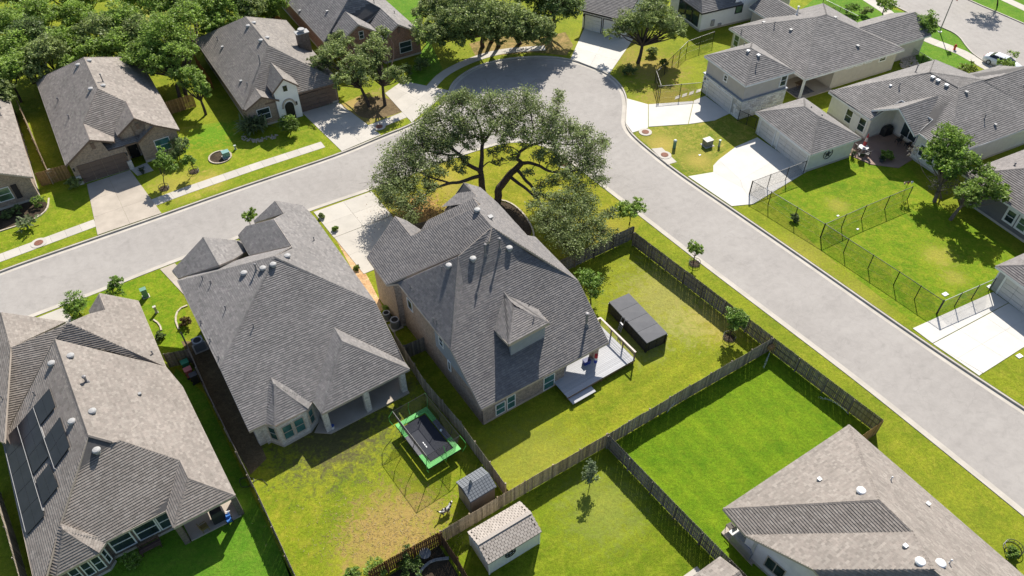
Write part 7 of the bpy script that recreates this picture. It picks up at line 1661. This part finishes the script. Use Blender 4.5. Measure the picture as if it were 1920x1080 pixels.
def bucket():
    p = G(624, 803, .14); t = thing('bucket', 'white bucket with blue rim at the foot of the left patio column', 'bucket', p); b = MB(); b.lathe((p[0], p[1], .14), [(.13, 0), (.17, .36)], 14); b.build('pail', M['trim_w'], t); b = MB(); b.lathe((p[0], p[1], .49), [(.175, 0), (.18, .03)], 14); b.build('rim', mat('blue_rim', (.05, .1, .35), .5), t)
bucket()
p = G(412, 962, .12); chair(G(386, 993, .12), R(40), 'yellow-brown metal chair on the sunlit patio of the solar house', (.22, .17, .06), z=.12); grill(G(412, 972, .12), 'dark covered grill on the solar house patio, beside the blue toy', z=.12, cover=(.025, .025, .028), w_=.9)
def blue_toy():
    p = G(430, 975, .12); t = thing('ride_on_toy', 'bright blue plastic ride-on toy on the solar house patio', 'toy', p); m = mat('blue_toy_plastic', (.05, .16, .45), .4); b = MB(); b.box((p[0], p[1], .42), (.35, .7, .22), R(33)); b.box((p[0], p[1]+.1, .62), (.3, .25, .2), R(33)); b.build('body', m, t)
    for i in range(4): q = rot2(R(33)) @ np.array(((-.2, .2)[i % 2], (-.25, .25)[i//2])); w = MB(); w.box((p[0]+q[0], p[1]+q[1], .25), (.07, .24, .24), R(33)); w.build('wheel', M['trim_dk'], t)
    b = MB(); b.bar((p[0]-.15, p[1]+.25, .85), (p[0]+.15, p[1]+.33, .85), .05); b.bar((p[0], p[1]+.28, .6), (p[0], p[1]+.29, .85), .04); b.build('handlebar', M['trim_w'], t)
blue_toy()
def bench():
    p = G(285, 1030); t = thing('bench', 'dark wooden storage bench under the windows of the solar house', 'bench', p); a = R(32.5); m = wood_mat('dark_bench_wood', (.10, .065, .05)); f = rot2(a); Q = lambda x, y, z: (p[0]+(f @ np.array((x, y)))[0], p[1]+(f @ np.array((x, y)))[1], z)
    for y in (-.18, 0, .18): b = MB(); b.box(Q(0, y, .45), (1.5, .15, .04), a); b.build('seat_slat', m, t)
    for z in (.6, .78): b = MB(); b.box(Q(0, .28, z), (1.5, .04, .12), a); b.build('back_slat', m, t)
    for x in (-.65, .65):
        for y in (-.2, .26): b = MB(); b.box(Q(x, y, .22 if y < 0 else .42), (.07, .07, .44 if y < 0 else .84), a); b.build('leg', m, t)
bench()
# covered barbecue and small things on the lower right patio
grill(G(1392, 1028, .13), 'big grey-covered barbecue on the corner patio at lower right', z=.13, cover=(.24, .24, .26), w_=1.7, rz=-57); table(G(1374, 1006, .13), 'white side table beside the grey-covered barbecue', .35, .7, (.62, .6, .57), z=.13, square=True)
chair(G(1368, 992, .13), R(120), 'small dark chair in the corner of the lower right patio', (.06, .05, .04), z=.13)
# patio of the pale house: table, closed umbrella, covered things
def umbrella():
    p = G(1616, 285, .08); t = thing('parasol', 'closed red and white parasol standing in the garden table', 'parasol', p); b = MB(); b.lathe((p[0], p[1], .08), [(.02, 0), (.02, 2.5)], 8); b.build('pole', M['trim_w'], t)
    for i, (z0, z1, r0, r1, c) in enumerate(((.95, 1.5, .2, .17, (.45, .06, .07)), (1.5, 2.0, .17, .12, (.6, .45, .43)), (2.0, 2.55, .12, .02, (.45, .06, .07)))): k = MB(); k.lathe((p[0], p[1], .08), [(r0, z0), (r1, z1)], 10); k.build('folded_canopy', mat('parasol_cloth', c, .8), t)
    table(p, 'light garden table under the closed red parasol', .55, .7, (.5, .5, .5), z=.08)
umbrella()
for i, (u, v, rz, lab) in enumerate(((1606, 282, 20, 'black garden chair left of the parasol table'), (1624, 294, 140, 'black garden chair right of the parasol table'), (1612, 297, 80, 'black garden chair in front of the parasol table'))): chair(G(u, v, .08), R(rz), lab, z=.08)
grill(G(1660, 252, .08), 'black covered grill in the shade of the gabled patio', z=.08, cover=(.02, .02, .022), w_=1.2, rz=26); chair(G(1683, 268, .08), R(200), 'dark lounge chair deep in the shaded gabled patio', z=.08); chair(G(1700, 276, .08), R(100), 'dark lounge chair by the large patio windows', z=.08)
def planter(u, v, label, r=.28, z=0.08): p = G(u, v, z); t = thing('plant_pot', label, 'plant pot', (p[0], p[1], z)); b = MB(); b.lathe((p[0], p[1], z), [(r*.7, 0), (r, .4), (r*.85, .42), (r*.8, .34)], 14); b.build('pot', mat('dark_pot', (.05, .06, .07), .4), t); me = quads_mesh('foliage', rng.normal(size=(160, 3))*np.array((.18, .18, .12))+np.array((0, 0, .55)), np.full(160, .14), np.tile((.05, .08, .02), (160, 1))*rng.uniform(.6, 1.3, (160, 1)), M['leaf']); link('foliage', me, t)
planter(1652, 303, 'dark plant pot at the lawn edge of the gabled patio'); planter(1598, 293, 'dark plant pot at the double garage corner of the patio', .22); planter(268, 325, 'low round plant pot beside the garden path of the gabled house', .22, .03)
# porch furniture of the wide grey house
def rug():
    c = G(1500, 170, .13); t = thing('outdoor_rug', 'grey patterned rug on the corner porch of the wide grey house', 'rug', c); b = MB(); b.box((c[0], c[1], .127), (3.0, 2.0, .012), R(26)); b.build('cloth', mat('rug_cloth', (.12, .12, .13), .9, .1, .5, 4), t)
    table(G(1498, 163, .14), 'brown table on the porch rug of the wide grey house', .55, .6, (.12, .08, .05), z=.13, square=True)
rug()
# bird feeder pole, clay items
def feeder():
    p = G(1692, 368); t = thing('bird_feeder', 'black bird feeder pole with three hanging feeders on the fenced lawn', 'bird feeder', p); b = MB(); b.lathe((p[0], p[1], 0), [(.02, 0), (.02, 2.0)], 6); b.bar((p[0]-.45, p[1]-.1, 2.0), (p[0]+.45, p[1]+.1, 2.0), .03); b.build('pole', M['metal_bk'], t)
    for x, c in ((-.42, (.6, .42, .25)), (0, (.25, .08, .06)), (.42, (.6, .6, .6))): k = MB(); k.lathe((p[0]+x, p[1]+x*.22, 1.68), [(.08, 0), (.1, .2), (.13, .22), (.02, .32)], 8); k.build('feeder', mat('feeder_shell', c, .6), t)
feeder()
for u, v, lab in ((1772, 552, 'white square cover slab on the fenced lawn near the grey garage'), (1608, 430, 'small white cap on the lawn inside the cross fence'), (1571, 405, 'small white cap on the lawn near the cross fence corner'), (1911, 668, 'white cover plate on the lawn at the right edge'), (1856, 538, 'white splash block at the corner of the grey garage'), (1312, 291, 'white stone lying on the worn lawn by the transformer')):
    p = G(u, v); t = thing('cover_slab', lab, 'cover', p); w_ = .55 if '1772' in str(u) or u > 1850 else .25; b = MB(); b.box((p[0], p[1], .03), (w_, w_*.7, .06), R(26)); b.build('plate', M['trim_w'], t)
# garden hose on the strip by the solar house
b = MB(); c = G(462, 905); t = thing('garden_hose', 'dark garden hose coiled on the bare soil beside the solar house', 'hose', c); b.tube([(c[0]+(.5+.1*math.sin(3*a))*math.cos(a), c[1]+(.5+.1*math.cos(2*a))*math.sin(a), .03+.012*a/6.3) for a in np.linspace(0, 6.28*3, 60)]+[(c[0]+.5+i*.3, c[1]+math.sin(i)*.3, .05) for i in range(5)], .02, 5); b.build('coil', M['trim_dk'], t)
# potting corner at the bottom
def fire_pit():
    p = G(798, 1044); t = thing('stool', 'dark round side table in the shaded corner behind the red-brown fence', 'table', p); b = MB(); b.lathe((p[0], p[1], .5), [(.4, 0), (.42, .05)], 18); b.build('tabletop', M['ac'], t)
    for i in range(3): a = i*2.1; l = MB(); l.bar((p[0]+.3*math.cos(a), p[1]+.3*math.sin(a), 0), (p[0]+.25*math.cos(a), p[1]+.25*math.sin(a), .5), .05); l.build('leg', M['trim_dk'], t)
    edging('curved stone edging in the shaded corner behind the red-brown fence', smooth(px((842, 1047), (812, 1050), (795, 1062), (780, 1085)), 1), .2, .1, .5, (.3, .29, .28))
    sheet('corner_soil', px((822, 1022), (853, 1068), (890, 1140), (690, 1160), (700, 1098)), .009, M['mulch'])
fire_pit()
# sprinklers throwing a thin jet
def sprinkler(u, v, du, dv, label):
    p = G(u, v); t = thing('lawn_sprinkler', label, 'sprinkler', p); b = MB(); b.lathe((p[0], p[1], 0), [(.04, 0), (.03, .12)], 8); b.build('head', M['trim_dk'], t); q = G(u+du, v+dv); d = MB(); n = 160
    for i in range(n):
        f = (i+random.random())/n; x = p+(q-p)*f; z = .12+1.6*f*(1-f)+random.gauss(0, .05*f+.01); s = .012+.012*random.random(); d.box((x[0]+random.gauss(0, .06*f), x[1]+random.gauss(0, .06*f), z), (s, s, s*2))
    w = NT('water_drops', .1, .5); w.col((.75, .78, .8)); d.build('water_jet', w.m, t, kind='stuff')
sprinkler(1443, 662, -12, 30, 'lawn sprinkler throwing a short jet at the bright lawn top corner'); sprinkler(1590, 778, -55, -32, 'lawn sprinkler spraying along the street fence of the bright lawn'); sprinkler(1250, 775, 30, -28, 'lawn sprinkler spraying beside the stepped fence')
b = MB(); p = P(1447, 648, 1.0); t = thing('irrigation_box', 'orange-brown box fixed at the fence corner of the bright lawn', 'box', p[:2]); b.box((p[0]-.1, p[1]-.2, 1.0), (.5, .35, .4), R(33)); b.build('case', M['wood_gold'], t)
# --- street furniture at the top right
def hydrant():
    p = G(1789, 93); t = thing('fire_hydrant', 'red fire hydrant on the verge of the wide street', 'fire hydrant', p); m = mat('hydrant_red', (.5, .07, .03), .5); b = MB(); b.lathe((p[0], p[1], 0), [(.2, 0), (.2, .06), (.14, .08), (.14, .55), (.18, .57), (.18, .62), (.12, .74), (.04, .8)], 14); b.build('barrel', m, t)
    for dx in (-1, 1): k = MB(); k.tube([(p[0]+dx*.1, p[1], .45), (p[0]+dx*.24, p[1], .45)], .07, 8); k.build('nozzle', m, t)
hydrant()
def flagpole():
    p = G(1761.7, 59.3); t = thing('flagpole', 'tall grey flagpole with the edge of a red and white flag, by the wide street', 'flagpole', p); b = MB(); b.lathe((p[0], p[1], 0), [(.16, 0), (.16, .1), (.08, .12), (.05, 6.2), (.07, 6.25), (.02, 6.35)], 10); b.build('pole', M['vent_grey'], t); b = MB(); b.lathe((p[0], p[1], 0), [(.3, 0), (.3, .08)], 14); b.build('base', M['trim_w'], t)
    d = np.array((.35, -.94)); 
    for i in range(7):
        f = MB(); z0 = 6.0-i*.14; n = 8
        for j in range(n): x0, x1 = j*.15, (j+1)*.15; q = lambda x, z: (p[0]+.06+d[0]*x+.05*math.sin(x*7), p[1]+d[1]*x*.3, z-x*.35); f.poly([q(x0, z0-.14), q(x1, z0-.14), q(x1, z0), q(x0, z0)])
        f.build('flag_stripe', mat('flag_red' if i % 2 == 0 else 'flag_white', (.4, .03, .04) if i % 2 == 0 else (.7, .7, .7), .8), t)
flagpole()
def car():
    A_, B_ = G(1843, 108), G(1905, 133); f = (B_-A_)/np.linalg.norm(B_-A_); c = G(1876, 124); s = np.array([-f[1], f[0]]); L_, W_ = 4.6, 1.8
    t = thing('car', 'white saloon car parked along the wide street', 'car', c); paint = NT('white_car_paint', .25, .5); paint.col((.72, .74, .78)); g = mat('dark_car_glass', (.012, .016, .025), .08, .6); Q = lambda x, y, z: (c[0]+f[0]*x+s[0]*y, c[1]+f[1]*x+s[1]*y, z)
    prof = [(-2.3, .35, .80), (-2.2, .5, .9), (-1.7, .62, .97), (-1.0, .98, .0), (1.0, .95, .0), (2.0, .78, .0), (2.28, .6, .0)]
    st = [(-2.3, .30, .70, .74), (-2.22, .24, .86, .84), (-1.75, .2, .98, .89), (-.9, .2, 1.0, .9), (.9, .2, .97, .9), (1.6, .22, .88, .88), (2.15, .26, .74, .80), (2.3, .32, .6, .68)]
    b = MB(); rings = []
    for x, z0, z1, w_ in st: rings.append([Q(x, -w_*.96, z0), Q(x, -w_, (z0+z1)/2), Q(x, -w_*.9, z1), Q(x, 0, z1+.03), Q(x, w_*.9, z1), Q(x, w_, (z0+z1)/2), Q(x, w_*.96, z0)])
    v = [q for r in rings for q in r]; n = 7; fs = []
    for i in range(len(rings)-1):
        for k in range(n): a, d = i*n+k, i*n+(k+1) % n; fs.append((a, a+n, d+n, d))
    fs += [tuple(range(n)), tuple(range((len(rings)-1)*n, len(rings)*n))[::-1]]; b.add(v, fs); b.build('body', paint.m, t, smooth=True)
    r = MB(); lo = [(-1.75, .78, .99), (-.55, .82, 1.0), (.3, .82, .99), (1.35, .78, .93)]; hi = [(-1.15, .56, 1.36), (-.55, .6, 1.45), (.1, .6, 1.44), (.45, .58, 1.38)]
    for sgn in (-1, 1):
        k = MB(); k.poly([Q(-1.6, sgn*.79, 1.0), Q(1.2, sgn*.79, .95), Q(.42, sgn*.6, 1.36), Q(-1.08, sgn*.6, 1.36)]); k.build('side_window', g, t)
        pl = MB(); pl.poly([Q(-.42, sgn*.81, 1.0), Q(-.32, sgn*.81, 1.0), Q(-.35, sgn*.61, 1.37), Q(-.43, sgn*.61, 1.37)]); pl.build('pillar', paint.m, t)
        mi = MB(); mi.box(Q(.95, sgn*.98, 1.02), (.12, .2, .14), math.atan2(f[1], f[0])); mi.build('wing_mirror', paint.m, t)
        h = MB(); h.box(Q(2.2, sgn*.55, .66), (.12, .35, .12), math.atan2(f[1], f[0])); h.build('headlight', M['ac_l'], t); tl = MB(); tl.box(Q(-2.24, sgn*.58, .78), (.1, .36, .14), math.atan2(f[1], f[0])); tl.build('tail_light', mat('tail_red', (.35, .02, .02), .3), t)
    k = MB(); k.poly([Q(1.32, -.74, .95), Q(1.32, .74, .95), Q(.46, .56, 1.39), Q(.46, -.56, 1.39)]); k.build('windscreen', g, t); k = MB(); k.poly([Q(-1.75, .72, 1.0), Q(-1.75, -.72, 1.0), Q(-1.12, -.54, 1.38), Q(-1.12, .54, 1.38)]); k.build('rear_window', g, t)
    k = MB(); k.add([Q(-1.14, -.58, 1.37), Q(.46, -.58, 1.38), Q(.46, .58, 1.38), Q(-1.14, .58, 1.37), Q(-.9, -.4, 1.46), Q(.2, -.4, 1.46), Q(.2, .4, 1.46), Q(-.9, .4, 1.46)], [(4, 5, 6, 7), (0, 1, 5, 4), (1, 2, 6, 5), (2, 3, 7, 6), (3, 0, 4, 7)]); k.build('car_roof', paint.m, t, smooth=False)
    for x in (-1.35, 1.4):
        for sgn in (-1, 1):
            w = MB(); q0, q1 = Vector(Q(x, sgn*.78, .33)), Vector(Q(x, sgn*.93, .33)); w.tube([q0, q1], .33, 18); tw = w.build('wheel', M['trim_dk'], t); rm = MB(); rm.tube([q1, Vector(Q(x, sgn*.945, .33))], .2, 12); rm.build('rim', M['ac_l'], tw)
car()
# rocks beside the grey house and round the wood-shed yard
def rocks(name, label, loop, n, c=(.40, .34, .27)):
    lp = np.array(loop); t = thing(name, label, 'rocks', lp.mean(0)); m = mat('river_rock', c, .9, .2, .25, 3); b = MB(); k = 0
    x0, y0 = lp.min(0); x1, y1 = lp.max(0)
    def inside(p):
        s = False; j = len(lp)-1
        for i in range(len(lp)):
            if (lp[i][1] > p[1]) != (lp[j][1] > p[1]) and p[0] < (lp[j][0]-lp[i][0])*(p[1]-lp[i][1])/(lp[j][1]-lp[i][1])+lp[i][0]: s = not s
            j = i
        return s
    while k < n:
        p = np.array((random.uniform(x0, x1), random.uniform(y0, y1)))
        if not inside(p): continue
        r = random.uniform(.08, .2); b.lathe((p[0], p[1], 0), [(r*.8, 0), (r, r*.35), (r*.55, r*.75), (r*.1, r*.85)], 6, sx=random.uniform(.7, 1.2)); k += 1
    b.build('stones', m, t, kind='stuff')
rocks('rock_bed', 'bed of pale river rocks at the far corner of the wide grey house', px((1690, 104), (1712, 102), (1722, 122), (1705, 132), (1688, 126)), 260)
rocks('rock_border', 'line of pale rocks along the left edge house side yard', px((28, 228), (32, 226), (60, 315), (56, 317)), 70)
rocks('bed_stones', 'border of pale stones round the spiky yucca', px((455, 255), (475, 262), (520, 252), (522, 258), (476, 270), (452, 262)), 60)
# leaf litter strewn on the dry ground under the oak
n = 2600; c = P(775, 392); q = rng.normal(size=(n, 3))*np.array((2.0, 1.5, 0))+c+np.array((0, 0, .03)); q[:, 2] = .02+rng.random(n)*.05
n2 = 2200; c2 = P(735, 1000); q2 = rng.normal(size=(n2, 3))*np.array((3.0, 1.8, 0))+c2; q2[:, 2] = .03; q2 = q2[q2[:, 1] > G(735, 1045)[1]]
link('straw_litter', quads_mesh('straw_litter', q2, rng.uniform(.1, .3, len(q2)), np.array((.42, .33, .17))*rng.uniform(.6, 1.3, (len(q2), 1)), M['leaf'], up=2.0, aspect=.12), kind='stuff')
me = quads_mesh('leaf_litter', q, rng.uniform(.07, .14, n), np.array((.24, .12, .06))*rng.uniform(.5, 1.5, (n, 1)), M['leaf'], up=2.0); link('leaf_litter', me, kind='stuff')
